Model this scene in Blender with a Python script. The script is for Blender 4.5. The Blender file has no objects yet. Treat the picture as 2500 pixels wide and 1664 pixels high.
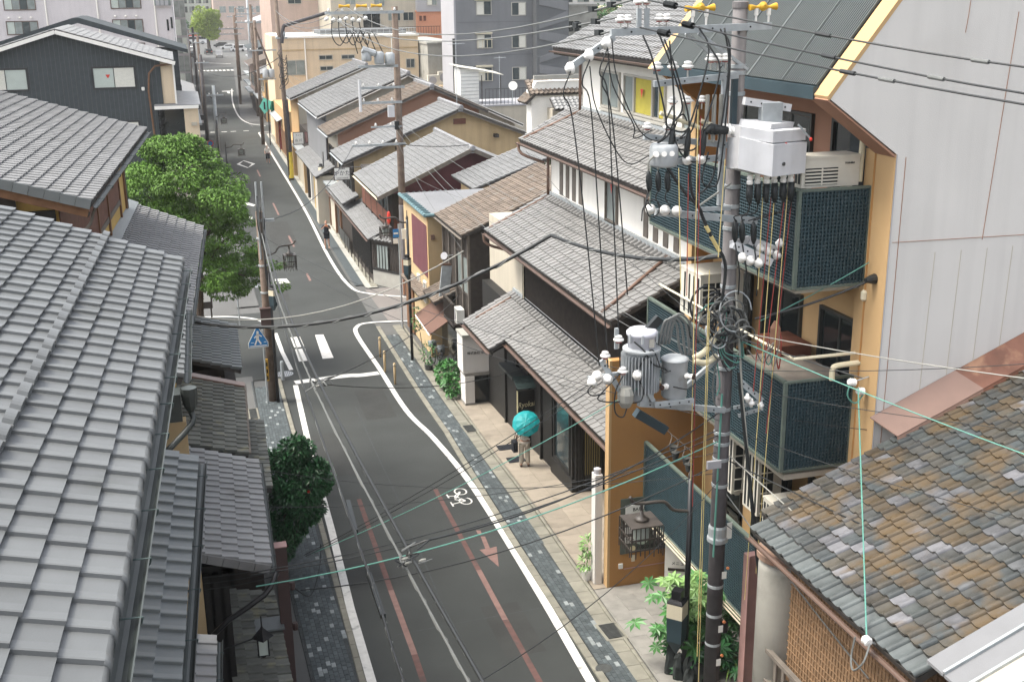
import bpy, math, random
from mathutils import Vector, Matrix
random.seed(7)
S = bpy.context.scene
COL = S.collection
R = math.radians
V = Vector

# ------------------------------------------------------------------ camera
CAMZ = 14.6
YAW, PITCH, ROLL = R(15.82), R(16.81), R(-0.72)
cd = bpy.data.cameras.new('camera'); cam = bpy.data.objects.new('camera', cd); COL.objects.link(cam)
fw = V((math.sin(YAW)*math.cos(PITCH), math.cos(YAW)*math.cos(PITCH), -math.sin(PITCH)))
rt0 = V((math.cos(YAW), -math.sin(YAW), 0)); up0 = rt0.cross(fw)
rt = rt0*math.cos(ROLL)+up0*math.sin(ROLL); up = -rt0*math.sin(ROLL)+up0*math.cos(ROLL)
m = Matrix((rt, up, -fw)).transposed().to_4x4(); m.translation = V((0, 0, CAMZ))
cam.matrix_world = m
cd.sensor_width = 36; cd.lens = 2820/2500*36; cd.clip_start = .1; cd.clip_end = 3000
S.camera = cam
# ------------------------------------------------------------------ sky and sun (bright, thinly veiled daylight)
W = bpy.data.worlds.new('World'); S.world = W; W.use_nodes = True
nt = W.node_tree; bg = nt.nodes['Background']
sky = nt.nodes.new('ShaderNodeTexSky'); sky.sky_type = 'NISHITA'; sky.sun_disc = False
SUN_EL, SUN_AZ = R(60), R(-80)          # azimuth clockwise from +Y
sky.sun_elevation = SUN_EL; sky.sun_rotation = SUN_AZ
sky.air_density = 1.0; sky.dust_density = 4.0; sky.ozone_density = 1.0
hs_ = nt.nodes.new('ShaderNodeHueSaturation'); hs_.inputs['Saturation'].default_value = .32      # veiled, milky sky
nt.links.new(sky.outputs[0], hs_.inputs['Color']); nt.links.new(hs_.outputs[0], bg.inputs[0]); bg.inputs[1].default_value = 0.15
sl = bpy.data.lights.new('sun', 'SUN'); sl.energy = 1.5; sl.angle = R(22); sl.color = (1, .95, .83)
so = bpy.data.objects.new('sun', sl); COL.objects.link(so)
sd = V((math.sin(SUN_AZ)*math.cos(SUN_EL), math.cos(SUN_AZ)*math.cos(SUN_EL), math.sin(SUN_EL)))
so.rotation_euler = (-sd).to_track_quat('-Z', 'Y').to_euler(); so.location = sd*60
S.view_settings.view_transform = 'Standard'; S.view_settings.look = 'None'
S.view_settings.exposure = 1.5; S.view_settings.gamma = 1; S.view_settings.use_curve_mapping = False
S.cycles.max_bounces = 6; S.cycles.diffuse_bounces = 3; S.cycles.glossy_bounces = 2; S.cycles.transmission_bounces = 3
S.cycles.caustics_reflective = False; S.cycles.caustics_refractive = False; S.cycles.sample_clamp_indirect = 4

def screen(p):                           # used only to choose which pieces are large enough to stand singly
    d = V(p)-V((0, 0, CAMZ)); z = d.dot(fw)
    if z < .5: return None
    x = d.dot(rt)/z*2820; y = d.dot(up)/z*2820
    return (x, y, z) if abs(x) < 1275 and abs(y) < 860 else None

# ------------------------------------------------------------------ materials
MATS = {}
def mat(name, col, rough=.8, var=.12, scale=2.0, bump=.0, bscale=30., metal=0., rnd=.0, spec=.3, ramp=None, streak=0., dirt=None, dscale=.6, dthr=.55, trans=0.):
    if name in MATS: return MATS[name]
    mt = bpy.data.materials.new(name); mt.use_nodes = True; n = mt.node_tree.nodes; l = mt.node_tree.links
    b = n['Principled BSDF']; b.inputs['Roughness'].default_value = rough; b.inputs['Metallic'].default_value = metal
    b.inputs['Specular IOR Level'].default_value = spec
    geo = n.new('ShaderNodeNewGeometry')
    def noise(sc, det=4):
        t = n.new('ShaderNodeTexNoise'); t.inputs['Scale'].default_value = sc; t.inputs['Detail'].default_value = det
        l.new(geo.outputs['Position'], t.inputs['Vector']); return t
    def rgb(c):
        r = n.new('ShaderNodeRGB'); r.outputs[0].default_value = (*c, 1); return r.outputs[0]
    base = rgb(col)
    if rnd or ramp:
        oi = n.new('ShaderNodeObjectInfo'); ad = n.new('ShaderNodeMath'); ad.operation = 'ADD'
        l.new(oi.outputs['Random'], ad.inputs[0]); l.new(geo.outputs['Random Per Island'], ad.inputs[1])
        fr = n.new('ShaderNodeMath'); fr.operation = 'FRACT'; l.new(ad.outputs[0], fr.inputs[0])
        if ramp:
            cr = n.new('ShaderNodeValToRGB'); cr.color_ramp.interpolation = 'CONSTANT'
            e = cr.color_ramp.elements
            while len(e) < len(ramp): e.new(.5)
            for i, c in enumerate(ramp): e[i].position = i/len(ramp); e[i].color = (*c, 1)
            l.new(fr.outputs[0], cr.inputs[0]); base = cr.outputs[0]
        if rnd:
            m2 = n.new('ShaderNodeMath'); m2.operation = 'MULTIPLY'; m2.inputs[1].default_value = 7.31; l.new(fr.outputs[0], m2.inputs[0])
            f2 = n.new('ShaderNodeMath'); f2.operation = 'FRACT'; l.new(m2.outputs[0], f2.inputs[0])
            mr = n.new('ShaderNodeMapRange'); mr.inputs[3].default_value = 1-rnd; mr.inputs[4].default_value = 1+rnd; l.new(f2.outputs[0], mr.inputs[0])
            hs = n.new('ShaderNodeHueSaturation'); l.new(base, hs.inputs['Color']); l.new(mr.outputs[0], hs.inputs['Value']); base = hs.outputs[0]
    if var:
        t = noise(scale); mr = n.new('ShaderNodeMapRange'); mr.inputs[1].default_value = .3; mr.inputs[2].default_value = .7
        mr.inputs[3].default_value = 1-var; mr.inputs[4].default_value = 1+var; l.new(t.outputs[0], mr.inputs[0])
        hs = n.new('ShaderNodeHueSaturation'); l.new(base, hs.inputs['Color']); l.new(mr.outputs[0], hs.inputs['Value']); base = hs.outputs[0]
    if streak:                                # rain marks running down a wall
        mp = n.new('ShaderNodeMapping'); mp.inputs['Scale'].default_value = (2.2, 2.2, .12); l.new(geo.outputs['Position'], mp.inputs[0])
        t = n.new('ShaderNodeTexNoise'); t.inputs['Scale'].default_value = 1.6; t.inputs['Detail'].default_value = 6; l.new(mp.outputs[0], t.inputs['Vector'])
        mr = n.new('ShaderNodeMapRange'); mr.inputs[1].default_value = .45; mr.inputs[2].default_value = .8; mr.inputs[3].default_value = 1; mr.inputs[4].default_value = 1-streak
        l.new(t.outputs[0], mr.inputs[0]); hs = n.new('ShaderNodeHueSaturation'); l.new(base, hs.inputs['Color']); l.new(mr.outputs[0], hs.inputs['Value']); base = hs.outputs[0]
    if dirt:
        t = noise(dscale, 8); mr = n.new('ShaderNodeMapRange'); mr.inputs[1].default_value = dthr; mr.inputs[2].default_value = dthr+.12
        l.new(t.outputs[0], mr.inputs[0]); mx = n.new('ShaderNodeMix'); mx.data_type = 'RGBA'
        l.new(mr.outputs[0], mx.inputs[0]); l.new(base, mx.inputs[6]); mx.inputs[7].default_value = (*dirt, 1); base = mx.outputs[2]
    l.new(base, b.inputs['Base Color'])
    if trans: b.inputs['Transmission Weight'].default_value = trans
    if bump:
        t = noise(bscale, 3); bp = n.new('ShaderNodeBump'); bp.inputs['Strength'].default_value = bump; bp.inputs['Distance'].default_value = .02
        l.new(t.outputs[0], bp.inputs['Height']); l.new(bp.outputs[0], b.inputs['Normal'])
    MATS[name] = mt; return mt

def M(n): return MATS[n]
GR = lambda g, r=1., b=1.: (g*r, g, g*b)
mat('asphalt', (.0405, .0435, .0415), .9, .14, .5, .4, 90, dirt=(.036, .037, .035), dscale=.22, dthr=.54)
mat('asphalt_patch', (.037, .038, .036), .92, .12, 1.5, .5, 110)
mat('asphalt_side', (.17, .155, .145), .9, .08, .6, .3, 90)
mat('asphalt_old', (.10, .10, .097), .9, .12, .5, .3, 80)
mat('road_white', (.56, .55, .52), .75, .10, 6, .1, 60, dirt=(.27, .27, .255), dscale=4, dthr=.61)
mat('road_red', (.105, .056, .049), .85, .18, 5, .1, 60, dirt=(.066, .05, .046), dscale=3, dthr=.56)
mat('road_pink', (.185, .112, .097), .85, .16, 6, .1, 60)
mat('paver', (.066, .078, .082), .85, .18, 8, .2, 60, rnd=.22)
mat('paver_pale', (.23, .25, .25), .85, .12, 8, .2, 60, rnd=.12)
mat('joint', (.05, .055, .056), .95, .2, 10)
mat('kerb', (.20, .19, .155), .85, .16, 3, .25, 50, rnd=.08, dirt=(.15, .15, .12), dscale=1.3, dthr=.6)
mat('concrete', (.33, .32, .285), .85, .12, 1.5, .2, 40, dirt=(.19, .19, .165), dscale=.9, dthr=.58)
mat('plaza', (.265, .228, .182), .7, .10, 3, .1, 40, rnd=.09, dirt=(.195, .168, .134), dscale=1.1, dthr=.56)
mat('stone', (.215, .205, .185), .8, .14, 4, .2, 50, rnd=.10)
mat('iron', (.055, .058, .055), .6, .2, 8, .2, 60, spec=.4)
mat('tile_new', (.104, .109, .110), .42, .08, 3, .06, 60, rnd=.09, spec=.5, dirt=(.084, .088, .086), dscale=1.6, dthr=.58)
mat('tile_green', (.135, .148, .148), .45, .08, 5, .08, 60, rnd=.10, spec=.5)
mat('tile_moss', (.125, .128, .112), .7, .16, 5, .15, 50, rnd=.26, dirt=(.20, .19, .13), dscale=2.5, dthr=.58)
mat('tile_pale', (.185, .185, .185), .55, .08, 3, .06, 60, rnd=.10, spec=.4, dirt=(.15, .15, .145), dscale=1.6, dthr=.58)  # paler grey tile of the yellow house roofs
mat('tile_grey', (.200, .200, .198), .5, .10, 2, .08, 50, rnd=.10, spec=.5, dirt=(.155, .15, .145), dscale=1.2, dthr=.60)
mat('tile_shop', (.182, .178, .172), .5, .09, 5, .08, 50, rnd=.12, spec=.5, dirt=(.105, .10, .096), dscale=2.4, dthr=.63)
mat('tile_brown', (.165, .132, .105), .7, .14, 3, .12, 50, rnd=.20, dirt=(.19, .18, .165), dscale=2, dthr=.58)
mat('tile_old', (.2, .2, .2), .45, .28, 5, .2, 30, rnd=.16, spec=.45, ramp=[(.059, .065, .065), (.089, .090, .095), (.055, .050, .041), (.068, .053, .036), (.049, .056, .058), (.070, .067, .059), (.058, .053, .044), (.111, .111, .118), (.061, .055, .043), (.055, .061, .059), (.081, .061, .038), (.065, .064, .059), (.077, .080, .083), (.052, .053, .050), (.064, .058, .047), (.163, .163, .174), (.055, .058, .056), (.067, .062, .052)], dirt=(.098, .070, .040), dscale=1.1, dthr=.52)
mat('tile_slate', (.078, .088, .088), .5, .2, 4, .1, 40, rnd=.2, spec=.45)
mat('ridge_tile', (.22, .22, .225), .45, .1, 5, .08, 50, rnd=.1, spec=.5)
mat('roof_board', (.055, .05, .046), .9, .1, 3)
mat('copper_brown', (.16, .095, .068), .5, .15, 3, .05, 20, spec=.5)
mat('copper_pink', (.215, .135, .105), .42, .12, 1.5, .05, 10, spec=.5)
mat('copper_rust', (.17, .078, .052), .6, .25, 2, .1, 20, dirt=(.36, .21, .13), dscale=1.4, dthr=.55)
mat('copper_blue', (.115, .19, .205), .6, .15, 3, .05, 20)
mat('copper_dark', (.035, .042, .04), .5, .25, 4, .05, 30, spec=.5)
mat('copper_green', (.05, .075, .072), .55, .3, 5, .05, 30)
mat('wood_dark', (.042, .034, .029), .75, .25, 6, .1, 40)
mat('wood_black', (.018, .017, .016), .6, .2, 6, .05, 40)
mat('wood_red', (.135, .052, .032), .65, .2, 5, .08, 40)
mat('wood_brown', (.17, .085, .042), .65, .2, 5, .08, 40)
mat('wood_grey', (.15, .13, .11), .8, .2, 4, .1, 40)
mat('maroon', (.125, .042, .05), .7, .12, 2, .06, 40)
mat('stucco_yellow', (.50, .33, .105), .9, .08, 1.2, .1, 60)
mat('stucco_ochre', (.50, .37, .21), .9, .08, .8, .12, 50, streak=.18)
mat('stucco_cream', (.66, .53, .37), .9, .06, .5, .1, 30, streak=.14)
mat('stucco_beige', (.46, .415, .335), .9, .08, .8, .1, 40, streak=.15)
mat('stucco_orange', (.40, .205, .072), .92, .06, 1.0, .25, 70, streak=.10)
mat('stucco_tan', (.50, .33, .165), .92, .06, 1.0, .2, 70)  # also the painted sunlit tone on the orange building's edges
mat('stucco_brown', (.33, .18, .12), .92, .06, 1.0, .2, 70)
mat('plaster_white', (.84, .81, .745), .9, .03, .6, .05, 30, streak=.06)
mat('wall_pale', (.66, .635, .60), .92, .04, .5, .2, 60, streak=.10, dirt=(.58, .555, .52), dscale=.35, dthr=.56)
mat('wall_lilac', (.60, .56, .565), .92, .05, .5, .08, 40, streak=.08)
mat('grey_render', (.185, .188, .195), .9, .07, .5, .08, 30, streak=.08)
mat('grey_light', (.36, .355, .37), .9, .05, .4, .05, 30)
mat('grey_dark', (.12, .125, .13), .85, .07, .5)
mat('clad_dark', (.040, .049, .053), .75, .18, 3, .05, 30)
mat('salmon', (.56, .26, .16), .9, .06, .5)
mat('pink_wall', (.52, .40, .34), .9, .08, .6, streak=.1)
mat('lattice', (.024, .047, .056), .6, .15, 4, .05, 30, spec=.35)
mat('lattice_rim', (.10, .125, .105), .6, .15, 4)
mat('metal_roof', (.020, .024, .025), .5, .1, 1.0, spec=.4)
mat('metal_rib', (.072, .082, .080), .6, .1, 1.0, spec=.4)
mat('metal_teal', (.026, .046, .056), .45, .1, 2, spec=.4)
mat('glass', (.035, .05, .055), .12, .25, 1.5, spec=.7)
mat('glass_grey', (.22, .25, .24), .18, .2, 1.5, spec=.6)
mat('glass_pale', (.47, .52, .47), .3, .08, 1.5, spec=.5)
mat('glass_dark', (.012, .016, .017), .1, .2, 2, spec=.6)
mat('curtain', (.68, .66, .58), .9, .06, 8)
mat('blind_yellow', (.42, .36, .06), .8, .08, 4)
mat('alum', (.42, .40, .35), .4, .05, 3, spec=.5)
mat('alum_dark', (.03, .032, .03), .4, .1, 3, spec=.5)
mat('brown_metal', (.10, .062, .046), .45, .1, 3, spec=.5)
mat('galv', (.34, .365, .375), .5, .14, 6, .05, 40, metal=.15, spec=.5)
mat('steel', (.33, .34, .345), .4, .12, 6, metal=.35, spec=.5)
mat('trafo', (.40, .42, .43), .5, .12, 4, .05, 40, spec=.45, streak=.25, dirt=(.30, .30, .285), dscale=6, dthr=.62)
mat('trafo_lid', (.62, .62, .68), .45, .06, 4, spec=.5)
mat('switch_white', (.60, .60, .61), .5, .05, 3, .03, 40, spec=.45, streak=.18, dirt=(.48, .47, .45), dscale=5, dthr=.64)
mat('porcelain', (.82, .80, .76), .2, .05, 6, spec=.6)
mat('rubber', (.014, .017, .018), .5, .2, 8, spec=.4)
mat('cable', (.02, .022, .023), .5, .1, 6, spec=.4)
mat('cable_grey', (.13, .135, .13), .55, .1, 6, spec=.4)
mat('cable_pale', (.28, .275, .245), .5, .1, 6, spec=.4)
mat('cable_green', (.10, .27, .22), .5, .08, 6, spec=.4)
mat('cable_red', (.30, .055, .045), .6, .15, 6)
mat('cable_orange', (.70, .25, .10), .55, .1, 6)
mat('cord_yellow', (.62, .50, .22), .7, .1, 9)
mat('pole_grey', (.155, .145, .145), .85, .12, 5, .15, 40, streak=.2)
mat('pole_wood', (.155, .115, .09), .85, .25, 4, .15, 40, streak=.25)
mat('pole_dark', (.060, .055, .058), .7, .15, 5, .1, 40)
mat('black_paint', (.012, .012, .014), .4, .15, 6, spec=.5)
mat('lamp_metal', (.052, .043, .036), .5, .2, 6, spec=.5)
mat('brown_box', (.075, .048, .044), .6, .1, 4)
mat('pink_steel', (.36, .215, .195), .6, .1, 3, dirt=(.36, .2, .1), dscale=3, dthr=.68)
mat('ac_white', (.58, .55, .475), .5, .05, 4, spec=.4)
mat('pvc_cream', (.62, .56, .40), .5, .08, 4)
mat('yellow', (.55, .32, .03), .5, .1, 6)
mat('sign_yellow', (.68, .52, .06), .6, .1, 4)
mat('sign_white', (.76, .75, .70), .6, .04, 3)
mat('sign_blue', (.02, .17, .42), .45, .05, 3, spec=.4)
mat('sign_red', (.60, .045, .03), .5, .08, 4)
mat('sign_green', (.16, .60, .47), .6, .06, 3)
mat('sign_green_shaded', (.02, .30, .20), .6, .06, 3)  # green of the receding board panel, shade put into the colour
mat('sign_board', (.09, .105, .085), .7, .08, 4)
mat('cream_box', (.62, .56, .42), .5, .06, 3)
mat('signal_green', (.0, .55, .25), .3)
mat('ink', (.012, .012, .012), .7, 0)
mat('gold', (.62, .55, .33), .5, .05, 5)
mat('awning', (.125, .068, .05), .75, .10, 2)
mat('rust_metal', (.24, .16, .12), .6, .3, 3, dirt=(.16, .07, .035), dscale=2, dthr=.58)
mat('bark', (.085, .062, .045), .9, .25, 8, .4, 20)
mat('leaf_maple', (.105, .205, .034), .6, .25, .6, rnd=.38, spec=.25)
mat('leaf_light', (.27, .36, .045), .55, .15, 1, rnd=.3, spec=.3)
mat('leaf_dark', (.030, .105, .036), .4, .2, 2, rnd=.5, spec=.45)
mat('leaf_mid', (.055, .165, .042), .4, .2, 2, rnd=.35, spec=.4)
mat('leaf_palm', (.15, .24, .05), .45, .15, 2, rnd=.3, spec=.4)
mat('leaf_pale', (.20, .34, .11), .45, .15, 2, rnd=.25, spec=.4)
mat('rock', (.03, .035, .034), .7, .4, 5, .6, 8)
mat('skin', (.50, .30, .22), .6, .05, 5)
mat('cloth_white', (.62, .59, .55), .9, .06, 9, .1, 40)
mat('cloth_khaki', (.44, .39, .33), .9, .10, 9, .15, 30)
mat('cloth_black', (.012, .013, .018), .85, .1, 9)
mat('cloth_denim', (.18, .22, .27), .9, .1, 9)
mat('leather', (.03, .016, .012), .4, .1, 9, spec=.5)
mat('umbrella', (.008, .25, .26), .55, .05, 5, spec=.35)
mat('hair', (.018, .014, .012), .5, .1, 9)
mat('car_white', (.72, .72, .72), .25, .02, 2, spec=.6)
mat('car_silver', (.35, .36, .38), .25, .02, 2, spec=.6)
mat('car_black', (.02, .02, .022), .2, .02, 2, spec=.6)
mat('tyre', (.02, .02, .02), .8, .05, 4)
mat('bamboo', (.24, .15, .085), .75, .22, 5, .15, 40)
mat('pot_white', (.72, .70, .66), .4, .05, 4, spec=.5)

# ------------------------------------------------------------------ builders
class MB:
    def __init__(s): s.v = []; s.f = []
    def quad(s, *p):
        k = len(s.v); s.v += [tuple(a) for a in p]; s.f.append(tuple(range(k, k+len(p)))); return s
    def box(s, x0, x1, y0, y1, z0, z1):
        k = len(s.v); s.v += [(x, y, z) for z in (z0, z1) for y in (y0, y1) for x in (x0, x1)]
        s.f += [tuple(k+i for i in q) for q in ((0, 2, 3, 1), (4, 5, 7, 6), (0, 1, 5, 4), (2, 6, 7, 3), (0, 4, 6, 2), (1, 3, 7, 5))]; return s
    def obox(s, c, ax, ay, az, hx, hy, hz):
        k = len(s.v); c = V(c); ax, ay, az = V(ax), V(ay), V(az)
        for z in (-hz, hz):
            for y in (-hy, hy):
                for x in (-hx, hx): s.v.append(tuple(c+ax*x+ay*y+az*z))
        s.f += [tuple(k+i for i in q) for q in ((0, 2, 3, 1), (4, 5, 7, 6), (0, 1, 5, 4), (2, 6, 7, 3), (0, 4, 6, 2), (1, 3, 7, 5))]; return s
    def beam(s, p, q, w, h, upv=(0, 0, 1)):
        p, q = V(p), V(q); d = (q-p); L = d.length; d.normalize(); u = V(upv)
        a = d.cross(u)
        if a.length < 1e-4: a = d.cross(V((1, 0, 0)))
        a.normalize(); b = a.cross(d)
        return s.obox((p+q)/2, d, a, b, L/2, w/2, h/2)
    def cyl(s, p, q, r0, r1=None, n=10, caps=True):
        return s.tube([p, q], [r0, r0 if r1 is None else r1], n, caps)
    def tube(s, pts, r, n=6, caps=True):
        pts = [V(p) for p in pts]; rr = r if isinstance(r, (list, tuple)) else [r]*len(pts); k = len(s.v); pa = None
        for i, p in enumerate(pts):
            d = (pts[min(i+1, len(pts)-1)]-pts[max(i-1, 0)]).normalized()
            if pa is None:
                a = d.cross(V((0, 0, 1)))
                if a.length < 1e-3: a = d.cross(V((1, 0, 0)))
            else: a = pa-d*pa.dot(d)
            a.normalize(); pa = a; b = d.cross(a)
            for j in range(n):
                t = 2*math.pi*j/n; s.v.append(tuple(p+(a*math.cos(t)+b*math.sin(t))*rr[i]))
        for i in range(len(pts)-1):
            for j in range(n):
                s.f.append((k+i*n+j, k+i*n+(j+1) % n, k+(i+1)*n+(j+1) % n, k+(i+1)*n+j))
        if caps:
            s.f.append(tuple(k+j for j in reversed(range(n)))); s.f.append(tuple(k+(len(pts)-1)*n+j for j in range(n)))
        return s
    def lathe(s, c, prof, n=14, ax=(0, 0, 1)):
        c = V(c); ax = V(ax).normalized()
        a = ax.cross(V((0, 0, 1)));
        if a.length < 1e-3: a = V((1, 0, 0))
        a.normalize(); b = ax.cross(a); k = len(s.v)
        for r, h in prof:
            for j in range(n):
                t = 2*math.pi*j/n; s.v.append(tuple(c+ax*h+(a*math.cos(t)+b*math.sin(t))*r))
        for i in range(len(prof)-1):
            for j in range(n): s.f.append((k+i*n+j, k+i*n+(j+1) % n, k+(i+1)*n+(j+1) % n, k+(i+1)*n+j))
        s.f.append(tuple(k+j for j in reversed(range(n)))); s.f.append(tuple(k+(len(prof)-1)*n+j for j in range(n))); return s
    def prism(s, poly, ext):
        poly = [V(p) for p in poly]; e = V(ext); k = len(s.v); n = len(poly)
        s.v += [tuple(p) for p in poly]+[tuple(p+e) for p in poly]
        s.f.append(tuple(range(k, k+n))); s.f.append(tuple(reversed(range(k+n, k+2*n))))
        for i in range(n): j = (i+1) % n; s.f.append((k+i, k+n+i, k+n+j, k+j))
        return s
    def mesh(s, name, smooth=False):
        me = bpy.data.meshes.new(name); me.from_pydata(s.v, [], s.f); me.update()
        if smooth:
            for p in me.polygons: p.use_smooth = True
        return me
    def build(s, name, mt, parent=None, smooth=False, **kw):
        me = s.mesh(name, smooth); me.materials.append(M(mt) if isinstance(mt, str) else mt)
        return put(name, me, parent, **kw)
def fixn(me):
    import bmesh
    b = bmesh.new(); b.from_mesh(me); bmesh.ops.recalc_face_normals(b, faces=b.faces[:]); b.to_mesh(me); b.free()
def tag(o, label=None, cat=None, group=None, kind=None):
    for k, v in (('label', label), ('category', cat), ('group', group), ('kind', kind)):
        if v: o[k] = v
    return o
def put(name, me, parent=None, label=None, cat=None, group=None, kind=None, local=False, mw=None):
    o = bpy.data.objects.new(name, me); COL.objects.link(o)
    if parent:
        o.parent = parent
        if mw is not None: o.matrix_basis = mw
        elif not local and parent.type == 'EMPTY': o.location = -parent.location
    elif mw is not None: o.matrix_basis = mw
    return tag(o, label, cat, group, kind)
def thing(name, loc, label, cat, group=None, rz=0):
    o = bpy.data.objects.new(name, None); o.empty_display_size = .2; COL.objects.link(o)
    o.location = loc; o.rotation_euler = (0, 0, rz); return tag(o, label, cat, group)
def copy_tree(o, parent=None):
    c = o.copy(); COL.objects.link(c); c.parent = parent
    for ch in list(o.children): copy_tree(ch, c)
    return c
def box(name, mt, b, parent=None, **kw): return MB().box(*b).build(name, mt, parent, **kw)
def sag(p, q, s, n=10):
    p, q = V(p), V(q); return [p.lerp(q, i/n)-V((0, 0, 4*s*(i/n)*(1-i/n))) for i in range(n+1)]
def smooth_path(pts, n=5):
    P = [V(p) for p in pts]; P = [P[0]*2-P[1]]+P+[P[-1]*2-P[-2]]; out = []
    for i in range(1, len(P)-2):
        for k in range(n):
            t = k/n; a, b, c, d = P[i-1:i+3]
            out.append(.5*((2*b)+(c-a)*t+(2*a-5*b+4*c-d)*t*t+(3*b-a-3*c+d)*t**3))
    return out+[P[-2]]
BENCH = bpy.data.scenes.new('bench')       # scratch scene in which modifiers and lettering are turned into plain meshes
def baked(ob):
    BENCH.collection.objects.link(ob); vl = BENCH.view_layers[0]; vl.update(); dg = vl.depsgraph; dg.update()
    me = bpy.data.meshes.new_from_object(ob.evaluated_get(dg)); bpy.data.objects.remove(ob); return me
def text(name, body, size, mw, mt, parent, ext=.004, sx=1., shear=0.):
    cu = bpy.data.curves.new(name, 'FONT'); cu.body = body; cu.size = size; cu.extrude = ext; cu.align_x = 'CENTER'; cu.align_y = 'CENTER'; cu.shear = shear
    cu.resolution_u = 2
    ob = bpy.data.objects.new(name, cu); me = baked(ob); bpy.data.curves.remove(cu)
    me.materials.clear(); me.materials.append(M(mt))
    return put(name, me, parent, mw=Matrix.Translation(-parent.location) @ mw @ Matrix.Diagonal((sx, 1, 1, 1)) if parent.type == 'EMPTY' else mw @ Matrix.Diagonal((sx, 1, 1, 1)))
def frame(o, u, v):                     # matrix whose x runs along u, y along v, z out of the face
    u = V(u).normalized(); v = V(v); v = (v-u*v.dot(u)).normalized(); w = u.cross(v)
    m = Matrix((u, v, w)).transposed().to_4x4(); m.translation = V(o); return m

# pieces: the largest in view stand singly, the rest are joined into one part
def pieces(name, me, mws, parent, limit=300, minpx=8., size=.25, restname=None, mt=None):
    sc = []
    for mw in mws:
        q = screen(mw.translation); sc.append((size*2820/q[2] if q else 0, mw))
    sc.sort(key=lambda a: -a[0])
    single = [m for s, m in sc[:limit] if s >= minpx]; rest = [m for s, m in sc if not s >= minpx] if len(single) < limit else [m for s, m in sc[limit:]]
    if len(single) < limit: rest = [m for s, m in sc[len(single):]]
    for mw in single:
        o = bpy.data.objects.new(name, me); COL.objects.link(o); o.parent = parent
        o.matrix_basis = (Matrix.Translation(-parent.location) @ mw) if parent.type == 'EMPTY' else mw
    if rest:
        vs, fs = [], []; bv = [v.co.copy() for v in me.vertices]; bf = [tuple(p.vertices) for p in me.polygons]
        for mw in rest:
            k = len(vs); vs += [tuple(mw @ v) for v in bv]; fs += [tuple(k+i for i in f) for f in bf]
        m2 = bpy.data.meshes.new(restname or name+'s'); m2.from_pydata(vs, [], fs); m2.materials.append(me.materials[0])
        for p, q in zip(m2.polygons, [p.use_smooth for p in me.polygons]*len(rest)): p.use_smooth = q
        put(restname or name+'s', m2, parent, kind='stuff')

PROF = {'band': [(0, 0), (.62, .0), (.665, .018), (.95, .030), (1.0, .027), (1.016, .0), (1.02, -.02)],
        'flat': [(0, 0), (.66, .0), (.71, .016), (.98, .022), (1.01, .016), (1.025, -.016)],
        's': [(0, .006), (.14, -.012), (.34, -.020), (.55, -.006), (.72, .030), (.87, .048), (.98, .034), (1.04, -.004)]}
TCACHE = {}
def tile_mesh(kind, w, l, mt, eave=False):
    key = (kind, round(w, 3), round(l, 3), mt, eave)
    if key in TCACHE: return TCACHE[key]
    pr = PROF[kind]; mb = MB(); n = len(pr); t = .038; th = .024
    rows = [(l*1.10, 0.0), (0.0, t)]
    if eave: rows += [(-.030, t-.008), (-.052, t-.035), (-.058, t-.085)]
    for vv, dz in rows:
        for u, z in pr:
            drop = 1 if not eave or vv >= 0 else (1.0 if u > .58 else .35)
            mb.v.append((u*w, vv if drop == 1 else vv*.6, z+(dz if drop == 1 or vv >= 0 else t+(dz-t)*drop)))
    for r in range(len(rows)-1):
        for i in range(n-1): mb.f.append((r*n+i, (r+1)*n+i, (r+1)*n+i+1, r*n+i+1))
    if not eave:
        k = len(mb.v)
        for u, z in pr: mb.v.append((u*w, .0, z+t))
        for u, z in pr: mb.v.append((u*w, .0, z+t-th-.012))
        for i in range(n-1): mb.f.append((k+i, k+n+i, k+n+i+1, k+i+1))
    k = len(mb.v); a, b = n-1, 2*n-1
    mb.v += [(pr[-1][0]*w, l*1.1, pr[-1][1]-th), (pr[-1][0]*w, 0, pr[-1][1]+t-th)]
    mb.f.append((a, b, k+1, k))
    me = mb.mesh('roof_tile'); me.materials.append(M(mt))
    for p in me.polygons: p.use_smooth = (kind == 's' and p.index < n-1) or (eave and p.index >= n-1)
    TCACHE[key] = me; return me

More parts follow.
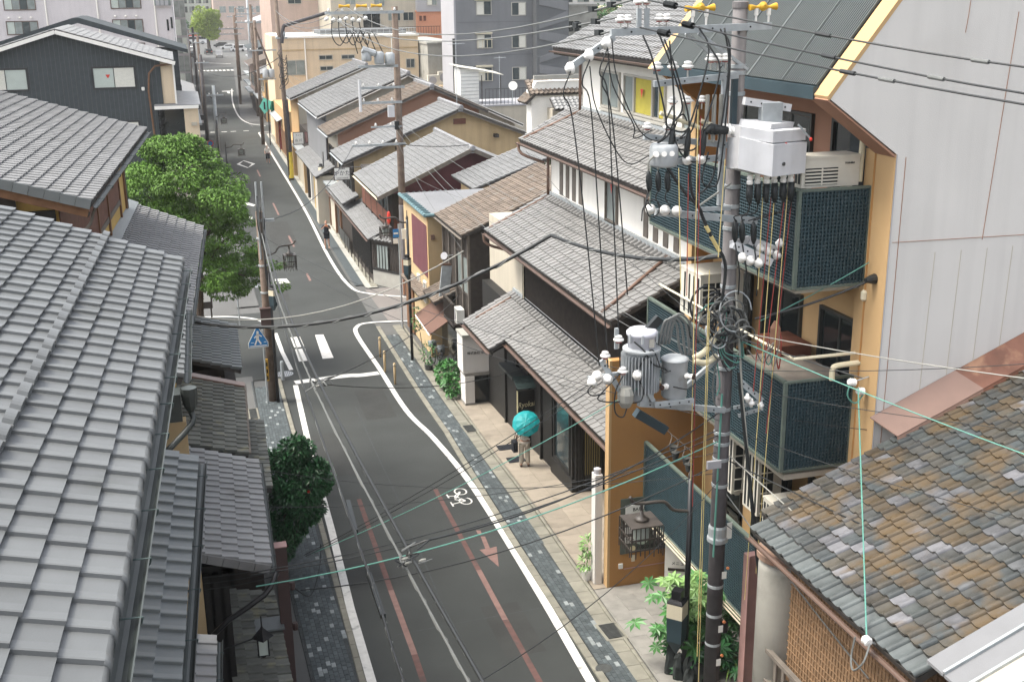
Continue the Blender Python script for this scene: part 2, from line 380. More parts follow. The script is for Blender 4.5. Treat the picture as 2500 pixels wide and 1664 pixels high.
def roof(house, O, U, Wd, slope, length, tu, tv, mt, kind='flat', limit=200, name='roof', inside=None, thick=.10, eave=False, flip=False, minpx=8., lift=.03, board='roof_board', up=None):
    """O eave corner, U unit vector along the eave, Wd eave length, slope rise/run towards the uphill side, length on the slope"""
    U = V(U).normalized(); H = V(up).normalized() if up else V((0, 0, 1)).cross(U)     # uphill horizontal
    Vv = (H+V((0, 0, slope))).normalized(); N = U.cross(Vv)
    if N.z < 0: N = -N
    O = V(O)
    if inside is None:
        mb = MB(); mb.prism([O, O+U*Wd, O+U*Wd+Vv*length, O+Vv*length], -N*thick); rf = mb.build(name, board, house)
        fixn(rf.data)
    else:
        mb = MB(); poly = [O+U*a+Vv*b for a, b in inside]; mb.prism(poly, -N*thick); rf = mb.build(name, board, house); fixn(rf.data)
    def isin(a, b):
        if inside is None: return True
        c = False; j = len(inside)-1
        for i in range(len(inside)):
            (xi, yi), (xj, yj) = inside[i], inside[j]
            if (yi > b) != (yj > b) and a < (xj-xi)*(b-yi)/(yj-yi)+xi: c = not c
            j = i
        return c
    nu = max(1, round(Wd/tu)); nv = max(1, round(length/tv)); tu = Wd/nu; tv = length/nv
    me = tile_mesh(kind, tu, tv, mt); ms = []; es = []
    for i in range(nu):
        for j in range(nv):
            if not isin((i+.5)*tu, (j+.5)*tv): continue
            j1 = random.gauss(0, .003); j2 = random.gauss(0, .003); ang = random.gauss(0, .006)
            if flip: base = O+U*((i+1)*tu+j1)+Vv*(j*tv+j2)+N*lift; ux = -U
            else: base = O+U*(i*tu+j1)+Vv*(j*tv+j2)+N*lift; ux = U
            a = ux*math.cos(ang)+Vv*math.sin(ang)
            mm = Matrix((a, Vv if not flip else Vv, N)).transposed().to_4x4(); mm.translation = base
            (es if eave and j == 0 else ms).append(mm)
    pieces('roof_tile', me, ms, rf, limit, minpx, tu, 'roof_tiles')
    if es: pieces('eave_tile', tile_mesh(kind, tu, tv, mt, True), es, rf, 150, minpx, tu, 'eave_tiles')
    return rf, U, Vv, N

def ridge(rf, p, q, mt='ridge_tile', r=.11, step=.5, base=.16, ends=True, limit=40):
    p, q = V(p), V(q); d = (q-p); L = d.length; d.normalize(); n = max(1, round(L/step)); st = L/n
    side = d.cross(V((0, 0, 1))).normalized()
    mb = MB(); mb.beam(p-V((0, 0, .08)), q-V((0, 0, .08)), r*2.5, base+.1); mb.build('ridge_course', mt, rf)
    key = ('ridge', round(st, 3), r, mt)
    if key not in TCACHE:
        m2 = MB(); k = 7
        for v, s in ((0, 1.06), (st*1.02, 1.0)):
            for i in range(k): t = math.pi*i/(k-1); m2.v.append((math.cos(t)*r*s, v, math.sin(t)*r*s))
        for i in range(k-1): m2.f.append((i, i+1, k+i+1, k+i))
        m2.f.append(tuple(range(k))); me = m2.mesh('ridge_tile'); me.materials.append(M(mt)); TCACHE[key] = me
    ms = []
    for i in range(n):
        mm = Matrix((side, d, V((0, 0, 1)))).transposed().to_4x4(); mm.translation = p+d*(i*st)+V((0, 0, base*.5)); ms.append(mm)
    pieces('ridge_tile', TCACHE[key], ms, rf, limit, 6, .3, 'ridge_tiles')
    if ends:
        for a, s in ((p, -1), (q, 1)):
            mb = MB(); mb.lathe(a+V((0, 0, base*.35))+d*(.0*s), [(r*.6, -.02), (r*1.35, 0), (r*1.35, .09), (r*.9, .12)], 10, d*s); mb.build('ridge_end_tile', mt, rf)

def gutter(parent, p, q, r=.055, mt='brown_metal', name='gutter', brackets=0):
    p, q = V(p), V(q); d = (q-p).normalized(); a = d.cross(V((0, 0, 1))).normalized(); b = V((0, 0, 1)); mb = MB(); n = 7
    for base in (p, q):
        for rr in (r, r*.86):
            for i in range(n): t = math.pi*i/(n-1); mb.v.append(tuple(base+a*math.cos(t)*rr-b*math.sin(t)*rr))
    for i in range(n-1):
        mb.f.append((i, i+1, 2*n+i+1, 2*n+i)); mb.f.append((n+i, 3*n+i, 3*n+i+1, n+i+1))
        for k in (0, 2*n): mb.f.append((k+i, k+n+i, k+n+i+1, k+i+1))
    for i in (0, n-1): mb.f.append((i, 2*n+i, 3*n+i, n+i))
    o = mb.build(name, mt, parent); fixn(o.data)
    for i in range(brackets):
        c = p.lerp(q, (i+.5)/brackets); m2 = MB()
        m2.tube([c+a*math.cos(t)*(r+.008)-b*math.sin(t)*(r+.008) for t in [math.pi*k/6 for k in range(7)]], .007, 4); m2.tube([c+a*(r+.008), c-a*(r+.008)], .006, 4)
        m2.build('gutter_bracket', 'copper_green', o)
    return o
def pipe(parent, pts, r=.04, mt='brown_metal', name='downpipe', n=8): return MB().tube(smooth_path(pts, 3) if len(pts) > 2 else pts, r, n).build(name, mt, parent, True)

def window(parent, o, u, v, w, h, mt='glass', fr='alum', panes=2, ft=.05, depth=.06, name='window', colors=None, sill=True):
    """o lower left corner on the wall face, u along the wall, v up; the frame stands proud, panes sit back in it"""
    u = V(u).normalized(); v = V(v).normalized(); nn = u.cross(v); o = V(o); mb = MB()
    def bar(a0, a1, b0, b1, d0, d1): mb.obox(o+u*(a0+a1)/2+v*(b0+b1)/2+nn*(d0+d1)/2, u, v, nn, (a1-a0)/2, (b1-b0)/2, (d1-d0)/2)
    bar(-ft, w+ft, h, h+ft, -.05, depth); bar(-ft, w+ft, -ft, 0, -.05, depth); bar(-ft, 0, 0, h, -.05, depth); bar(w, w+ft, 0, h, -.05, depth)
    fo = mb.build(name, fr, parent)
    pw = w/panes
    for i in range(panes):
        m2 = MB(); k = .012 if i % 2 else 0.
        m2.obox(o+u*(pw*(i+.5))+v*h/2+nn*(.006+k), u, v, nn, pw/2-.02, h/2-.015, .005)
        m2.build('pane', (colors[i % len(colors)] if colors else mt), fo)
    if panes > 1:
        m3 = MB()
        for i in range(1, panes): m3.obox(o+u*(pw*i)+v*h/2+nn*.02, u, v, nn, .025, h/2, .022)
        m3.build('mullion', fr, fo)
    return fo

def leaf_mesh(name, mt, l, w, fold=.25, n=1, palm=False):
    mb = MB()
    mb.v += [(0, 0, 0), (w/2, l*.45, fold*w*.5), (0, l, -l*.08), (-w/2, l*.45, fold*w*.5), (0, l*.45, 0)]
    mb.f += [(0, 1, 4), (1, 2, 4), (2, 3, 4), (3, 0, 4)]
    me = mb.mesh(name); me.materials.append(M(mt)); return me
def foliage(name, mt, clumps, parent, n, l, w, seed=1, droop=.3, kind='stuff', flat=.0):
    """many leaf-sized faces spread through the clumps' volume, denser towards their skins"""
    rd = random.Random(seed); vs, fs = [], []; tot = sum(c[3] if len(c) > 3 else 1 for c in clumps)
    for c in clumps:
        cx, cy, cz = c[0]; rx, ry, rz = c[1] if isinstance(c[1], tuple) else (c[1],)*3; cnt = int(n*(c[3] if len(c) > 3 else 1)/tot)
        for i in range(cnt):
            while True:
                d = V((rd.uniform(-1, 1), rd.uniform(-1, 1), rd.uniform(-1, 1)))
                if .05 < d.length < 1: break
            rad = d.length**.45; d.normalize(); p = V((cx+d.x*rx*rad, cy+d.y*ry*rad, cz+d.z*rz*rad))
            dr = (d+V((rd.gauss(0, .6), rd.gauss(0, .6), rd.gauss(-droop, .5)))); dr.z *= (1-flat); dr.normalize()
            sd = dr.cross(V((rd.gauss(0, .4), rd.gauss(0, .4), 1))); sd.normalize(); nm = sd.cross(dr)
            L = l*rd.uniform(.6, 1.25); Wd = w*rd.uniform(.7, 1.2); k = len(vs)
            vs += [tuple(p), tuple(p+dr*L*.5+sd*Wd*.5+nm*Wd*.12), tuple(p+dr*L-nm*L*.08), tuple(p+dr*L*.5-sd*Wd*.5+nm*Wd*.12)]
            fs += [(k, k+1, k+2), (k, k+2, k+3)]
    me = bpy.data.meshes.new(name); me.from_pydata(vs, [], fs); me.materials.append(M(mt))
    return put(name, me, parent, kind=kind)
# ------------------------------------------------------------------ ground, road, pavements
def zg(Y):
    s, Y0, w = .071, 38., 5.; t = Y0-Y
    return 0. if t < -w else (s*t if t > w else s*(t+w)**2/(4*w))
def lerp_tab(tab, Y):
    if Y <= tab[0][0]: (a, b), (c, d) = tab[0], tab[1]; return b+(Y-a)*(d-b)/(c-a)
    for (a, b), (c, d) in zip(tab, tab[1:]):
        if Y <= c: return b+(d-b)*(Y-a)/(c-a)
    return tab[-1][1]
KL = [(19, 2.62), (29.5, 2.87), (37.6, 2.96), (44, 3.02), (60, 3.05), (140, 3.1), (260, 4.0)]
KR = [(19, 7.11), (26.2, 7.37), (36, 7.80), (50, 7.86), (58, 7.95), (80, 8.15), (131, 8.6), (150, 7.6), (190, 9.3), (260, 12.5)]
PI_ = [(18.7, 7.81), (24.3, 8.08), (27.7, 8.25), (36.2, 8.52), (44, 8.62), (50, 8.62)]
SO = [(18.6, 8.16), (23.6, 8.42), (28.2, 8.68), (36.5, 8.95), (44.6, 9.10), (50, 9.10)]
LI = [(20.8, 1.64), (25, 1.62), (37.7, 1.85), (46, 1.95)]
YS = [-30, 0, 8] + [10+i*1.0 for i in range(40)] + [52, 56, 60, 70, 80, 100, 131, 150, 170, 190, 215, 240, 260]
def strip(name, mt, fl, fr, ys, dz, **kw):
    mb = MB()
    for y in ys: mb.v += [(fl(y), y, zg(y)+dz), (fr(y), y, zg(y)+dz)]
    for i in range(len(ys)-1): mb.f.append((2*i, 2*i+1, 2*i+3, 2*i+2))
    return mb.build(name, mt, **kw)
gx = [-1500, -200, -60, -20, 0, 20, 60, 200, 1500]; gy = [-200]+YS+[300, 400, 600, 1000, 2500]
mb = MB()
for y in gy: mb.v += [(x, y, zg(max(y, -30))-.03) for x in gx]
n = len(gx)
for i in range(len(gy)-1):
    for j in range(n-1): mb.f.append((i*n+j, i*n+j+1, (i+1)*n+j+1, (i+1)*n+j))
mb.build('ground', 'asphalt_old', kind='structure')
road = strip('road', 'asphalt', lambda y: lerp_tab(KL, y), lambda y: lerp_tab(KR, y)+.02, YS, 0, kind='structure')
MB().quad((-60, 258, .004), (90, 258, .004), (90, 430, .004), (-60, 430, .004)).build('crossroads', 'asphalt_old', kind='structure')
MB().quad((8.6, 51.3, .006), (45, 52.6, .006), (45, 57.6, .006), (8.5, 57.7, .006)).build('side_street', 'asphalt_side', kind='structure')
MB().quad((-25, 44.5, .006), (3.03, 44.5, .006), (3.03, 54.8, .006), (-25, 54.8, .006)).build('side_lane', 'asphalt', kind='structure')
MB().quad((8.3, 132.4, .006), (40, 132.4, .006), (40, 139.5, .006), (8.3, 139.5, .006)).build('back_lane', 'asphalt', kind='structure')
# seams in the asphalt
def ribbon(mb, pts, w, dz=.005, close=False):
    P = [V((x, y, zg(y)+dz)) for x, y in pts]; k = len(mb.v); L = len(P)
    for i in range(L):
        d = P[min(i+1, L-1)]-P[max(i-1, 0)]; d.z = 0; d.normalize(); nn = V((-d.y, d.x, 0))*w/2
        a, b = P[i]+nn, P[i]-nn; mb.v += [(a.x, a.y, zg(a.y)+dz), (b.x, b.y, zg(b.y)+dz)]
    for i in range(L-1): mb.f.append((k+2*i, k+2*i+2, k+2*i+3, k+2*i+1))
    return mb
def dense(pts, st=.7):
    out = []
    for (a, b), (c, d) in zip(pts, pts[1:]):
        n = max(1, int(math.hypot(c-a, d-b)/st)); out += [(a+(c-a)*i/n, b+(d-b)*i/n) for i in range(n)]
    return out+[pts[-1]]
def smooth2(pts, n=6): return [(p.x, p.y) for p in smooth_path([(x, y, 0) for x, y in pts], n)]
ribbon(MB(), dense([(4.85, 19), (4.9, 24), (5.18, 31), (5.32, 38), (5.35, 40.2)]), .035, .003).build('asphalt_seam', 'joint', road)
for y in (22.4, 26.6, 30.1):
    ribbon(MB(), dense([(2.8, y-.15), (4.9, y), (7.2, y+.1)]), .02, .003).build('asphalt_seam', 'joint', road)
for x, y in ((4.95, 62), (5.1, 66)):
    ribbon(MB(), dense([(x, y), (x+.1, y+3.3)]), .05, .003).build('asphalt_seam', 'joint', road)
for (x0, x1, y0, y1) in ((3.3, 4.3, 33.2, 37.5), (5.6, 6.5, 20.5, 23.0), (5.5, 6.6, 38.5, 42.0), (3.3, 4.6, 56.5, 60.0), (4.9, 6.4, 70, 78)):
    MB().quad(*[(x, y, zg(y)+.0025) for x, y in ((x0, y0), (x1, y0+.05), (x1+.06, y1), (x0+.08, y1))]).build('asphalt_patch', 'asphalt_patch', road)
# painted markings, each a thin sheet on the road
def mark(pts, w, mt='road_white', name='edge_line'): return ribbon(MB(), dense(pts), w, .0065).build(name, mt, road)
mark([(2.35, 12), (2.75, 20.4), (2.82, 23.9), (3.02, 29), (3.22, 35.8), (3.49, 43.4)], .19)
mark([(3.52, 45.4), (3.40, 48), (3.37, 51)], .17)
mark(smooth2([(3.3, 52.2), (2.7, 53.65), (1.6, 54.5), (.4, 54.85)]), .17)
mark(smooth2([(6.55, 12), (6.94, 19), (7.2, 23.7), (7.47, 31), (7.36, 35.7), (7.06, 39), (6.98, 44.3), (6.84, 49.4), (7.05, 50.9), (7.7, 51.38), (9.6, 51.1)]), .19)
mark(smooth2([(10.3, 55.5), (8.6, 56.75), (7.85, 58.7), (7.72, 66.1), (8.1, 82.4), (8.35, 110), (8.5, 128.5), (8.5, 131), (8.75, 132.2), (9.9, 132.8)]), .17)
mark(smooth2([(9.8, 138.6), (8.1, 142.5), (7.45, 152), (7.8, 172), (8.95, 197)]), .18)
def patch(pts, mt='road_white', name='road_marking', dz=.0065): return MB().quad(*[(x, y, zg(y)+dz) for x, y in pts]).build(name, mt, road)
# stop line and crossing bars
ribbon(MB(), smooth2([(3.5, 43.75), (4.4, 43.85), (5.6, 43.95), (6.1, 43.85), (6.85, 43.9)]), .42, .0065).build('stop_line', 'road_white', road)
patch([(3.94, 46.42), (4.36, 46.45), (4.39, 48.2), (3.96, 48.25)], name='crossing_bar')
patch([(3.96, 48.5), (4.39, 48.5), (4.37, 50.1), (3.95, 50.1)], name='crossing_bar')
patch([(4.93, 46.5), (5.39, 46.5), (5.41, 50.1), (5.05, 50.15)], name='crossing_bar')
# red lane lines
def red(pts, w, mt='road_red'): return ribbon(MB(), dense(pts), w, .0055).build('lane_line', mt, road)
red([(3.5, 12), (3.74, 19.8), (3.80, 21.3)], .13); red([(3.80, 21.3), (3.88, 24.6)], .13, 'road_pink'); red([(3.88, 24.6), (4.08, 31)], .13)
red([(5.6, 12), (5.97, 19.4), (6.05, 22.2)], .13); red([(6.05, 22.2), (6.15, 25.0)], .13, 'road_pink'); red([(6.15, 25.0), (6.36, 31)], .13)
for a, b in ((60.5, 62.3), (69.5, 73), (80.5, 85.5), (99, 103)):
    red([(6.02+.006*(a-60), a), (6.02+.006*(b-60), b)], .12, 'road_pink')
# arrow
patch([(6.72, 27.5), (6.83, 27.45), (6.80, 27.2), (6.70, 27.25)], 'road_pink', 'arrow_piece')
patch([(6.73, 27.05), (6.84, 27.0), (6.76, 26.2), (6.64, 26.2)], 'road_pink', 'arrow_piece')
MB().quad(*[(x, y, zg(y)+.0065) for x, y in [(6.48, 26.2), (6.67, 25.0), (6.95, 26.25), (6.75, 26.2), (6.64, 26.2)]]).build('arrow_piece', 'road_pink', road)
# bicycle mark
mb = MB()
for cx, cy in ((7.02, 30.55), (6.98, 29.75)):
    ribbon(mb, [(cx+.17*math.cos(t), cy+.27*math.sin(t)) for t in [2*math.pi*i/20 for i in range(21)]], .045, .0065)
for pts in ([(7.0, 30.55), (6.78, 30.25), (6.72, 29.95), (6.98, 29.75)], [(6.78, 30.25), (6.98, 29.78)], [(6.72, 29.95), (7.0, 30.5)], [(6.98, 29.75), (6.55, 29.62)], [(6.55, 29.45), (6.55, 29.8)], [(6.78, 30.25), (6.58, 30.3)], [(6.58, 30.15), (6.58, 30.45)]):
    ribbon(mb, pts, .045, .0066)
mb.build('bicycle_mark', 'road_white', road)
# further marks: diamond, lettering remains, far crossing
mb = MB(); ribbon(mb, [(4.9, 107.2), (5.5, 109.4), (6.25, 106.9), (5.6, 104.6), (4.9, 107.2)], .3, .0065); mb.build('diamond_mark', 'road_white', road)
patch([(3.62, 65.4), (3.85, 67.2), (4.05, 66.9), (4.0, 65.2)]); patch([(4.2, 60.4), (4.95, 60.3), (4.85, 61.4), (4.25, 61.5)])
patch([(4.0, 86), (4.7, 84.6), (4.9, 85.2), (4.2, 86.9)]); patch([(3.9, 80), (4.3, 79.6), (4.35, 80.4), (3.95, 80.8)])
for x in (3.4, 4.6, 5.6, 7.0): patch([(x, 134), (x+.6, 134), (x+.6, 134.35), (x, 134.35)])
for i in range(9): patch([(5.0+i*.8, 246), (5.5+i*.8, 246), (5.5+i*.8, 249.5), (5.0+i*.8, 249.5)], name='crossing_bar')
patch([(7.2, 192), (9.0, 192), (9.0, 193.2), (7.2, 193.2)]); patch([(7.9, 188), (8.3, 188), (8.3, 192), (7.9, 192)])
patch([(8, 276), (12.5, 270), (12.6, 271.2), (8, 277.2)])

# pavements: kerb stones, clay pavers with pale ones among them, concrete slabs
def unit_box(name, mt, lx, ly, h, bev=.006):
    mb = MB(); x, y = lx/2, ly/2; b = bev
    mb.v += [(-x, -y, -.05), (x, -y, -.05), (x, y, -.05), (-x, y, -.05), (-x, -y, h-b), (x, -y, h-b), (x, y, h-b), (-x, y, h-b), (-x+b, -y+b, h), (x-b, -y+b, h), (x-b, y-b, h), (-x+b, y-b, h)]
    mb.f += [(8, 9, 10, 11), (4, 5, 9, 8), (5, 6, 10, 9), (6, 7, 11, 10), (7, 4, 8, 11), (0, 1, 5, 4), (1, 2, 6, 5), (2, 3, 7, 6), (3, 0, 4, 7)]
    me = mb.mesh(name); me.materials.append(M(mt)); return me
def ground_mw(x, y, ang, dz=0.):
    s = (zg(y+.1)-zg(y-.1))/.2; u = V((math.cos(ang), math.sin(ang), s*math.sin(ang))).normalized(); v = V((-math.sin(ang), math.cos(ang), s*math.cos(ang))).normalized()
    m = Matrix((u, v, u.cross(v))).transposed().to_4x4(); m.translation = V((x, y, zg(y)+dz)); return m
def pave(name, fl, fr, y0, y1, lab):
    pv = strip(name, 'joint', fl, fr, [y0+(y1-y0)*i/40 for i in range(41)], .034, kind='structure')
    me = unit_box('paver', 'paver', .092, .192, .046); mp = unit_box('pale_paver', 'paver_pale', .092, .192, .048); A, B = [], []
    y = y0+.05; row = 0
    while y < y1-.05:
        x = fl(y)+.06; col = 0
        an = math.atan2(fl(y+.5)-fl(y), .5)
        while x < fr(y)-.05:
            yy = y+(.1 if col % 2 else 0); r = random.random(); hor = (row//2+col//2) % 5 == 0
            (B if r < .055 else A).append(ground_mw(x, yy, -an, .0)); x += .1; col += 1
        y += .2; row += 1
    pieces('paver', me, A, pv, 300, 8, .15, 'pavers'); pieces('pale_paver', mp, B, pv, 160, 8, .15, 'pale_pavers'); return pv
fKR = lambda y: lerp_tab(KR, y); fPI = lambda y: lerp_tab(PI_, y); fSO = lambda y: lerp_tab(SO, y); fKL = lambda y: lerp_tab(KL, y); fLI = lambda y: lerp_tab(LI, y)
pv_r = pave('pavement_right', lambda y: fKR(y)+.19, fPI, 14.5, 49, '')
pv_l = pave('pavement_left', fLI, lambda y: fKL(y)-.16, 15.5, 43.5, '')
def stones(name, f, y0, y1, w, L, h, parent, mt='kerb', off=0., limit=80, px=8):
    me = unit_box(name, mt, w-.012, L-.012, h, .012); ms = []; y = y0
    while y < y1:
        an = math.atan2(f(y+.5)-f(y), .5); ms.append(ground_mw(f(y)+off, y+L/2, -an)); y += L
    pieces(name, me, ms, parent, limit, px, w, name+'s')
stones('kerb_stone', fKR, 14.5, 50, .18, .6, .055, pv_r, off=.095)
stones('kerb_stone', fKL, 15.5, 44, .15, .6, .055, pv_l, off=-.08)
stones('gutter_slab', lambda y: (fPI(y)+fSO(y))/2-.05, 14.5, 50, .36, .6, .04, pv_r, limit=70)
stones('edge_stone', fSO, 14.5, 50, .09, .6, .07, pv_r, off=-.02)
strip('verge', 'asphalt_old', lambda y: fLI(y)-1.2, fLI, [10+i for i in range(36)], .02, kind='structure')
stones('border_stone', fLI, 15.5, 44, .08, .6, .05, pv_l, 'joint', off=-.04)
# far pavement strips on the right beyond the side street
strip('pavement_beyond', 'paver', lambda y: fKR(y)+.15, lambda y: fKR(y)+.62, [58.6, 62, 66, 70, 76, 84, 95, 110, 130], .035, kind='structure')
pv_b = strip('footway', 'concrete', lambda y: fKR(y)+.62, lambda y: fKR(y)+1.25, [57.8, 62, 66, 70, 76, 84, 95, 110, 130], .05, kind='structure')
strip('footway_far', 'asphalt_old', lambda y: fKR(y)+.1, lambda y: fKR(y)+2.2, [143, 150, 160, 175, 195, 215], .04, kind='structure')
strip('footway_left', 'asphalt_old', lambda y: 1.9, lambda y: 3.0, [56, 70, 90, 120, 160], .04, kind='structure')
stones('edge_stone', lambda y: fKR(y)+1.1, 58, 128, .35, 1.2, .07, pv_b, limit=60, px=5)
# forecourts
fc = MB(); ys = [22.9, 24, 26, 28, 30, 32, 34, 36, 38, 40, 44]
for y in ys: fc.v += [(fSO(y)+.03, y, zg(y)+.05), (12.4, y, zg(y)+.05)]
for i in range(len(ys)-1): fc.f.append((2*i, 2*i+1, 2*i+3, 2*i+2))
fco = fc.build('forecourt', 'plaza', kind='structure')
A = []
me = unit_box('paving_slab', 'plaza', .595, .595, .012, .004)
for j in range(34):
    y = 23.5+j*.6
    for i in range(3):
        x = fSO(y)+.36+i*.6
        if y > 38.7 and i > 0: continue
        A.append(ground_mw(x, y, 0, .052))
pieces('paving_slab', me, A, fco, 130, 8, .5)
fc = MB(); ys = [14, 16, 18, 19, 20, 21, 22, 22.88]
for y in ys: fc.v += [(fSO(y)+.03, y, zg(y)+.045), (12.4, y, zg(y)+.045)]
for i in range(len(ys)-1): fc.f.append((2*i, 2*i+1, 2*i+3, 2*i+2))
fc2 = fc.build('entrance_paving', 'stone', kind='structure'); A = []
me = unit_box('stone_slab', 'stone', .395, .795, .012, .004)
for i in range(7):
    for j in range(9):
        y = 16+j*.8+(.4 if i % 2 else 0); x = fSO(y)+.26+i*.4
        if y < 22.4: A.append(ground_mw(x, y, -.02, .048))
pieces('stone_slab', me, A, fc2, 100, 8, .5)
# ironwork in the road
def disc(name, x, y, r, mt, dz=.012, label=''):
    t = thing(name, (x, y, zg(y)), label, 'manhole cover'); mb = MB(); mb.lathe((x, y, zg(y)+dz-.01), [(r, 0), (r, .01), (r*.9, .011), (r*.9, .006), (0.01, .006)], 22); mb.build('rim', mt, t)
    mb = MB()
    for k in range(-4, 5):
        c = k*r*.2; h = math.sqrt(max(0, (r*.85)**2-c*c)); mb.box(x+c-.012, x+c+.012, y-h, y+h, zg(y)+dz-.006, zg(y)+dz+.001)
    mb.build('grid', 'iron', t); return t
disc('manhole_cover', 3.2, 44.95, .36, 'steel', label='round pale manhole cover in the gap of the edge line')
disc('manhole_cover', 7.34, 19.35, .17, 'iron', .06, label='round black manhole cover in the clay paver strip')
disc('manhole_cover', 3.35, 60.2, .33, 'steel', label='round manhole cover beside the pole with the blue crossing sign')
def drain(x0, x1, y0, y1, lab, dz=.055):
    yc = (y0+y1)/2; t = thing('drain_cover', ((x0+x1)/2, yc, zg(yc)), lab, 'drain'); z = zg(yc)+dz
    def P(x, y, d=0): return (x, y, zg(y)+dz+d)
    MB().quad(P(x0-.07, y0-.07), P(x1+.07, y0-.07), P(x1+.07, y1+.07), P(x0-.07, y1+.07)).build('collar', 'kerb', t)
    MB().quad(P(x0, y0, .004), P(x1, y0, .004), P(x1, y1, .004), P(x0, y1, .004)).build('pit', 'rubber', t)
    n = int((y1-y0)/.05)
    for i in range(n):
        y = y0+(i+.5)*(y1-y0)/n; MB().obox(P((x0+x1)/2, y, .012), (1, 0, 0), (0, 1, -.07), (0, .07, 1), (x1-x0)/2, .014, .008).build('grate_bar', 'iron', t)
drain(7.88, 8.24, 20.48, 21.15, 'square iron drain grating in the concrete slab strip beside the entrance paving')
drain(8.55, 8.9, 35.9, 36.6, 'small iron drain grating set in the slabs near the tiled forecourt', .05)
drain(1.55, 1.8, 39.9, 41.0, 'narrow drain grating at the foot of the old tiled roof', .05)
for x, y in ((9.05, 33.6), (9.02, 32.3)):
    MB().box(x, x+.55, y, y+.42, zg(y)+.072, zg(y)+.085).build('door_mat', 'cloth_black', label=('black mat on the forecourt %s' % ('beyond the person with the umbrella' if y > 33 else 'beside the person with the umbrella')), cat='mat', group='door mats')
# ------------------------------------------------------------------ houses on the left of the street
def verge_flaps(rf, p, d, n, step, h=.13, mt='tile_grey', out=(0, -1, 0)):
    me = MB().box(0, step*.97, -.012, .012, -h, .03).mesh('verge_tile'); me.materials.append(M(mt)); d = V(d).normalized(); ms = []
    nn = V(out); zz = d.cross(nn)
    if zz.z < 0: zz = -zz
    for i in range(n):
        mm = Matrix((d, nn, zz)).transposed().to_4x4(); mm.translation = V(p)+d*(i*step)+nn*(.015+.004*(i % 2)); ms.append(mm)
    pieces('verge_tile', me, ms, rf, 60, 6, .25, 'verge_tiles')
# --- foreground house with the great grey roof
hA = thing('tiled_house', (-3.5, 9.5, 1.9), 'large house whose wide grey tiled roof fills the lower left corner', 'house')
eA = V((.0512, .9987, 0)); oA = V((-.14, 16.72, 11.0))-eA*14.4
rfA, U_, V_, N_ = roof(hA, oA, eA, 14.4, .385, 6.0, .336, .245, 'tile_new', 'band', 300, eave=True, flip=True)
nA = V((-.9987, .0512, 0))
fl = [oA+nA*.75, oA+eA*14.1+nA*.75, oA+eA*14.1+nA*6, oA+nA*6]
MB().prism([(p.x, p.y, 1.8) for p in fl], (0, 0, 8.9)).build('wall', 'stucco_ochre', hA)
gut = gutter(hA, oA-nA*.085+V((0, 0, -.06)), oA+eA*14.4-nA*.085+V((0, 0, -.06)), .075, 'copper_dark', 'gutter', 18)
MB().beam(oA+nA*.03+V((0, 0, -.10)), oA+eA*14.4+nA*.03+V((0, 0, -.10)), .03, .12).build('fascia', 'copper_dark', hA)
# snow guards: one hooped strip on each tile of the fourth course
sg = MB(); w_ = .326; k = 8
for vv in (0, .085):
    for i in range(k): t = i/(k-1); sg.v.append((t*w_, vv, .035+.05*math.sin(math.pi*min(1, max(0, t)))**.5 if 0 < t < 1 else .01))
for i in range(k-1): sg.f.append((i, i+1, k+i+1, k+i))
sg.f.append(tuple(range(k))); me = sg.mesh('snow_guard'); me.materials.append(M('tile_new')); ms = []
for i in range(43):
    base = oA+U_*((i+1)*14.4/43)+V_*(.25*4.02)+N_*.055; mm = Matrix((-U_, V_, N_)).transposed().to_4x4(); mm.translation = base; ms.append(mm)
pieces('snow_guard', me, ms, rfA, 60, 6, .3)
# lower pent roof of the same house with its own gutter
e2 = V((.0535, .9986, 0)); o2 = V((-.16, 15.62, 8.4))-e2*9.6
rf2, u2, v2, n2 = roof(hA, o2, e2, 9.6, .36, 1.6, .30, .29, 'tile_green', 'band', 120, name='pent_roof', flip=True)
n2h = V((-.9986, .0535, 0))
gutter(hA, o2-n2h*.07+V((0, 0, -.03)), o2+e2*9.6-n2h*.07+V((0, 0, -.03)), .06, 'copper_dark', 'pent_gutter', 9)
# --- narrow house behind it
hB = thing('narrow_house', (-1.5, 21, 1.2), 'narrow house with a single strip of grey tiles above a black rain box', 'house')
oB = V((-.30, 18.75, 8.6)); eB = V((.024, .9997, 0))
rfB, *_ = roof(hB, oB, eB, 4.72, .36, 1.6, .30, .29, 'tile_new', 'band', 60, flip=True)
gutter(hB, oB+V((.07, 0, -.03)), oB+eB*4.72+V((.07, 0, -.03)), .065, 'copper_dark', 'gutter', 5)
MB().box(-3.5, -1.0, 17.2, 23.2, 1.0, 8.7).build('wall', 'wood_dark', hB)
MB().lathe((-.22, 18.5, 8.10), [(.05, 0), (.11, .12), (.13, .30), (.13, .42)], 8).build('rain_head', 'copper_dark', hB)
MB().box(-.62, -.36, 18.3, 18.7, 8.02, 8.48).build('rain_box', 'copper_dark', hB)
pipe(hB, [(-.22, 18.5, 8.1), (-.22, 18.35, 7.95), (-.75, 18.0, 7.55)], .05, 'copper_dark')
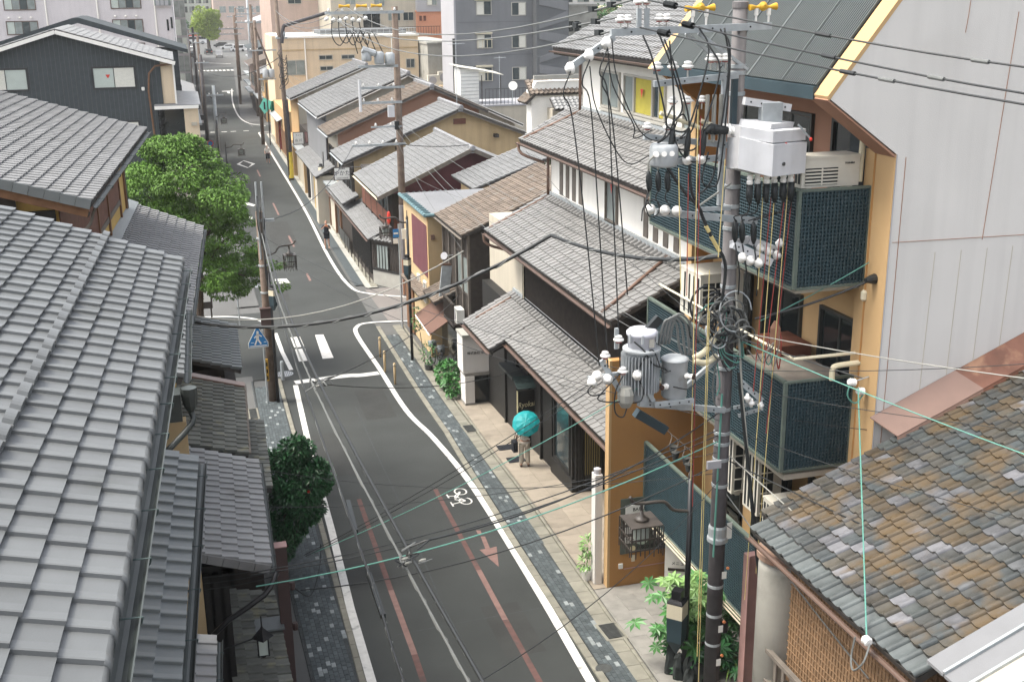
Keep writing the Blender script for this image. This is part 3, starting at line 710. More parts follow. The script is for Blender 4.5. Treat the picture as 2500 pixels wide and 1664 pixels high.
# --- entrance pent roof by the street with its black wall, tan strip and lower eaves
hC = thing('entrance_house', (0, 20.5, 1.2), 'dark walled street house with a pale tiled pent roof behind the camellia', 'house')
eC = V((.0285, .9996, 0)); oC = V((.86, 18.72, 5.0))
rfC, uC, vC, nC = roof(hC, oC, eC, 4.95, .33, 1.75, .275, .27, 'tile_grey', 'band', 130, flip=True)
verge_flaps(rfC, oC+V((0, 0, .02)), vC, 6, .275)
gutter(hC, oC+V((.06, 0, -.02)), oC+eC*4.95+V((.06, 0, -.02)), .04, 'copper_dark', 'gutter', 5)
MB().box(-2.5, .03, 19.2, 24.0, .9, 4.95).build('wall', 'wood_black', hC)
MB().box(-2.4, -.32, 18.9, 19.16, .9, 7.8).build('tan_wall', 'stucco_ochre', hC)
for x in (-.30, -.14, .03): MB().box(x, x+.10, 19.02, 19.14, .9, 4.85).build('post', 'wood_black', hC)
o3 = V((1.10, 17.2, 2.52))
rf3, u3, v3, n3 = roof(hC, o3, V((-.01, .9999, 0)), 5.2, .22, 1.05, .275, .255, 'tile_moss', 'band', 80, name='lower_roof', flip=True)
o4 = V((-.38, 12.15, 5.0))
rf4, *_ = roof(hC, o4, V((.05, .9987, 0)), 4.45, .33, .9, .30, .28, 'tile_grey', 'band', 40, name='side_roof', flip=True)
gutter(hC, o4+V((.06, 0, -.03)), o4+V((.05, .9987, 0))*4.45+V((.06, 0, -.03)), .045, 'copper_dark', 'side_gutter', 6)
MB().box(-1.8, -.45, 12, 16.3, 1.6, 4.95).build('side_wall', 'wood_black', hC)
MB().box(.35, 1.12, 20.6, 21.1, 2.66, 2.70).build('lead_flashing', 'tile_green', hC)
MB().box(-.2, .95, 17.4, 22.2, .9, 2.42).build('lower_wall', 'wood_black', hC)
pipe(hC, [(.95, 18.7, 4.9), (.7, 18.5, 4.6), (-.2, 18.4, 4.05), (-.2, 18.4, 3.2)], .05, 'black_paint', 'rain_pipe')
for i in range(3): MB().tube(sag((-.3, 18.9, 4.9-.12*i), (1.0, 18.75, 5.0-.09*i), .03, 4), .008, 4).build('wire', 'cable', hC)
# tall brown gate post at the pavement edge with its fittings
t = thing('brown_post', (1.15, 20.9, 1.2), 'tall square dark brown post between the tiled eaves and the pavement', 'post')
MB().box(1.06, 1.28, 20.75, 20.97, zg(20.9)-.1, 4.35).build('shaft', 'brown_box', t)
MB().box(1.05, 1.29, 20.74, 20.98, 4.35, 4.37).build('cap', 'pink_steel', t)
for z in (3.45, 2.55): MB().lathe((1.34, 20.86, z), [(.05, -.08), (.06, 0), (.05, .08)], 8).build('fitting', 'brown_box', t)
MB().tube(smooth_path([(1.36, 20.86, 3.4), (1.7, 21.0, 3.1), (1.95, 21.3, 3.6), (2.0, 21.4, 4.0)]), .012, 5).build('cable', 'cable', t)
# hanging eaves lantern
t = thing('eaves_lantern', (.62, 18.8, 3.4), 'small black roofed lantern on an iron bracket over the lower tiles', 'lantern')
MB().lathe((.62, 18.8, 3.62), [(.20, 0), (.17, .03), (.06, .15), (.03, .18), (.012, .22), (.012, .42)], 4).build('lantern_roof', 'black_paint', t)
MB().box(.53, .71, 18.71, 18.89, 3.30, 3.60).build('glass_body', 'glass_pale', t)
for a in (.53, .71):
    for b in (18.71, 18.89): MB().box(a-.012, a+.012, b-.012, b+.012, 3.28, 3.62).build('corner_bar', 'black_paint', t)
MB().lathe((.62, 18.8, 3.2), [(.03, 0), (.11, .06), (.11, .09)], 4).build('base', 'black_paint', t)
MB().tube([(.62, 18.8, 3.66), (-.05, 18.7, 3.55)], .014, 5).build('bracket', 'black_paint', t)
# --- old mossy roof and the plainer one beyond, both by the pavement
hD = thing('old_house', (0, 27, .8), 'low old house with worn greenish roof tiles and a pink copper capping', 'house')
eD = V((.0386, .9993, 0)); oD = V((.82, 24.05, 5.0))
rfD, uD, vD, nD = roof(hD, oD, eD, 4.65, .30, 2.1, .272, .262, 'tile_moss', 'band', 150, flip=True)
far = oD+eD*4.65
MB().beam(far+V((.03, .06, .07)), far+V((.03, .06, .07))+vD*2.1, .30, .05, (nD.x, nD.y, nD.z)).build('copper_cap', 'copper_pink', hD)
MB().beam(far+V((.03, .2, -.05)), far+V((.03, .2, -.05))+vD*2.1, .03, .22, (nD.x, nD.y, nD.z)).build('copper_side', 'copper_pink', hD)
MB().tube([oD+V((.04, 0, .06)), oD+eD*4.65+V((.04, 0, .06))], .03, 6).build('edge_pipe', 'wood_grey', hD)
MB().box(-2.6, .3, 24.3, 28.6, .4, 5.0).build('wall', 'wood_dark', hD)
roof(hD, (1.28, 24.2, 4.1), (.03, .9996, 0), 4.3, .25, .45, .27, .22, 'tile_moss', 'flat', 30, name='gutter_roof', flip=True)
MB().box(-1, .95, 24.3, 28.5, .5, 4.0).build('front_wall', 'wood_dark', hD)
hE = thing('low_house', (0, 32, .4), 'small low house with even grey green tiles beside the blue crossing sign', 'house')
eE = V((.025, .9997, 0)); oE = V((1.04, 30.25, 5.0))
rfE, *_ = roof(hE, oE, eE, 4.5, .30, 1.6, .265, .25, 'tile_green', 'band', 130, flip=True)
MB().box(-2.5, .6, 30.7, 34.6, .2, 4.95).build('wall', 'wood_dark', hE)
MB().box(-2.4, .5, 30.55, 30.68, 3.6, 4.75).build('gable_board', 'wood_brown', hE)
MB().box(.15, .95, 30.45, 34.4, .2, 3.9).build('front_wall', 'wood_dark', hE)
MB().box(.97, .99, 30.9, 33.9, .8, 2.6).build('lattice_front', 'wood_black', hE)
# --- yellow walled house
hF = thing('yellow_house', (-3, 28, .8), 'tall house with yellow plaster, reddish timber and a grey tiled roof beside the maple', 'house')
eF = V((.0638, .998, 0)); nF = V((-.998, .0638, 0)); oF = V((-1.65, 22.25, 11.0))
rfF, uF, vF, nnF = roof(hF, oF, eF, 12.38, .303, 5.6, .285, .27, 'tile_pale', 'flat', 300, flip=True)
verge_flaps(rfF, oF+V((0, -.01, .03)), vF, 20, .27, .15, 'tile_green', (0.06, -.998, 0))
MB().beam(oF+V((-.08, .12, -.20)), oF+V((-.08, .12, -.20))+vF*5.5, .05, .16, (nnF.x, nnF.y, nnF.z)).build('barge_board', 'wood_brown', hF)
MB().beam(oF+V((-.08, .25, -.26)), oF+V((-.08, .25, -.26))+vF*5.5, .3, .05, (nnF.x, nnF.y, nnF.z)).build('soffit', 'wood_dark', hF)
gutter(hF, oF-nF*.07+V((0, 0, -.05)), oF+eF*12.38-nF*.07+V((0, 0, -.05)), .055, 'copper_dark', 'gutter', 8)
def onF(a, b, z): p = oF+eF*a+nF*b; return (p.x, p.y, z)       # a along the street, b back from the eave
MB().prism([onF(.95, .75, 1), onF(12.1, .75, 1), onF(12.1, 5.6, 1), onF(.95, 5.6, 1)], (0, 0, 9.95)).build('wall', 'stucco_yellow', hF)
MB().prism([onF(.95, .75, 10.95), onF(12.1, .75, 10.95), onF(12.1, 5.6, 12.35), onF(.95, 5.6, 12.35)], (0, 0, -.2)).build('wall_top', 'stucco_yellow', hF)
def pan(name, mt, a0, a1, z0, z1, d=.02, b=.75):
    MB().prism([onF(a0, b, z0), onF(a1, b, z0), onF(a1, b-d, z0), onF(a0, b-d, z0)], (0, 0, z1-z0)).build(name, mt, hF)
for a0, a1 in ((6.0, 8.1), (8.1, 10.6)): pan('board_panel', 'wood_red', a0, a1, 9.35, 10.8, .02)
pan('board_panel', 'wood_red', 1.0, 6.0, 8.7, 10.8, .02)
for a in (6.0, 7.95, 10.55, 11.95): pan('post', 'wood_brown', a, a+.13, 8.7, 10.85, .05)
pan('rail', 'wood_grey', 6.2, 10.6, 9.2, 9.34, .03); pan('post', 'black_paint', 12.1, 12.22, 6, 10.85, .06)
MB().prism([onF(.93, 2.0, 9.5), onF(.93, 5.6, 9.5), onF(.93, 5.6, 12.2), onF(.93, 2.0, 11.2)], (.0, .0, 0.001)).build('gable_plaster', 'stucco_yellow', hF)
for b, w in ((1.62, .3), (2.55, .16), (4.2, .16)):
    c = onF(.88, b, 0); MB().box(c[0]-w/2, c[0]+w/2, c[1]-.06, c[1]+.03, 9.0, 11.15+.3*(b-1.6)).build('gable_post', 'wood_brown' if b > 2 else 'wood_dark', hF)
c = onF(.87, 1.15, 0); MB().box(c[0]-.36, c[0]+.36, c[1]-.03, c[1]+.03, 9.0, 10.75).build('gable_boards', 'wood_black', hF)
MB().tube(smooth_path([onF(.2, -.02, 10.85), onF(.4, .3, 10.4), onF(.5, 1.6, 10.15)]), .03, 6).build('downpipe', 'wood_grey', hF)
o8 = V((-.13, 25.0, 7.9)); e8 = V((.0544, .9985, 0))
rf8, u8, v8, n8 = roof(hF, o8, e8, 10.66, .42, 2.15, .275, .26, 'tile_pale', 'flat', 240, name='lower_roof', flip=True)
gutter(hF, o8+V((.06, 0, -.04)), o8+e8*10.66+V((.06, 0, -.04)), .045, 'copper_dark', 'lower_gutter', 9)
MB().prism([(-1.9, 25.3, .9), (-.75, 25.3, .9), (-.2, 35.4, .9), (-1.4, 35.4, .9)], (0, 0, 7.0)).build('front_wall', 'stucco_yellow', hF)
q = o8+v8*2.12; MB().beam(q+n8*.08, q+e8*10.66+n8*.08, .30, .05, (n8.x, n8.y, n8.z)).build('flashing', 'tile_green', hF)
# standing signboard at the corner
t = thing('signboard', (.38, 54.3, 0), 'tall white standing signboard with brush lettering at the lane corner', 'signboard')
MB().box(-.05, .80, 54.27, 54.40, .55, 4.3).build('frame', 'wood_dark', t)
MB().box(.0, .72, 54.255, 54.268, .88, 2.62).build('panel', 'sign_white', t); MB().box(.0, .72, 54.255, 54.268, 2.82, 4.22).build('panel', 'sign_white', t)
for x in (.02, .68): MB().box(x, x+.07, 54.29, 54.38, 0, .56).build('leg', 'wood_dark', t)
FZ = lambda x, z, y: frame((x, y, z), (1, 0, 0), (0, 0, 1))
text('lettering', '徳', .34, FZ(.28, 1.12, 54.25), 'ink', t); text('lettering', '237', .16, FZ(.22, .70, 54.262), 'sign_white', t)
text('lettering', 'す\nし', .16, FZ(.22, 1.72, 54.25), 'ink', t); text('lettering', '京\n料\n理', .22, FZ(.45, 3.4, 54.25), 'ink', t)
MB().lathe((.22, 54.252, 2.28), [(.19, 0), (.19, .008)], 16, (0, -1, 0)).build('red_emblem', 'sign_red', t); MB().lathe((.22, 54.243, 2.28), [(.10, 0), (.10, .004)], 12, (0, -1, 0)).build('emblem_centre', 'sign_white', t)
# --- dark gabled house beyond the maple
hG = thing('dark_house', (-5, 92, 0), 'black clad gabled house with cream barge boards and pale windows', 'house')
ap = V((-7.54, 87.4, 12.45)); er = V((.1, 87.4, 10.15)); el = V((-15.2, 87.4, 10.15))
MB().prism([(-14.2, 88, 0), (-.85, 88, 0), (-.85, 88, 10.2), (-7.54, 88, 12.25), (-14.2, 88, 10.2)], (0, 13, 0)).build('wall', 'clad_dark', hG)
cw = MB()
for i in range(44): cw.box(-14.1+i*.30, -14.08+i*.30, 87.985, 87.999, 0, 10.2+(2.0*(1-abs(-7.54+14.1-i*.3)/6.66)) if abs(-7.54+14.1-i*.3) < 6.6 else 10.1)
cw.build('cladding_joint', 'grey_dark', hG)
roof(hG, (.1, 87.3, 10.2), (0, 1, 0), 12.7, .301, 7.98, .45, .45, 'tile_grey', 'flat', 0, name='roof')
roof(hG, (-15.2, 100.0, 10.2), (0, -1, 0), 12.7, .301, 7.98, .45, .45, 'tile_grey', 'flat', 0, name='roof')
MB().beam(ap+V((0, -.12, -.12)), er+V((.1, -.12, -.12)), .06, .26).build('barge_board', 'plaster_white', hG); MB().beam(ap+V((0, -.12, -.12)), el+V((0, -.12, -.12)), .06, .26).build('barge_board', 'plaster_white', hG)
window(hG, (-5.4, 87.99, 8.45), (1, 0, 0), (0, 0, 1), 2.75, 1.35, fr='black_paint', colors=['glass_pale', 'curtain'], ft=.12)
window(hG, (-12.5, 87.99, 8.5), (1, 0, 0), (0, 0, 1), 2.72, 1.35, fr='black_paint', colors=['curtain', 'glass_pale'], ft=.12)
window(hG, (-4.9, 87.99, 4.7), (1, 0, 0), (0, 0, 1), 2.2, 1.3, fr='black_paint', colors=['glass_pale', 'curtain'], ft=.12)
MB().quad((-4.60, 87.94, 9.35), (-4.44, 87.94, 9.08), (-4.28, 87.94, 9.35)).build('access_mark', 'sign_red', hG)
pipe(hG, [(.1, 87.7, 10.0), (-1.65, 87.85, 9.35), (-1.68, 87.85, 4.8), (-1.68, 87.85, 0)], .07, 'wood_brown')
MB().box(-.84, .0, 88.1, 97, 7.2, 10.1).build('side_wall', 'stucco_cream', hG); MB().box(-.02, .1, 88.0, 88.14, 7.0, 10.1).build('corner_trim', 'plaster_white', hG)
MB().lathe((-2.15, 87.93, 8.3), [(.1, -.12), (.12, 0), (.1, .12)], 8).build('lamp', 'plaster_white', hG)
pr = MB(); pr.prism([(-1.5, 87.4, 7.05), (1.7, 87.6, 7.0), (1.75, 96, 7.25), (-.6, 96, 7.45)], (0, 0, .12)); pr.build('porch_roof', 'tile_grey', hG)
MB().box(-1.5, 1.55, 87.35, 87.42, 6.85, 7.08).build('porch_fascia', 'plaster_white', hG)
MB().box(.5, 1.5, 87.7, 95, 0, 7.0).build('porch_wall', 'stucco_cream', hG); MB().box(-1.3, .5, 88.0, 88.2, 4.5, 6.9).build('porch_opening', 'glass_dark', hG)
MB().box(-.95, .78, 86.9, 87.05, 3.9, 4.85).build('parapet', 'plaster_white', hG); MB().box(-.95, .78, 87.05, 87.6, 0, 4.6).build('parapet_base', 'stucco_beige', hG)
MB().box(.95, 1.35, 87.55, 87.69, 5.6, 5.85).build('name_plate', 'stucco_beige', hG)
MB().box(.2, 1.2, 86.9, 92, 4.0, 4.12).build('low_roof', 'grey_light', hG)
hH = thing('black_roof_house', (-4, 104, 0), 'house behind the dark gable with a broad black roof edge', 'house')
r1 = MB(); r1.prism([(-15.5, 102, 10.55), (-7.3, 102, 13.02), (-6.9, 102, 13.02), (1.35, 102, 10.35), (1.35, 102, 10.05), (-7, 102, 12.6), (-15.5, 102, 10.2)], (0, 11, 0)); r1.build('roof', 'clad_dark', hH)
MB().box(-14, .55, 102.5, 112, 0, 10.2).build('wall', 'clad_dark', hH)
MB().box(.56, .60, 103, 104.2, 5.2, 7.4).build('dark_panel', 'black_paint', hH); MB().box(.6, 1.9, 100.8, 106, 6.0, 6.15).build('canopy', 'grey_light', hH); MB().box(.5, 1.7, 102, 106, 0, 6.0).build('shop_front', 'stucco_beige', hH)
# --- pale apartment block
hI = thing('apartment_block', (-15, 155, 0), 'pale lilac rendered apartment block rising behind the black roofs', 'building')
MB().box(-45, .62, 150, 165, 0, 24).build('wall', 'wall_lilac', hI)
for x0, w in ((-18.05, 3.3), (-6.3, 3.3), (-30.5, 3.3)):
    for z0 in (10.55, 13.3, 16.05, 7.8):
        window(hI, (x0, 149.99, z0), (1, 0, 0), (0, 0, 1), w, 1.36, fr='brown_metal', panes=4, ft=.1, colors=['glass_pale', 'glass_grey', 'glass', 'glass_grey'])
        for k in range(3): MB().lathe((x0+.3+k*1.2, 149.9, z0+1.75), [(.12, 0), (.14, .1), (.05, .18)], 8).build('vent_cap', 'plaster_white', hI)
for x in (-13.6, -7.9, -1.4): MB().cyl((x, 149.9, 0), (x, 149.9, 24), .09, n=6).build('downpipe', 'plaster_white', hI)
for x, z in ((-.18, 10.6), (.28, 10.85)): MB().box(x, x+.22, 149.95, 150.02, z, z+1.3).build('slot_window', 'glass_dark', hI)
MB().box(-1.6, .7, 149.9, 152, 13.3, 13.5).build('balcony_edge', 'wall_lilac', hI); MB().box(-1.4, .5, 149.8, 150.02, 13.5, 15.5).build('balcony_opening', 'glass_grey', hI)
for x in (-1.2, -.7, -.2): MB().box(x, x+.4, 149.6, 149.8, 13.5, 14.3).build('plant_tub', 'grey_light', hI)
hJ = thing('glass_building', (1.5, 172, 0), 'narrow green glass fronted building beside the apartment block', 'building')
MB().box(.9, 2.35, 170, 185, 0, 22).build('core', 'grey_light', hJ)
for i in range(8):
    for k in range(2): MB().box(.95+k*.7, 1.6+k*.7, 169.9, 170, 2.2+i*2.4, 4.3+i*2.4).build('pane', 'glass_grey' if (i+k) % 3 else 'glass_pale', hJ)
# ------------------------------------------------------------------ restaurant house with four tiers of tiled roof
NY = V((0, -1, 0))
hR = thing('restaurant_house', (11, 31, .5), 'white and black restaurant house with stacked tiled roofs above the forecourt', 'house')
def rroof(h, x, y1, y0, z, sl, run, tu, tv, mt, lim, name, kind='flat', **k):       # street eave at x from y0 to y1, rising away from the street
    return roof(h, (x, y1, z), NY, y1-y0, sl, run*math.sqrt(1+sl*sl), tu, tv, mt, kind, lim, name=name, **k)
# walls
MB().box(10.12, 15.5, 29.14, 39.6, -.1, 4.6).build('ground_wall', 'wood_black', hR)
MB().box(11.3, 15.4, 23.25, 29.14, -.1, 4.6).build('passage_wall', 'stucco_beige', hR)
MB().box(10.45, 15.4, 24.2, 35.2, 4.4, 6.95).build('upper_wall', 'wood_black', hR)
MB().box(10.45, 15.4, 35.2, 39.7, 3.2, 7.0).build('plaster_wall', 'stucco_beige', hR)
MB().box(11.6, 15.4, 23.15, 36.0, 7.0, 10.3).build('white_wall', 'plaster_white', hR)
MB().box(12.5, 15.4, 23.2, 35.5, 10.3, 12.95).build('top_wall', 'plaster_white', hR)
# roofs
r1 = rroof(hR, 9.2, 33.2, 23.25, 4.18, .52, 1.28, .27, .25, 'tile_shop', 220, 'pent_roof')[0]
r2 = rroof(hR, 8.68, 36.7, 33.2, 3.93, .52, 1.8, .27, .25, 'tile_shop', 110, 'pent_roof_end')[0]
r3 = rroof(hR, 9.45, 36.5, 24.75, 7.05, .50, 2.2, .275, .26, 'tile_shop', 300, 'middle_roof')[0]
r4 = rroof(hR, 10.75, 36.8, 23.3, 9.93, .55, 1.8, .275, .26, 'tile_shop', 260, 'second_roof')[0]
r5 = rroof(hR, 11.75, 36.3, 23.2, 12.86, .50, 3.7, .28, .27, 'tile_grey', 200, 'top_roof')[0]
for (x, z, y0, y1) in ((9.2, 4.10, 23.3, 33.2), (8.68, 3.85, 33.2, 36.7), (9.45, 6.97, 24.75, 36.5), (10.75, 9.85, 23.3, 36.8), (11.75, 12.78, 23.2, 36.3)):
    gutter(hR, (x-.06, y0, z), (x-.06, y1, z), .06, 'brown_metal')
    MB().box(x+.05, x+.10, y0, y1, z-.12, z+.02).build('fascia', 'wood_dark', hR)
    MB().quad((x+.08, y0, z-.02), (x+.08, y1, z-.02), (x+1.4, y1, z-.02+.55), (x+1.4, y0, z-.02+.55)).build('soffit', 'wood_dark', hR)
# run-off pipes lying on the tiles, down-pipes at the corners
def lay(x0, x1, y, z0, sl, dy=0): pipe(hR, [(x0, y, z0+.1), (x1, y+dy, z0+(x1-x0)*sl+.1)], .045, 'copper_brown', 'run_off_pipe')
lay(9.45, 11.55, 25.35, 7.05, .50, .9); lay(10.8, 12.4, 36.4, 9.93, .55, -.9); lay(9.55, 11.5, 36.3, 7.05, .5, -.2); lay(9.0, 10.4, 36.2, 4.05, .52, -.1)
pipe(hR, [(12.42, 35.5, 12.7), (12.42, 35.5, 10.95)], .05, 'copper_brown'); pipe(hR, [(11.5, 36.0, 9.7), (11.5, 36.0, 8.2)], .05, 'copper_brown')
pipe(hR, [(10.7, 36.75, 9.85), (10.78, 36.6, 9.5), (11.4, 36.1, 9.25)], .05, 'copper_brown')
pipe(hR, [(9.4, 36.45, 6.95), (9.5, 36.4, 6.6), (10.35, 36.0, 6.35)], .05, 'copper_brown')
pipe(hR, [(9.1, 23.5, 4.0), (9.2, 23.5, 3.7), (9.3, 23.55, 1.0)], .05, 'brown_metal')
# flashing boards where roofs meet walls, with a row of scalloped tiles
for (x, z, y0, y1) in ((10.45, 4.90, 24.2, 36.5), (11.6, 8.18, 23.2, 36.0), (12.5, 10.95, 23.2, 35.4)):
    MB().box(x-.07, x, y0, y1, z-.02, z+.13).build('flashing', 'galv', hR)
    me = MB().lathe((0, 0, 0), [(.085, -.11), (.085, .11)], 7, (1, 0, .5)).mesh('cover_tile'); me.materials.append(M('tile_shop'))
    pieces('cover_tile', me, [Matrix.Translation((x-.15, y0+.14+i*.275, z-.05)) for i in range(int((y1-y0)/.275))], hR, 60, 7, .2)
# dark lattice of the upper storey
mb = MB(); y = 24.4
while y < 35.1: mb.box(10.40, 10.445, y, y+.03, 4.98, 6.86); y += .075
mb.build('lattice', 'wood_dark', hR, kind='stuff')
for z in (4.95, 6.82): MB().box(10.38, 10.448, 24.3, 35.2, z, z+.07).build('lattice_rail', 'wood_dark', hR)
MB().box(10.36, 10.448, 35.12, 35.24, 4.9, 6.95).build('corner_post', 'wood_dark', hR); MB().box(10.34, 10.36, 35.06, 35.10, 5.0, 6.8).build('post_edge', 'cream_box', hR)
# slits and slot window of the white storey, mullioned windows of the top one
for y in [34.75+.0-i*.62 for i in range(4)]+[27.70-i*.66 for i in range(4)]:
    MB().box(11.575, 11.598, y, y+.30, 8.36, 9.72).build('wall_slit', 'wood_grey', hR)
window(hR, (11.59, 30.75, 8.35), (0, -1, 0), (0, 0, 1), .80, 1.15, mt='glass_grey', fr='wood_grey', panes=1, ft=.07)
for y, w, c in ((33.65, 1.45, ['glass_grey', 'glass_grey']), (31.75, .70, ['glass_grey']), (30.95, 1.25, ['blind_yellow']), (29.6, .75, ['glass', 'blind_yellow'])):
    window(hR, (12.49, y, 11.28), (0, -1, 0), (0, 0, 1), w, .98, fr='alum', panes=len(c), colors=c, ft=.06)
MB().box(12.43, 12.495, 26.2, 33.8, 11.12, 11.20).build('window_sill', 'alum', hR)
window(hR, (12.49, 27.6, 11.0), (0, -1, 0), (0, 0, 1), .9, .9, fr='alum', panes=2, colors=['glass_grey', 'blind_yellow'])
MB().quad((12.42, 30.45, 11.98), (12.42, 30.35, 11.72), (12.42, 30.25, 11.98)).build('access_mark', 'sign_red', hR)
MB().quad((11.55, 30.42, 9.42), (11.55, 30.33, 9.12), (11.55, 30.24, 9.42)).build('access_mark', 'sign_red', hR)
# shop front: dark bays, show window, slatted corner with warm light between the slats
window(hR, (10.11, 30.95, 1.15), (0, -1, 0), (0, 0, 1), 1.35, 1.9, mt='glass', fr='wood_black', panes=1, ft=.08, name='show_window')
MB().box(10.104, 10.11, 29.75, 30.5, 1.3, 1.75).build('window_display', 'stucco_brown', hR)
for y in (29.25, 31.15, 32.3, 33.6, 35.0, 36.4): MB().box(10.04, 10.118, y, y+.12, .1, 3.9).build('front_post', 'wood_black', hR)
MB().box(10.0, 10.118, 29.14, 31.1, .4, 1.05).build('bench', 'wood_black', hR)
mb = MB()
for i in range(16): mb.box(10.2+i*.07, 10.243+i*.07, 29.08, 29.135, .75, 3.0)
mb.build('slats', 'wood_black', hR, kind='stuff')
gl = bpy.data.materials.new('warm_light'); gl.use_nodes = True; b_ = gl.node_tree.nodes['Principled BSDF']; b_.inputs['Base Color'].default_value = (.36, .27, .09, 1); b_.inputs['Emission Color'].default_value = (1, .72, .22, 1); b_.inputs['Emission Strength'].default_value = .06; MATS['warm_light'] = gl
MB().box(10.4, 10.85, 29.128, 29.138, 1.2, 2.6).build('lit_pane', 'warm_light', hR)
MB().box(9.6, 10.1, 33.9, 35.6, 2.62, 2.72).build('small_canopy', 'copper_dark', hR)
# hanging name board under a little copper roof
t = thing('name_board', (10.0, 33.2, 2.1), 'black hanging name board with cream brush script over the forecourt', 'sign')
MB().box(9.56, 10.42, 33.2, 33.24, 1.74, 2.50).build('board', 'wood_black', t); MB().box(9.555, 9.58, 33.18, 33.26, 1.76, 2.5).build('edge_strip', 'gold', t)
text('lettering', 'Ryokakuo', .25, frame((9.98, 33.195, 2.03), (1, 0, .06), (0, 0, 1)), 'gold', t, sx=.82, shear=.25)
text('lettering', '京\n丁\n門', .10, FZ(10.17, 2.30, 33.195), 'gold', t)
MB().prism([(9.5, 33.0, 2.62), (9.5, 33.5, 2.86), (10.5, 33.5, 2.86), (10.5, 33.0, 2.62)], (0, 0, .03)).build('copper_hood', 'copper_green', t)
for z, y in ((2.66, 33.05), (2.74, 33.22), (2.83, 33.4)): MB().box(9.5, 10.5, y, y+.02, z, z+.035).build('hood_seam', 'copper_green', t)
# white gate box beside the forecourt
t = thing('sign_kiosk', (9.8, 38.9, .06), 'white plastered kiosk wall with small black lettering and a dark opening below', 'kiosk')
z0 = zg(38.9)
MB().box(9.15, 10.3, 38.85, 39.7, 1.35, 2.72).build('upper_block', 'wall_pale', t); MB().box(9.12, 10.36, 38.78, 39.75, 2.72, 2.80).build('cap', 'concrete', t)
MB().box(9.2, 10.42, 38.8, 39.7, 1.22, 1.345).build('ledge', 'stone', t)
MB().box(9.2, 9.55, 38.78, 39.5, z0, 1.22).build('pier', 'wall_pale', t); MB().box(10.2, 10.42, 38.82, 39.5, z0, 1.22).build('pier', 'wall_pale', t); MB().box(9.55, 10.2, 39.0, 39.5, z0, 1.22).build('opening', 'glass_dark', t)
MB().box(9.18, 9.56, 38.76, 39.5, z0, z0+.14).build('plinth', 'stone', t)
MB().box(10.22, 10.30, 38.80, 38.849, 1.38, 2.3).build('trim', 'wood_brown', t)
text('lettering', '株式会社 涼丁卸', .12, FZ(9.75, 2.08, 38.845), 'ink', t)
# ------------------------------------------------------------------ orange building with lattice balconies
hO = thing('orange_building', (11, 19.5, 1.2), 'ochre and white building with dark teal lattice balconies and a ribbed metal roof', 'building')
MB().prism([(10.95, 16.05, 1), (10.95, 16.05, 12.05), (9.70, 16.05, 12.95), (9.78, 16.05, 13.12), (12.0, 16.05, 15.9), (20, 16.05, 15.9), (20, 16.05, 1)], (0, .5, 0)).build('end_wall', 'wall_pale', hO)
# orange returns of the end wall: street face and raking edge paler, sunlight put into their colour; soffit edge browner
MB().box(10.935, 10.952, 16.052, 16.9, 1, 12.05).build('wall_return', 'stucco_tan', hO)
MB().prism([(10.94, 16.053, 12.03), (9.69, 16.053, 12.93), (9.67, 16.053, 12.96), (9.64, 16.053, 12.94), (10.92, 16.053, 12.0)], (0, .55, 0)).build('soffit_edge', 'stucco_brown', hO)
MB().prism([(9.67, 16.046, 12.93), (12.02, 16.046, 15.93), (11.97, 16.046, 15.97), (9.64, 16.046, 13.0)], (0, .42, 0)).build('raking_edge', 'stucco_tan', hO)
# expansion joints of the white end wall, cut as thin strips
for a, b in (((11.0, 10.62), (20, 10.47)), ((11.10, 6), (11.12, 12.0)), ((12.72, 10.55), (12.95, 14.2))):
    MB().beam((a[0], 16.047, a[1]), (b[0], 16.047, b[1]), .008, .012, (0, -1, 0)).build('wall_joint', 'stucco_brown', hO)
for i in range(5): MB().beam((11.75+i*.5, 16.048, 6.5), (11.83+i*.505, 16.048, 10.4), .006, .008, (0, -1, 0)).build('wall_joint', 'stucco_beige', hO)
MB().tube(smooth_path([(12.05, 16.045, 14.6), (12.03, 16.045, 14.2), (12.0, 16.045, 13.9)]), .006, 4).build('crack', 'stucco_brown', hO)
MB().beam((10.953, 16.045, 6), (10.953, 16.045, 12.05), .012, .016, (0, -1, 0)).build('wall_corner_bead', 'grey_light', hO)
# far fin wall: low broad part and tall part, their edges painted paler as if sunlit
MB().box(8.80, 12.4, 22.9, 23.12, 1.0, 6.72).build('fin_wall', 'stucco_orange', hO); MB().box(8.74, 8.80, 22.895, 23.125, 1.0, 6.73).build('fin_edge', 'stucco_tan', hO)
MB().prism([(10.7, 22.9, 6.72), (10.7, 22.9, 12.3), (9.66, 22.9, 13.05), (12.0, 22.9, 16), (14, 22.9, 16), (14, 22.9, 6.72)], (0, .22, 0)).build('fin_upper', 'stucco_orange', hO)
MB().prism([(9.60, 22.86, 13.02), (12.0, 22.86, 16.05), (12.07, 22.86, 16.0), (9.72, 22.86, 13.0)], (0, .30, 0)).build('raking_edge', 'stucco_tan', hO)
MB().box(10.62, 10.7, 22.88, 23.14, 6.7, 12.3).build('fin_edge', 'stucco_tan', hO)
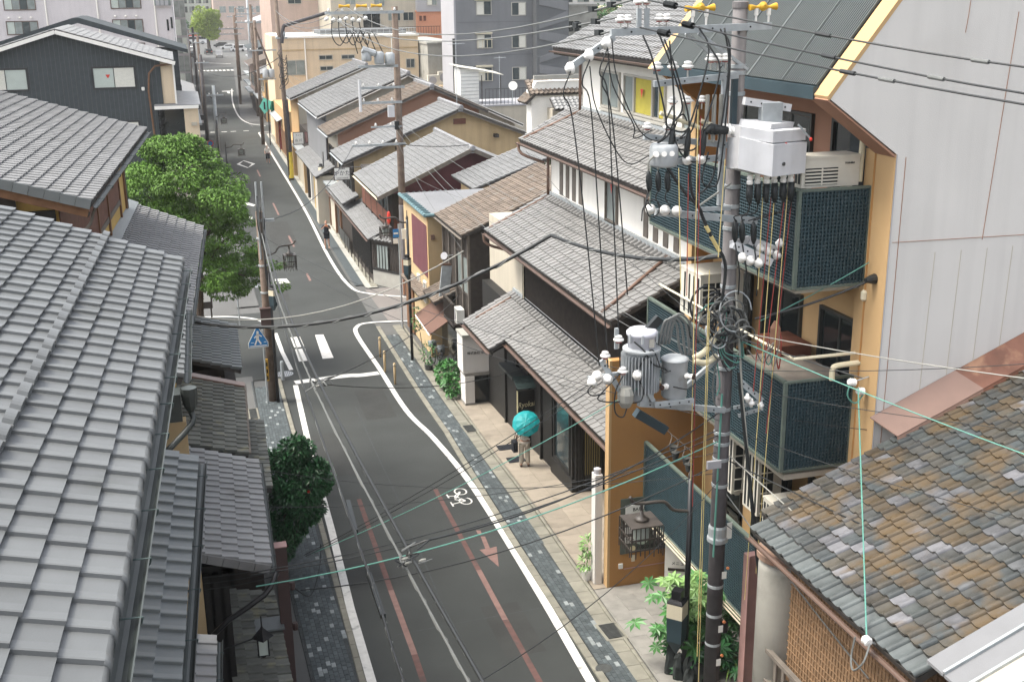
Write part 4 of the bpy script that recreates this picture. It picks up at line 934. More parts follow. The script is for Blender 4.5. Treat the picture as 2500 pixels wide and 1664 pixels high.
# body wall behind the balconies, storey by storey, windows between
for z0_, z1_ in ((1, 3.0), (3.0, 6.4), (6.4, 9.8), (9.8, 13.1)):
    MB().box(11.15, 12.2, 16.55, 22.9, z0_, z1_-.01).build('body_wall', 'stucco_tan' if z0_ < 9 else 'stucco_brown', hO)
    for (y0, y1) in ((16.95, 18.2), (19.0, 20.4), (21.0, 22.2)):
        window(hO, (11.14, y1, z0_+.45), (0, -1, 0), (0, 0, 1), y1-y0, 2.1, mt='glass_dark', fr='alum_dark', panes=2, ft=.06)
    MB().box(9.72, 11.15, 16.8, 22.88, z1_-.12, z1_-.02).build('balcony_floor', 'stucco_beige', hO) if z1_ < 13 else None
MB().box(11.0, 11.16, 16.9, 17.5, 9.95, 13.0).build('louvre_door', 'clad_dark', hO)
# ribbed metal roof
sl = 1.26; dv = V((1, 0, sl)).normalized(); nv_ = V((-sl, 0, 1)).normalized(); e0 = V((9.72, 0, 13.12))
MB().prism([(9.72, 16.5, 13.10), (9.72, 22.88, 13.10), (12.05, 22.88, 16.04), (12.05, 16.5, 16.04)], (.06, 0, -.05)).build('metal_roof', 'metal_roof', hO)
mb = MB(); y = 16.52
while y < 22.86:
    a = e0+V((0, y, 0))+nv_*.02; mb.obox(a+dv*1.87, dv, V((0, 1, 0)), nv_, 1.87, .016, .020); y += .062
mb.build('roof_ribs', 'metal_rib', hO, kind='stuff')
for i in range(5): MB().obox(e0+V((0, 17.6+i*1.2, 0))+nv_*.03+dv*1.87, dv, V((0, 1, 0)), nv_, 1.87, .025, .025).build('roof_seam', 'metal_rib', hO)
MB().box(9.62, 9.74, 16.45, 22.9, 12.92, 13.12).build('roof_gutter', 'metal_teal', hO)
MB().quad((9.74, 16.5, 12.95), (9.74, 22.9, 12.95), (11.16, 22.9, 13.05), (11.16, 16.5, 13.05)).build('soffit', 'stucco_brown', hO)
# lattice balconies: street face and return towards the camera
def balcony(z0, z1, y0, y1, ret=True):
    bt = MB().box(9.60, 9.66, y0-.06, y0, z0-.03, z1+.03).box(9.60, 9.66, y1, y1+.05, z0, z1).box(9.59, 9.67, y0, y1, z1, z1+.045).box(9.59, 9.67, y0, y1, z0-.05, z0)
    if ret: bt.box(9.66, 10.94, y0-.06, y0, z1, z1+.04).box(9.66, 10.94, y0-.06, y0, z0-.05, z0).box(10.91, 10.94, y0-.06, y0, z0, z1)
    fr_ = bt.build('balcony', 'lattice_rim', hO)
    MB().box(9.665, 9.675, y0, y1, z0, z1).build('backing', 'lattice', fr_)
    mb = MB(); z = z0+.02
    while z < z1-.02:                            # louvre blades of the street face
        mb.obox((9.635, (y0+y1)/2, z), (1, 0, -.5), (0, 1, 0), (.5, 0, 1), .020, (y1-y0)/2, .006); z += .055
    y = y0+.03
    while y < y1: mb.box(9.618, 9.64, y, y+.016, z0, z1); y += .075
    mb.build('louvres', 'lattice', fr_, kind='stuff')
    if ret:
        MB().box(9.66, 10.93, y0-.02, y0-.012, z0, z1).build('backing', 'lattice', fr_)
        mb = MB(); z = z0+.02
        while z < z1-.02: mb.box(9.66, 10.92, y0-.05, y0-.03, z, z+.024); z += .065
        x = 9.68
        while x < 10.9: mb.box(x, x+.024, y0-.055, y0-.022, z0, z1); x += .065
        mb.build('grid', 'lattice', fr_, kind='stuff')
    return fr_
balcony(3.02, 4.70, 17.2, 22.85, False); balcony(6.50, 8.10, 16.80, 22.85); balcony(9.82, 11.42, 16.72, 22.85)
for k in range(3): MB().box(9.585-.02*k, 9.61-.02*k, 17.0, 22.85, 2.98-.06*k, 3.0-.06*k).build('sill_line', 'cream_box', hO)
MB().tube(smooth_path([(10.85, 16.9, 11.5), (10.87, 16.9, 12.6)]), .05, 8).build('vent_pipe', 'pvc_cream', hO); MB().tube([(9.72, 16.72, 8.55), (10.9, 16.72, 8.55)], .03, 6).build('rail', 'cream_box', hO)
MB().tube(smooth_path([(9.72, 22.5, 8.5), (9.72, 16.75, 8.55)]), .025, 6).build('rail', 'cream_box', hO)
MB().tube(smooth_path([(10.45, 16.66, 8.12), (10.45, 16.66, 8.30), (10.52, 16.64, 8.38), (10.95, 16.62, 8.40)]), .05, 8).build('vent_pipe', 'pvc_cream', hO)
MB().box(9.75, 10.85, 17.0, 18.6, 7.9, 8.05).build('planter_board', 'wood_grey', hO); MB().box(10.35, 11.0, 18.3, 19.2, 7.3, 8.25).build('bamboo_screen', 'wood_red', hO)
MB().tube([(10.93, 16.6, 12.0), (10.93, 16.6, 1.5)], .018, 6).build('conduit', 'stucco_orange', hO)
MB().lathe((10.92, 16.6, 9.6), [(.02, -.1), (.06, -.06), (.06, .06), (.02, .1)], 8).build('junction_box', 'cream_box', hO)
MB().lathe((10.93, 16.35, 9.95), [(.09, 0), (.07, .10), (.04, .20)], 10, (-1, -.2, 0)).build('cable_boot', 'rubber', hO)
# plaques on the fin wall
t = thing('shop_directory', (9.6, 22.85, 2.2), 'dark green directory board with rows of white name plates on the orange wall', 'sign')
MB().box(9.05, 10.62, 22.86, 22.895, 1.95, 3.35).build('board', 'sign_board', t)
for i, (x0, x1) in enumerate(((9.16, 9.72), (9.86, 10.5))):
    for k in range(4):
        pl = MB().box(x0, x1, 22.84, 22.859, 2.22+k*.25, 2.43+k*.25).build('name_plate', 'sign_white', t)
        text('lettering', [['花ぐら', '四季亭', '二階堂', 'BAR 月'], ['', '永楽', 'PRIVATE', 'ACB']][i][k] or '-', .12, FZ((x0+x1)/2+.08, 2.32+k*.25, 22.836), 'ink', t)
text('lettering', 'BAR', .07, FZ(9.23, 2.34, 22.836), 'ink', t); text('lettering', '八坂の塔 大通どり', .11, FZ(9.9, 2.07, 22.856), 'ink', t)
MB().lathe((9.36, 22.858, 2.07), [(.07, 0), (.07, .008)], 12, (0, -1, 0)).build('emblem', 'gold', t)
MB().box(9.34, 9.42, 22.87, 22.898, 1.72, 1.88).build('switch_plate', 'cream_box', hO); MB().box(9.02, 9.12, 22.86, 22.898, 1.58, 1.70).build('socket', 'sign_white', hO); MB().tube([(9.15, 22.88, 1.55), (10.6, 22.88, 1.57)], .012, 5).build('conduit', 'pink_steel', hO)
t = thing('menu_board', (10.35, 22.3, 1.1), 'white folding menu board leaning by the passage under the lattice', 'signboard')
for k in (0, 1): MB().obox((10.35, 22.35+k*.22, 1.72), (1, -.5, 0), (0, 0, 1), (.5, 1, 0), .24, .62, .012).build('board', 'sign_white', t)
MB().obox((10.34, 22.33, 1.62), (1, -.5, 0), (0, 0, 1), (.5, 1, 0), .25, .03, .02).build('band', 'wood_dark', t)
text('lettering', 'メニュー', .10, frame((10.33, 22.32, 1.78), (1, -.5, 0), (0, 0, 1)), 'ink', t)
t = thing('white_gate_post', (8.68, 23.25, 1.05), 'white square post standing against the pale edge of the orange wall', 'post')
MB().box(8.52, 8.70, 23.15, 23.40, .95, 3.9).build('shaft', 'wall_pale', t); MB().lathe((8.61, 23.27, 3.9), [(.09, 0), (.09, .12), (.05, .14)], 8).build('cap', 'grey_light', t)
# wall lamp etc.
# ------------------------------------------------------------------ old mottled roof in the lower right corner
hZ = thing('mottled_roof_house', (11, 12, 1.6), 'old house with a mottled brown and grey tiled roof in the lower right corner', 'house')
rZ, uZ, vZ, nZ = roof(hZ, (8.72, 15.72, 6.28), NY, 4.72, .42, 6.6, .275, .255, 'tile_old', 's', 300, eave=False)
rZe = roof(hZ, (8.42, 15.5, 6.12), NY, 4.5, .42, .34, .275, .30, 'tile_slate', 's', 40, name='eave_course')
wy = lambda x: 6.28+(x-8.72)*.42
for a, b, m_, n_ in ((10.85, 12.45, 'copper_pink', 'copper_flashing'), (12.45, 14.4, 'copper_rust', 'rusty_flashing')):
    MB().prism([(a, 16.04, wy(a)+.42), (b, 16.04, wy(b)+.42), (b+.28, 15.62, wy(b)+.20), (a+.28, 15.62, wy(a)+.20)], (0, 0, .02)).build(n_, m_, hZ)
    MB().prism([(a+.28, 15.62, wy(a)+.20), (b+.28, 15.62, wy(b)+.20), (b+.28, 15.60, wy(b)+.14), (a+.28, 15.60, wy(a)+.14)], (0, .02, 0)).build(n_, m_, hZ)
# white sheet roof beyond the tile edge, seam caps
for k in range(7):
    y1 = 10.98-k*.36
    MB().prism([(8.55, y1, 6.36), (8.55, y1-.34, 6.36), (14.5, y1-.34, 6.36+5.95*.42), (14.5, y1, 6.36+5.95*.42)], (0, 0, .04)).build('sheet_roof', 'stucco_beige' if k > 1 else 'grey_render', hZ)
    MB().beam((8.55, y1-.35, 6.42), (14.5, y1-.35, 6.42+5.95*.42), .04, .05).build('roof_seam', 'galv', hZ)
MB().box(9.05, 9.10, 6, 15.5, 3.4, 6.2).build('wall', 'bamboo', hZ); MB().box(9.11, 14, 6, 15.5, 1.3, 6.3).build('inner_wall', 'bamboo', hZ)
mb = MB(); y = 6.1
while y < 15.4: mb.box(9.035, 9.05, y, y+.03, 3.7, 6.1); y += .085
for i in range(18): mb.box(9.03, 9.04, 6, 15.4, 3.75+i*.13, 3.765+i*.13)
mb.build('woven_strips', 'bamboo', hZ, kind='stuff')
for i in range(22): MB().box(8.78, 8.82, 9.6+i*.26, 9.68+i*.26, 3.35, 3.85).build('baluster', 'wood_grey', hZ)
MB().box(8.75, 8.84, 9.4, 15.4, 3.85, 3.92).build('hand_rail', 'wood_grey', hZ); MB().box(8.75, 8.84, 9.4, 15.4, 3.27, 3.34).build('bottom_rail', 'wood_grey', hZ)
MB().prism([(8.2, 9, 2.6), (9.05, 9, 3.2), (9.05, 14.6, 3.2), (8.2, 14.6, 2.6)], (0, 0, .05)).build('lean_to_roof', 'stucco_brown', hZ)
gutter(hZ, (8.36, 9.6, 6.02), (8.36, 15.5, 6.02), .05, 'brown_metal')
t = thing('concrete_tank', (9.15, 15.4, 1.4), 'weathered round concrete pier behind the pink steel post', 'pier')
MB().lathe((9.12, 15.6, 1.2), [(.42, 0), (.42, 4.1), (.40, 4.3)], 20).build('shaft', 'concrete', t, True); MB().lathe((9.12, 15.6, 5.5), [(.46, 0), (.46, .1), (.4, .12)], 20).build('cap', 'rust_metal', t)
t = thing('pink_post', (9.3, 17.0, 1.4), 'tall pinkish steel channel post beside the utility pole', 'post')
MB().box(9.18, 9.42, 16.95, 17.12, 1.2, 4.8).build('channel', 'pink_steel', t); MB().box(9.18, 9.20, 16.90, 16.95, 1.2, 4.82).build('flange', 'pink_steel', t); MB().box(9.40, 9.42, 16.90, 16.95, 1.2, 4.82).build('flange', 'pink_steel', t)
# ------------------------------------------------------------------ the row of houses beyond, on the right
hB2 = thing('brown_roof_house', (11, 42.5, 0), 'weathered wooden shop house with a brown tiled roof next to the restaurant', 'house')
rroof(hB2, 9.6, 45.1, 40.5, 6.05, .42, 4.4, .27, .25, 'tile_brown', 220, 'roof')
MB().box(9.95, 15, 40.7, 45.0, 0, 6.2).build('wall', 'wood_dark', hB2)
gutter(hB2, (9.55, 40.5, 5.98), (9.55, 45.1, 5.98), .05, 'wood_grey')
for y in (40.7, 41.6, 42.7, 43.8, 44.9): MB().box(9.86, 9.96, y, y+.1, 0, 6.0).build('post', 'wood_grey', hB2)
window(hB2, (9.94, 42.6, 3.7), (0, -1, 0), (0, 0, 1), 1.7, 1.4, mt='glass_grey', fr='wood_dark', panes=2)
MB().box(9.3, 9.95, 40.9, 42.6, 2.5, 2.6).build('balcony_floor', 'wood_dark', hB2)
for i in range(9): MB().box(9.3, 9.34, 40.9+i*.2, 40.95+i*.2, 2.6, 3.35).build('baluster', 'wood_dark', hB2)
MB().box(9.28, 9.36, 40.85, 42.7, 3.35, 3.42).build('hand_rail', 'wood_dark', hB2)
rroof(hB2, 9.0, 45.0, 42.9, 2.95, .45, .95, .27, .25, 'tile_brown', 40, 'pent_roof')
MB().prism([(8.6, 42.0, 1.95), (8.6, 44.75, 2.05), (9.7, 44.75, 2.75), (9.7, 42.0, 2.65)], (0, 0, .04)).build('awning', 'awning', hB2)
MB().tube([(8.6, 42.0, 1.95), (8.6, 44.75, 2.05)], .03, 6).build('awning_bar', 'plaster_white', hB2)
MB().box(9.70, 9.95, 41.0, 44.8, 0, 1.9).build('dark_opening', 'glass_dark', hB2)
MB().obox((9.55, 43.2, 3.75), (.12, 0, 1), (0, 1, 0), (1, 0, -.12), .62, .05, .20).build('sign_box', 'galv', hB2); MB().obox((9.58, 43.2, 4.42), (.12, 0, 1), (0, 1, 0), (1, 0, -.12), .04, .06, .21).build('sign_top', 'copper_brown', hB2)
t = thing('heat_pump', (9.55, 41.2, 2.6), 'small white outdoor unit on the wooden balcony of the brown roofed house', 'air conditioner')
MB().box(9.45, 9.75, 40.95, 41.55, 2.62, 3.15).build('casing', 'sign_white', t); MB().lathe((9.44, 41.3, 2.9), [(.2, 0), (.2, .01)], 14, (-1, 0, 0)).build('fan_guard', 'grey_light', t)
t = thing('parabola_dish', (9.75, 43.2, 4.9), 'white parabola dish fixed over the wooden shop front', 'dish')
MB().lathe((9.55, 43.2, 4.75), [(.02, 0), (.09, .02), (.15, .06)], 14, (-.6, -.7, .4)).build('bowl', 'grey_light', t); MB().tube([(9.55, 43.2, 4.75), (9.9, 43.3, 4.75)], .02, 5).build('arm', 'galv', t)
hC2 = thing('ochre_house', (10.5, 47, 0), 'ochre rendered corner house with a maroon panel and blue copper gutter', 'house')
MB().box(9.37, 14, 45.3, 50.6, 0, 5.95).build('wall', 'stucco_ochre', hC2)
MB().box(9.33, 9.368, 45.5, 48.6, 3.35, 5.5).build('maroon_panel', 'maroon', hC2)
MB().box(9.34, 9.369, 45.3, 45.5, 0, 5.95).build('corner_strip', 'stucco_tan', hC2)
MB().box(9.25, 14, 45.15, 50.7, 5.95, 6.05).build('parapet', 'grey_render', hC2)
for a, b in (((9.22, 45.15, 6.02), (9.22, 50.7, 6.02)), ((9.22, 45.15, 6.02), (10.9, 45.15, 6.02))): MB().cyl(a, b, .075, n=8).build('copper_gutter', 'copper_blue', hC2)
for i in range(13): MB().box(9.16, 9.5, 45.4+i*.4, 45.46+i*.4, 6.05, 6.11).build('gutter_strap', 'copper_blue', hC2)
for y in (45.9, 47.2): window(hC2, (9.36, y+.5, 2.2), (0, -1, 0), (0, 0, 1), .35, .8, fr='plaster_white', panes=1)
rroof(hC2, 8.95, 49.6, 45.4, 2.55, .45, .42, .27, .25, 'tile_brown', 20, 'pent_roof')
MB().box(9.30, 9.37, 48.8, 50.4, 0, 2.3).build('door', 'wood_brown', hC2)
MB().box(9.45, 9.6, 45.2, 45.3, 5.0, 5.2).build('wall_lamp', 'copper_brown', hC2); MB().lathe((10.1, 45.24, 4.85), [(.17, 0), (.17, .05), (.1, .07)], 14, (0, -1, 0)).build('round_vent', 'copper_brown', hC2)
# corner house across the side street
hD2 = thing('corner_house', (11, 62, 0), 'corner restaurant with bay window on a concrete plinth across the side street', 'house')
MB().prism([(9.16, 58.7, 0), (10.35, 56.9, 0), (16, 56.9, 0), (16, 75.5, 0), (9.16, 75.5, 0)], (0, 0, 2.5)).build('ground_wall', 'wood_dark', hD2)
MB().prism([(9.12, 58.65, 0), (10.33, 56.82, 0), (10.5, 56.82, 0), (9.3, 58.75, 0)], (0, 0, .80)).build('plinth', 'concrete', hD2)
MB().prism([(9.10, 58.62, .8), (10.31, 56.80, .8), (10.5, 56.82, .8), (9.3, 58.75, .8)], (0, 0, .12)).build('bay_sill', 'wood_black', hD2)
for i in range(10):
    f = (i+.5)/10; MB().cyl((9.10+1.2*f, 58.66-1.84*f, .92), (9.10+1.2*f, 58.66-1.84*f, 2.15), .018, n=5).build('bay_bar', 'wood_dark', hD2)
MB().prism([(9.32, 58.35, .95), (9.78, 57.65, .95), (9.80, 57.68, .95), (9.34, 58.38, .95)], (0, 0, 1.2)).build('bay_pane', 'glass_grey', hD2)
r_, u_, v_, n_ = rroof(hD2, 8.9, 75.7, 58.4, 2.42, .5, 1.15, .28, .27, 'tile_grey', 180, 'pent_roof', minpx=7)
roof(hD2, (9.0, 58.5, 2.42), (1.35, -1.9, 0), 2.1, .5, .9, .28, .27, 'tile_grey', 's', 30, name='bay_roof', minpx=7)
MB().box(9.9, 16, 57.0, 66.5, 2.4, 5.2).build('upper_wall', 'wood_dark', hD2)
MB().box(9.84, 9.90, 57.1, 66, 3.15, 3.95).build('upper_rail_panel', 'wood_red', hD2)
for i in range(5): MB().box(9.83, 9.90, 57.1+i*1.9, 57.22+i*1.9, 3.0, 4.9).build('post', 'wood_dark', hD2)
for i in range(4): window(hD2, (9.89, 58.9+i*1.9, 4.0), (0, -1, 0), (0, 0, 1), 1.5, .8, mt='glass', fr='wood_dark', panes=2, ft=.04)
for k, x in enumerate((9.95, 10.75, 11.55)): MB().box(x, x+.06, 56.9, 57.0, 3.0, 4.9).build('corner_post', 'wood_dark', hD2)
MB().box(9.95, 12.4, 56.93, 56.98, 3.05, 3.7).build('balcony_panel', 'wood_red', hD2)
for i in range(11): MB().box(10.0+i*.22, 10.06+i*.22, 56.88, 56.93, 3.05, 3.7).build('baluster', 'wood_red', hD2)
rD = rroof(hD2, 9.2, 64.6, 56.3, 4.93, .45, 4.8, .28, .27, 'tile_grey', 220, 'roof', minpx=7)[0]
roof(hD2, (18.8, 56.3, 4.93), (0, 1, 0), 8.3, .45, 5.26, .28, .27, 'tile_grey', 'flat', 0, name='back_roof')
ridge(rD, (14.0, 56.2, 7.12), (14.0, 64.7, 7.12))
roof(hD2, (10.3, 56.0, 4.55), (1, 0, 0), 8.0, .5, 1.0, .28, .27, 'tile_grey', 's', 60, name='gable_pent', minpx=7)
MB().prism([(9.7, 56.9, 5.0), (18.3, 56.9, 5.0), (14, 56.9, 6.95)], (0, .1, 0)).build('gable', 'maroon', hD2)
MB().beam((9.1, 56.2, 4.88), (14, 56.2, 7.08), .06, .2).build('barge_board', 'wood_grey', hD2); MB().beam((18.9, 56.2, 4.88), (14, 56.2, 7.08), .06, .2).build('barge_board', 'wood_grey', hD2)
gutter(hD2, (9.14, 56.3, 4.86), (9.14, 64.6, 4.86), .05, 'pvc_cream'); gutter(hD2, (8.85, 58.6, 2.35), (8.85, 75.7, 2.35), .05, 'brown_metal')
mb = MB()
for i in range(60): mb.box(9.08, 9.15, 59.0+i*.11, 59.04+i*.11, .5, 2.2)
mb.build('lattice', 'wood_black', hD2, kind='stuff')
for i in range(8): MB().box(8.93, 8.97, 58.8+i*1.3, 58.88+i*1.3, .05, .95).build('fence_post', 'wood_dark', hD2)
MB().box(8.94, 8.96, 66, 70, .3, 1.0).build('low_fence', 'alum_dark', hD2)
for y in (70.2, 72.5, 75.2): MB().box(9.05, 9.16, y, y+.2, 0, 2.3).build('pillar', 'wood_brown', hD2)
MB().box(9.1, 9.158, 72.8, 75.0, .1, 2.2).build('door', 'stucco_beige', hD2)
MB().box(8.4, 9.6, 76.0, 77.3, 0, 3.2).build('annex', 'stucco_beige', hD2); rroof(hD2, 8.3, 79, 75.8, 3.15, .5, 1.3, .28, .27, 'tile_grey', 30, 'annex_roof', minpx=7)
def gabled(name, lab, y0, y1, xe, ze, xr, zr, xb, zb, rmt, wall, gab, front, sub=None, lim=100, barge='plaster_white', tu=.30):
    h = thing(name, (12, (y0+y1)/2, 0), lab, 'house'); sl = (zr-ze)/(xr-xe); run = xr-xe
    rf = rroof(h, xe, y1, y0, ze, sl, run, tu, .28, rmt, lim, 'roof', minpx=6.5)[0]
    sb = (zr-zb)/(xb-xr); roof(h, (xb, y0, zb), (0, 1, 0), y1-y0, sb, (xb-xr)*math.sqrt(1+sb*sb), tu, .28, rmt, 'flat', 0, name='back_roof')
    ridge(rf, (xr, y0-.05, zr+.03), (xr, y1+.05, zr+.03), limit=20)
    MB().prism([(xe+.7, y0+.5, 0), (xe+.7, y0+.5, ze+.7*sl-.1), (xr, y0+.5, zr-.12), (xb-.5, y0+.5, zb+.5*sb-.1), (xb-.5, y0+.5, 0)], (0, y1-y0-.9, 0)).build('wall', gab, h)
    MB().box(xe+.62, xe+.70, y0+.5, y1-.4, 0, ze+.2).build('front_wall', front, h)
    MB().beam((xe, y0+.05, ze-.06), (xr, y0+.05, zr-.06), .08, .22).build('barge_board', barge, h); MB().beam((xb, y0+.05, zb-.06), (xr, y0+.05, zr-.06), .08, .22).build('barge_board', barge, h)
    gutter(h, (xe-.06, y0, ze-.06), (xe-.06, y1, ze-.06), .06, 'galv')
    return h
hE2 = gabled('ochre_gable_house', 'house with a tall ochre gable wall and small vent behind the corner house', 67.3, 72.9, 9.0, 5.2, 16.1, 8.05, 21.5, 5.9, 'tile_grey', '', 'stucco_ochre', 'wood_dark', lim=120, barge='wood_grey')
MB().box(15.75, 16.5, 67.72, 67.79, 7.1, 7.42).build('gable_vent', 'wood_red', hE2)
for x in (12.2, 14.2, 18.2): MB().box(x, x+.25, 67.4, 67.79, 6.0+.3*(3-abs(x-16)), 6.2+.3*(3-abs(x-16))).build('purlin_end', 'wood_dark', hE2)
rroof(hE2, 8.75, 73, 66.6, 2.9, .5, .95, .3, .28, 'tile_grey', 60, 'pent_roof', minpx=6.5)
for y in (67.9, 70, 72): window(hE2, (9.61, y+1.4, 3.3), (0, -1, 0), (0, 0, 1), 1.4, 1.2, mt='glass', fr='wood_dark', panes=3)
MB().box(9.3, 9.61, 66.9, 72.5, 0, 2.6).build('shop_front', 'wood_black', hE2)
hF2 = gabled('brown_gable_house', 'house with brown roof tiles and rust coloured side wall between grey roofs', 73.8, 79.0, 9.0, 6.05, 15.8, 8.85, 19.5, 7.2, 'tile_brown', '', 'stucco_brown', 'stucco_beige', lim=120, barge='wood_grey')
for y in (74.6, 76.6): window(hF2, (9.61, y+1.5, 3.6), (0, -1, 0), (0, 0, 1), 1.5, 1.4, mt='glass_dark', fr='wood_dark', panes=2)
MB().box(9.2, 9.61, 74.2, 78.6, 0, 2.8).build('shop_front', 'wood_dark', hF2); MB().box(8.8, 9.7, 74, 79, 2.8, 2.92).build('canopy', 'galv', hF2)
hG2 = gabled('long_roof_house', 'house with a long grey roof and white barge boards over a blue grey front', 79.2, 91.0, 9.0, 6.72, 15.35, 9.35, 23.5, 5.6, 'tile_grey', '', 'stucco_beige', 'grey_render', lim=150)
MB().box(9.55, 9.615, 79.5, 90.6, 3.2, 6.4).build('blue_cladding', 'grey_render', hG2); rroof(hG2, 8.5, 90.8, 79.6, 2.95, .4, 1.1, .3, .28, 'tile_grey', 40, 'pent_roof', minpx=6.5)
for i in range(5): MB().box(8.9, 9.6, 80+i*2.2, 80.3+i*2.2, 0, 2.9).build('pillar', ['stucco_beige', 'stucco_yellow', 'plaster_white', 'wood_dark', 'stucco_tan'][i], hG2)
MB().box(9.15, 9.55, 80.2, 90.5, 0, 2.9).build('shop_front', 'wood_dark', hG2)
hH2 = gabled('far_gable_house', 'grey roofed house nearest the cream building with a dark gap before it', 97.5, 104.5, 9.0, 6.45, 15.4, 8.95, 21, 6.5, 'tile_grey', '', 'stucco_beige', 'stucco_tan', lim=60)
MB().box(9.0, 9.6, 98, 104, 0, 3).build('shop_front', 'stucco_tan', hH2)
for i in range(4): MB().box(8.95, 9.0, 98.4+i*1.4, 99.2+i*1.4, .2, 2.2).build('door', 'wood_dark', hH2)
hW = thing('walled_yard', (12, 94, 0), 'low dark shop front filling the gap between two tiled houses', 'house')
MB().box(9.6, 15, 91.2, 97.2, 0, 4.4).build('wall', 'wood_dark', hW); MB().box(8.9, 9.6, 91.4, 97.2, 2.7, 2.85).build('canopy', 'galv', hW); MB().box(9.2, 9.6, 91.6, 96.8, 0, 2.7).build('shop_front', 'stucco_beige', hW)
# shop signs on this row
def hang_sign(name, lab, x, y, z, w, h, body, mt='sign_white', tm='ink', rim='wood_dark', size=None, side=None):
    t = thing(name, (x, y, z), lab, 'sign'); MB().box(x-w/2-.05, x+w/2+.05, y, y+.12, z-h/2-.05, z+h/2+.05).build('box', rim, t); MB().box(x-w/2, x+w/2, y-.012, y, z-h/2, z+h/2).build('face', mt, t)
    k = 0
    for b, s, dz in body: text('lettering', b, s, FZ(x, z+dz, y-.018), tm, t); k += 1
    MB().tube([(x+w/2, y+.06, z+h/2), (x+w/2+.7, y+.06, z+h/2)], .025, 5).build('bracket', 'black_paint', t); return t
hang_sign('shop_sign', 'white shop sign with black Japanese lettering above the grey pent roof', 8.80, 66.4, 4.72, .86, .66, [('やかた', .32, .02), ('お食事処', .10, .28), ('YASAKA HOUSE', .095, -.25)])
hang_sign('shop_sign', 'white shop sign with a black picture, beside a maroon one', 8.9, 91.5, 3.9, .75, .85, [('山 川', .24, -.15), ('きょう', .14, .25)]); hang_sign('shop_sign', 'small maroon shop sign beside the white picture sign', 9.75, 91.4, 3.95, .6, .7, [('茶', .3, 0)], 'pink_steel', 'wood_dark', 'maroon')
t = thing('small_lantern_sign', (9.0, 77.2, 2.9), 'little grey lantern box under the white shop sign', 'lantern'); MB().box(8.75, 9.0, 77.3, 77.5, 2.5, 3.0).build('body', 'stucco_beige', t); MB().box(9.02, 9.4, 77.4, 77.5, 2.65, 2.95).build('plate', 'sign_board', t)
# ------------------------------------------------------------------ mid-distance blocks
hK = thing('cream_building', (17, 127, 0), 'flat roofed cream rendered building with roof railings above the tiled row', 'building')
MB().box(10.3, 24.8, 122, 134, 0, 10.35).build('wall', 'stucco_cream', hK); MB().box(9.85, 10.3, 122, 131, 0, 10.6).build('side_wall', 'stucco_cream', hK)
MB().box(10.2, 24.9, 121.85, 134.1, 10.35, 10.55).build('coping', 'plaster_white', hK); MB().box(10.4, 24.7, 121.93, 122.0, 9.15, 9.25).build('string_course', 'stucco_ochre', hK)
for x, z, w, h in ((11.2, 6.75, 1.8, 1.4), (14.5, 8.2, 1.3, .38), (16.8, 8.22, 1.28, .34), (14.55, 7.12, 1.28, .36), (23.5, 7.15, .85, .85)): window(hK, (x, 121.99, z), (1, 0, 0), (0, 0, 1), w, h, mt='glass_grey' if w > 1.5 else 'glass', fr='alum', panes=2, ft=.06)
for x in (13.1, 22.0): MB().cyl((x, 121.9, 0), (x, 121.9, 10.3), .07, n=6).build('downpipe', 'plaster_white', hK)
for i in range(17): MB().cyl((14+i*.66, 122.2, 10.5), (14+i*.66, 122.2, 11.15), .025, n=4).build('railing_post', 'galv', hK)
for z in (10.75, 11.15): MB().cyl((13.9, 122.2, z), (24.7, 122.2, z), .03, n=5).build('railing_bar', 'galv', hK)
MB().box(15, 24, 124, 130, 10.5, 11.0).build('roof_plant', 'grey_dark', hK)
MB().prism([(9.0, 112, 3.1), (9.0, 121, 3.1), (10.5, 121, 3.8), (10.5, 112, 3.8)], (0, 0, .08)).build('side_awning', 'galv', hK); MB().box(9.5, 13, 108, 121.5, 0, 4.4).build('annex', 'stucco_tan', hK); MB().box(9.46, 9.5, 109, 120, .2, 2.4).build('shop_front', 'wood_brown', hK)
def block(name, lab, b, mt, rows=(), fr='alum', roofmt=None, cat='building'):
    h = thing(name, ((b[0]+b[1])/2, (b[2]+b[3])/2, 0), lab, cat); MB().box(*b).build('wall', mt, h)
    for x, z, w, hh, c in rows: window(h, (x, b[2]-.01, z), (1, 0, 0), (0, 0, 1), w, hh, fr=fr, panes=2 if w > .7 else 1, colors=c, ft=.06)
    MB().box(b[0]-.1, b[1]+.1, b[2]-.1, b[3]+.1, b[5], b[5]+.2).build('coping', roofmt or mt, h); return h
hL = block('grey_flats', 'mid grey block of flats with small windows under cream hoods', (25.6, 33.0, 108, 113.4, 0, 22), 'grey_render', [(27.6, z, 1.35, 1.15, ['curtain', 'glass']) for z in (9.6, 12.6, 6.6)]+[(31.0, z, 1.3, 1.1, ['glass', 'curtain']) for z in (9.55, 12.5, 6.6)])
for z in (10.85, 13.85, 7.85): MB().box(27.4, 29.0, 107.7, 108.05, z, z+.16).build('window_hood', 'cream_box', hL)
for z in (9.55, 6.55):
    for x in (27.6, 28.05, 28.5, 28.95): MB().box(x, x+.05, 107.85, 107.9, z, z+.75).build('window_guard', 'cream_box', hL)
    MB().box(27.55, 29.05, 107.84, 107.9, z+.75, z+.82).build('guard_rail', 'cream_box', hL)
MB().box(25.42, 25.6, 108.02, 113.4, 0, 22).build('side_wall', 'grey_light', hL); MB().cyl((25.3, 107.9, 0), (25.3, 107.9, 10.5), .12, n=8).build('downpipe', 'alum_dark', hL)
for z in (8.9, 11.9): MB().box(25.7, 33, 107.98, 108.0, z, z+.03).build('wall_joint', 'grey_dark', hL)
hM = block('dark_flats', 'darker grey stair tower with open landings beside the grey flats', (33.02, 36.2, 106.8, 120, 0, 22), 'grey_dark')
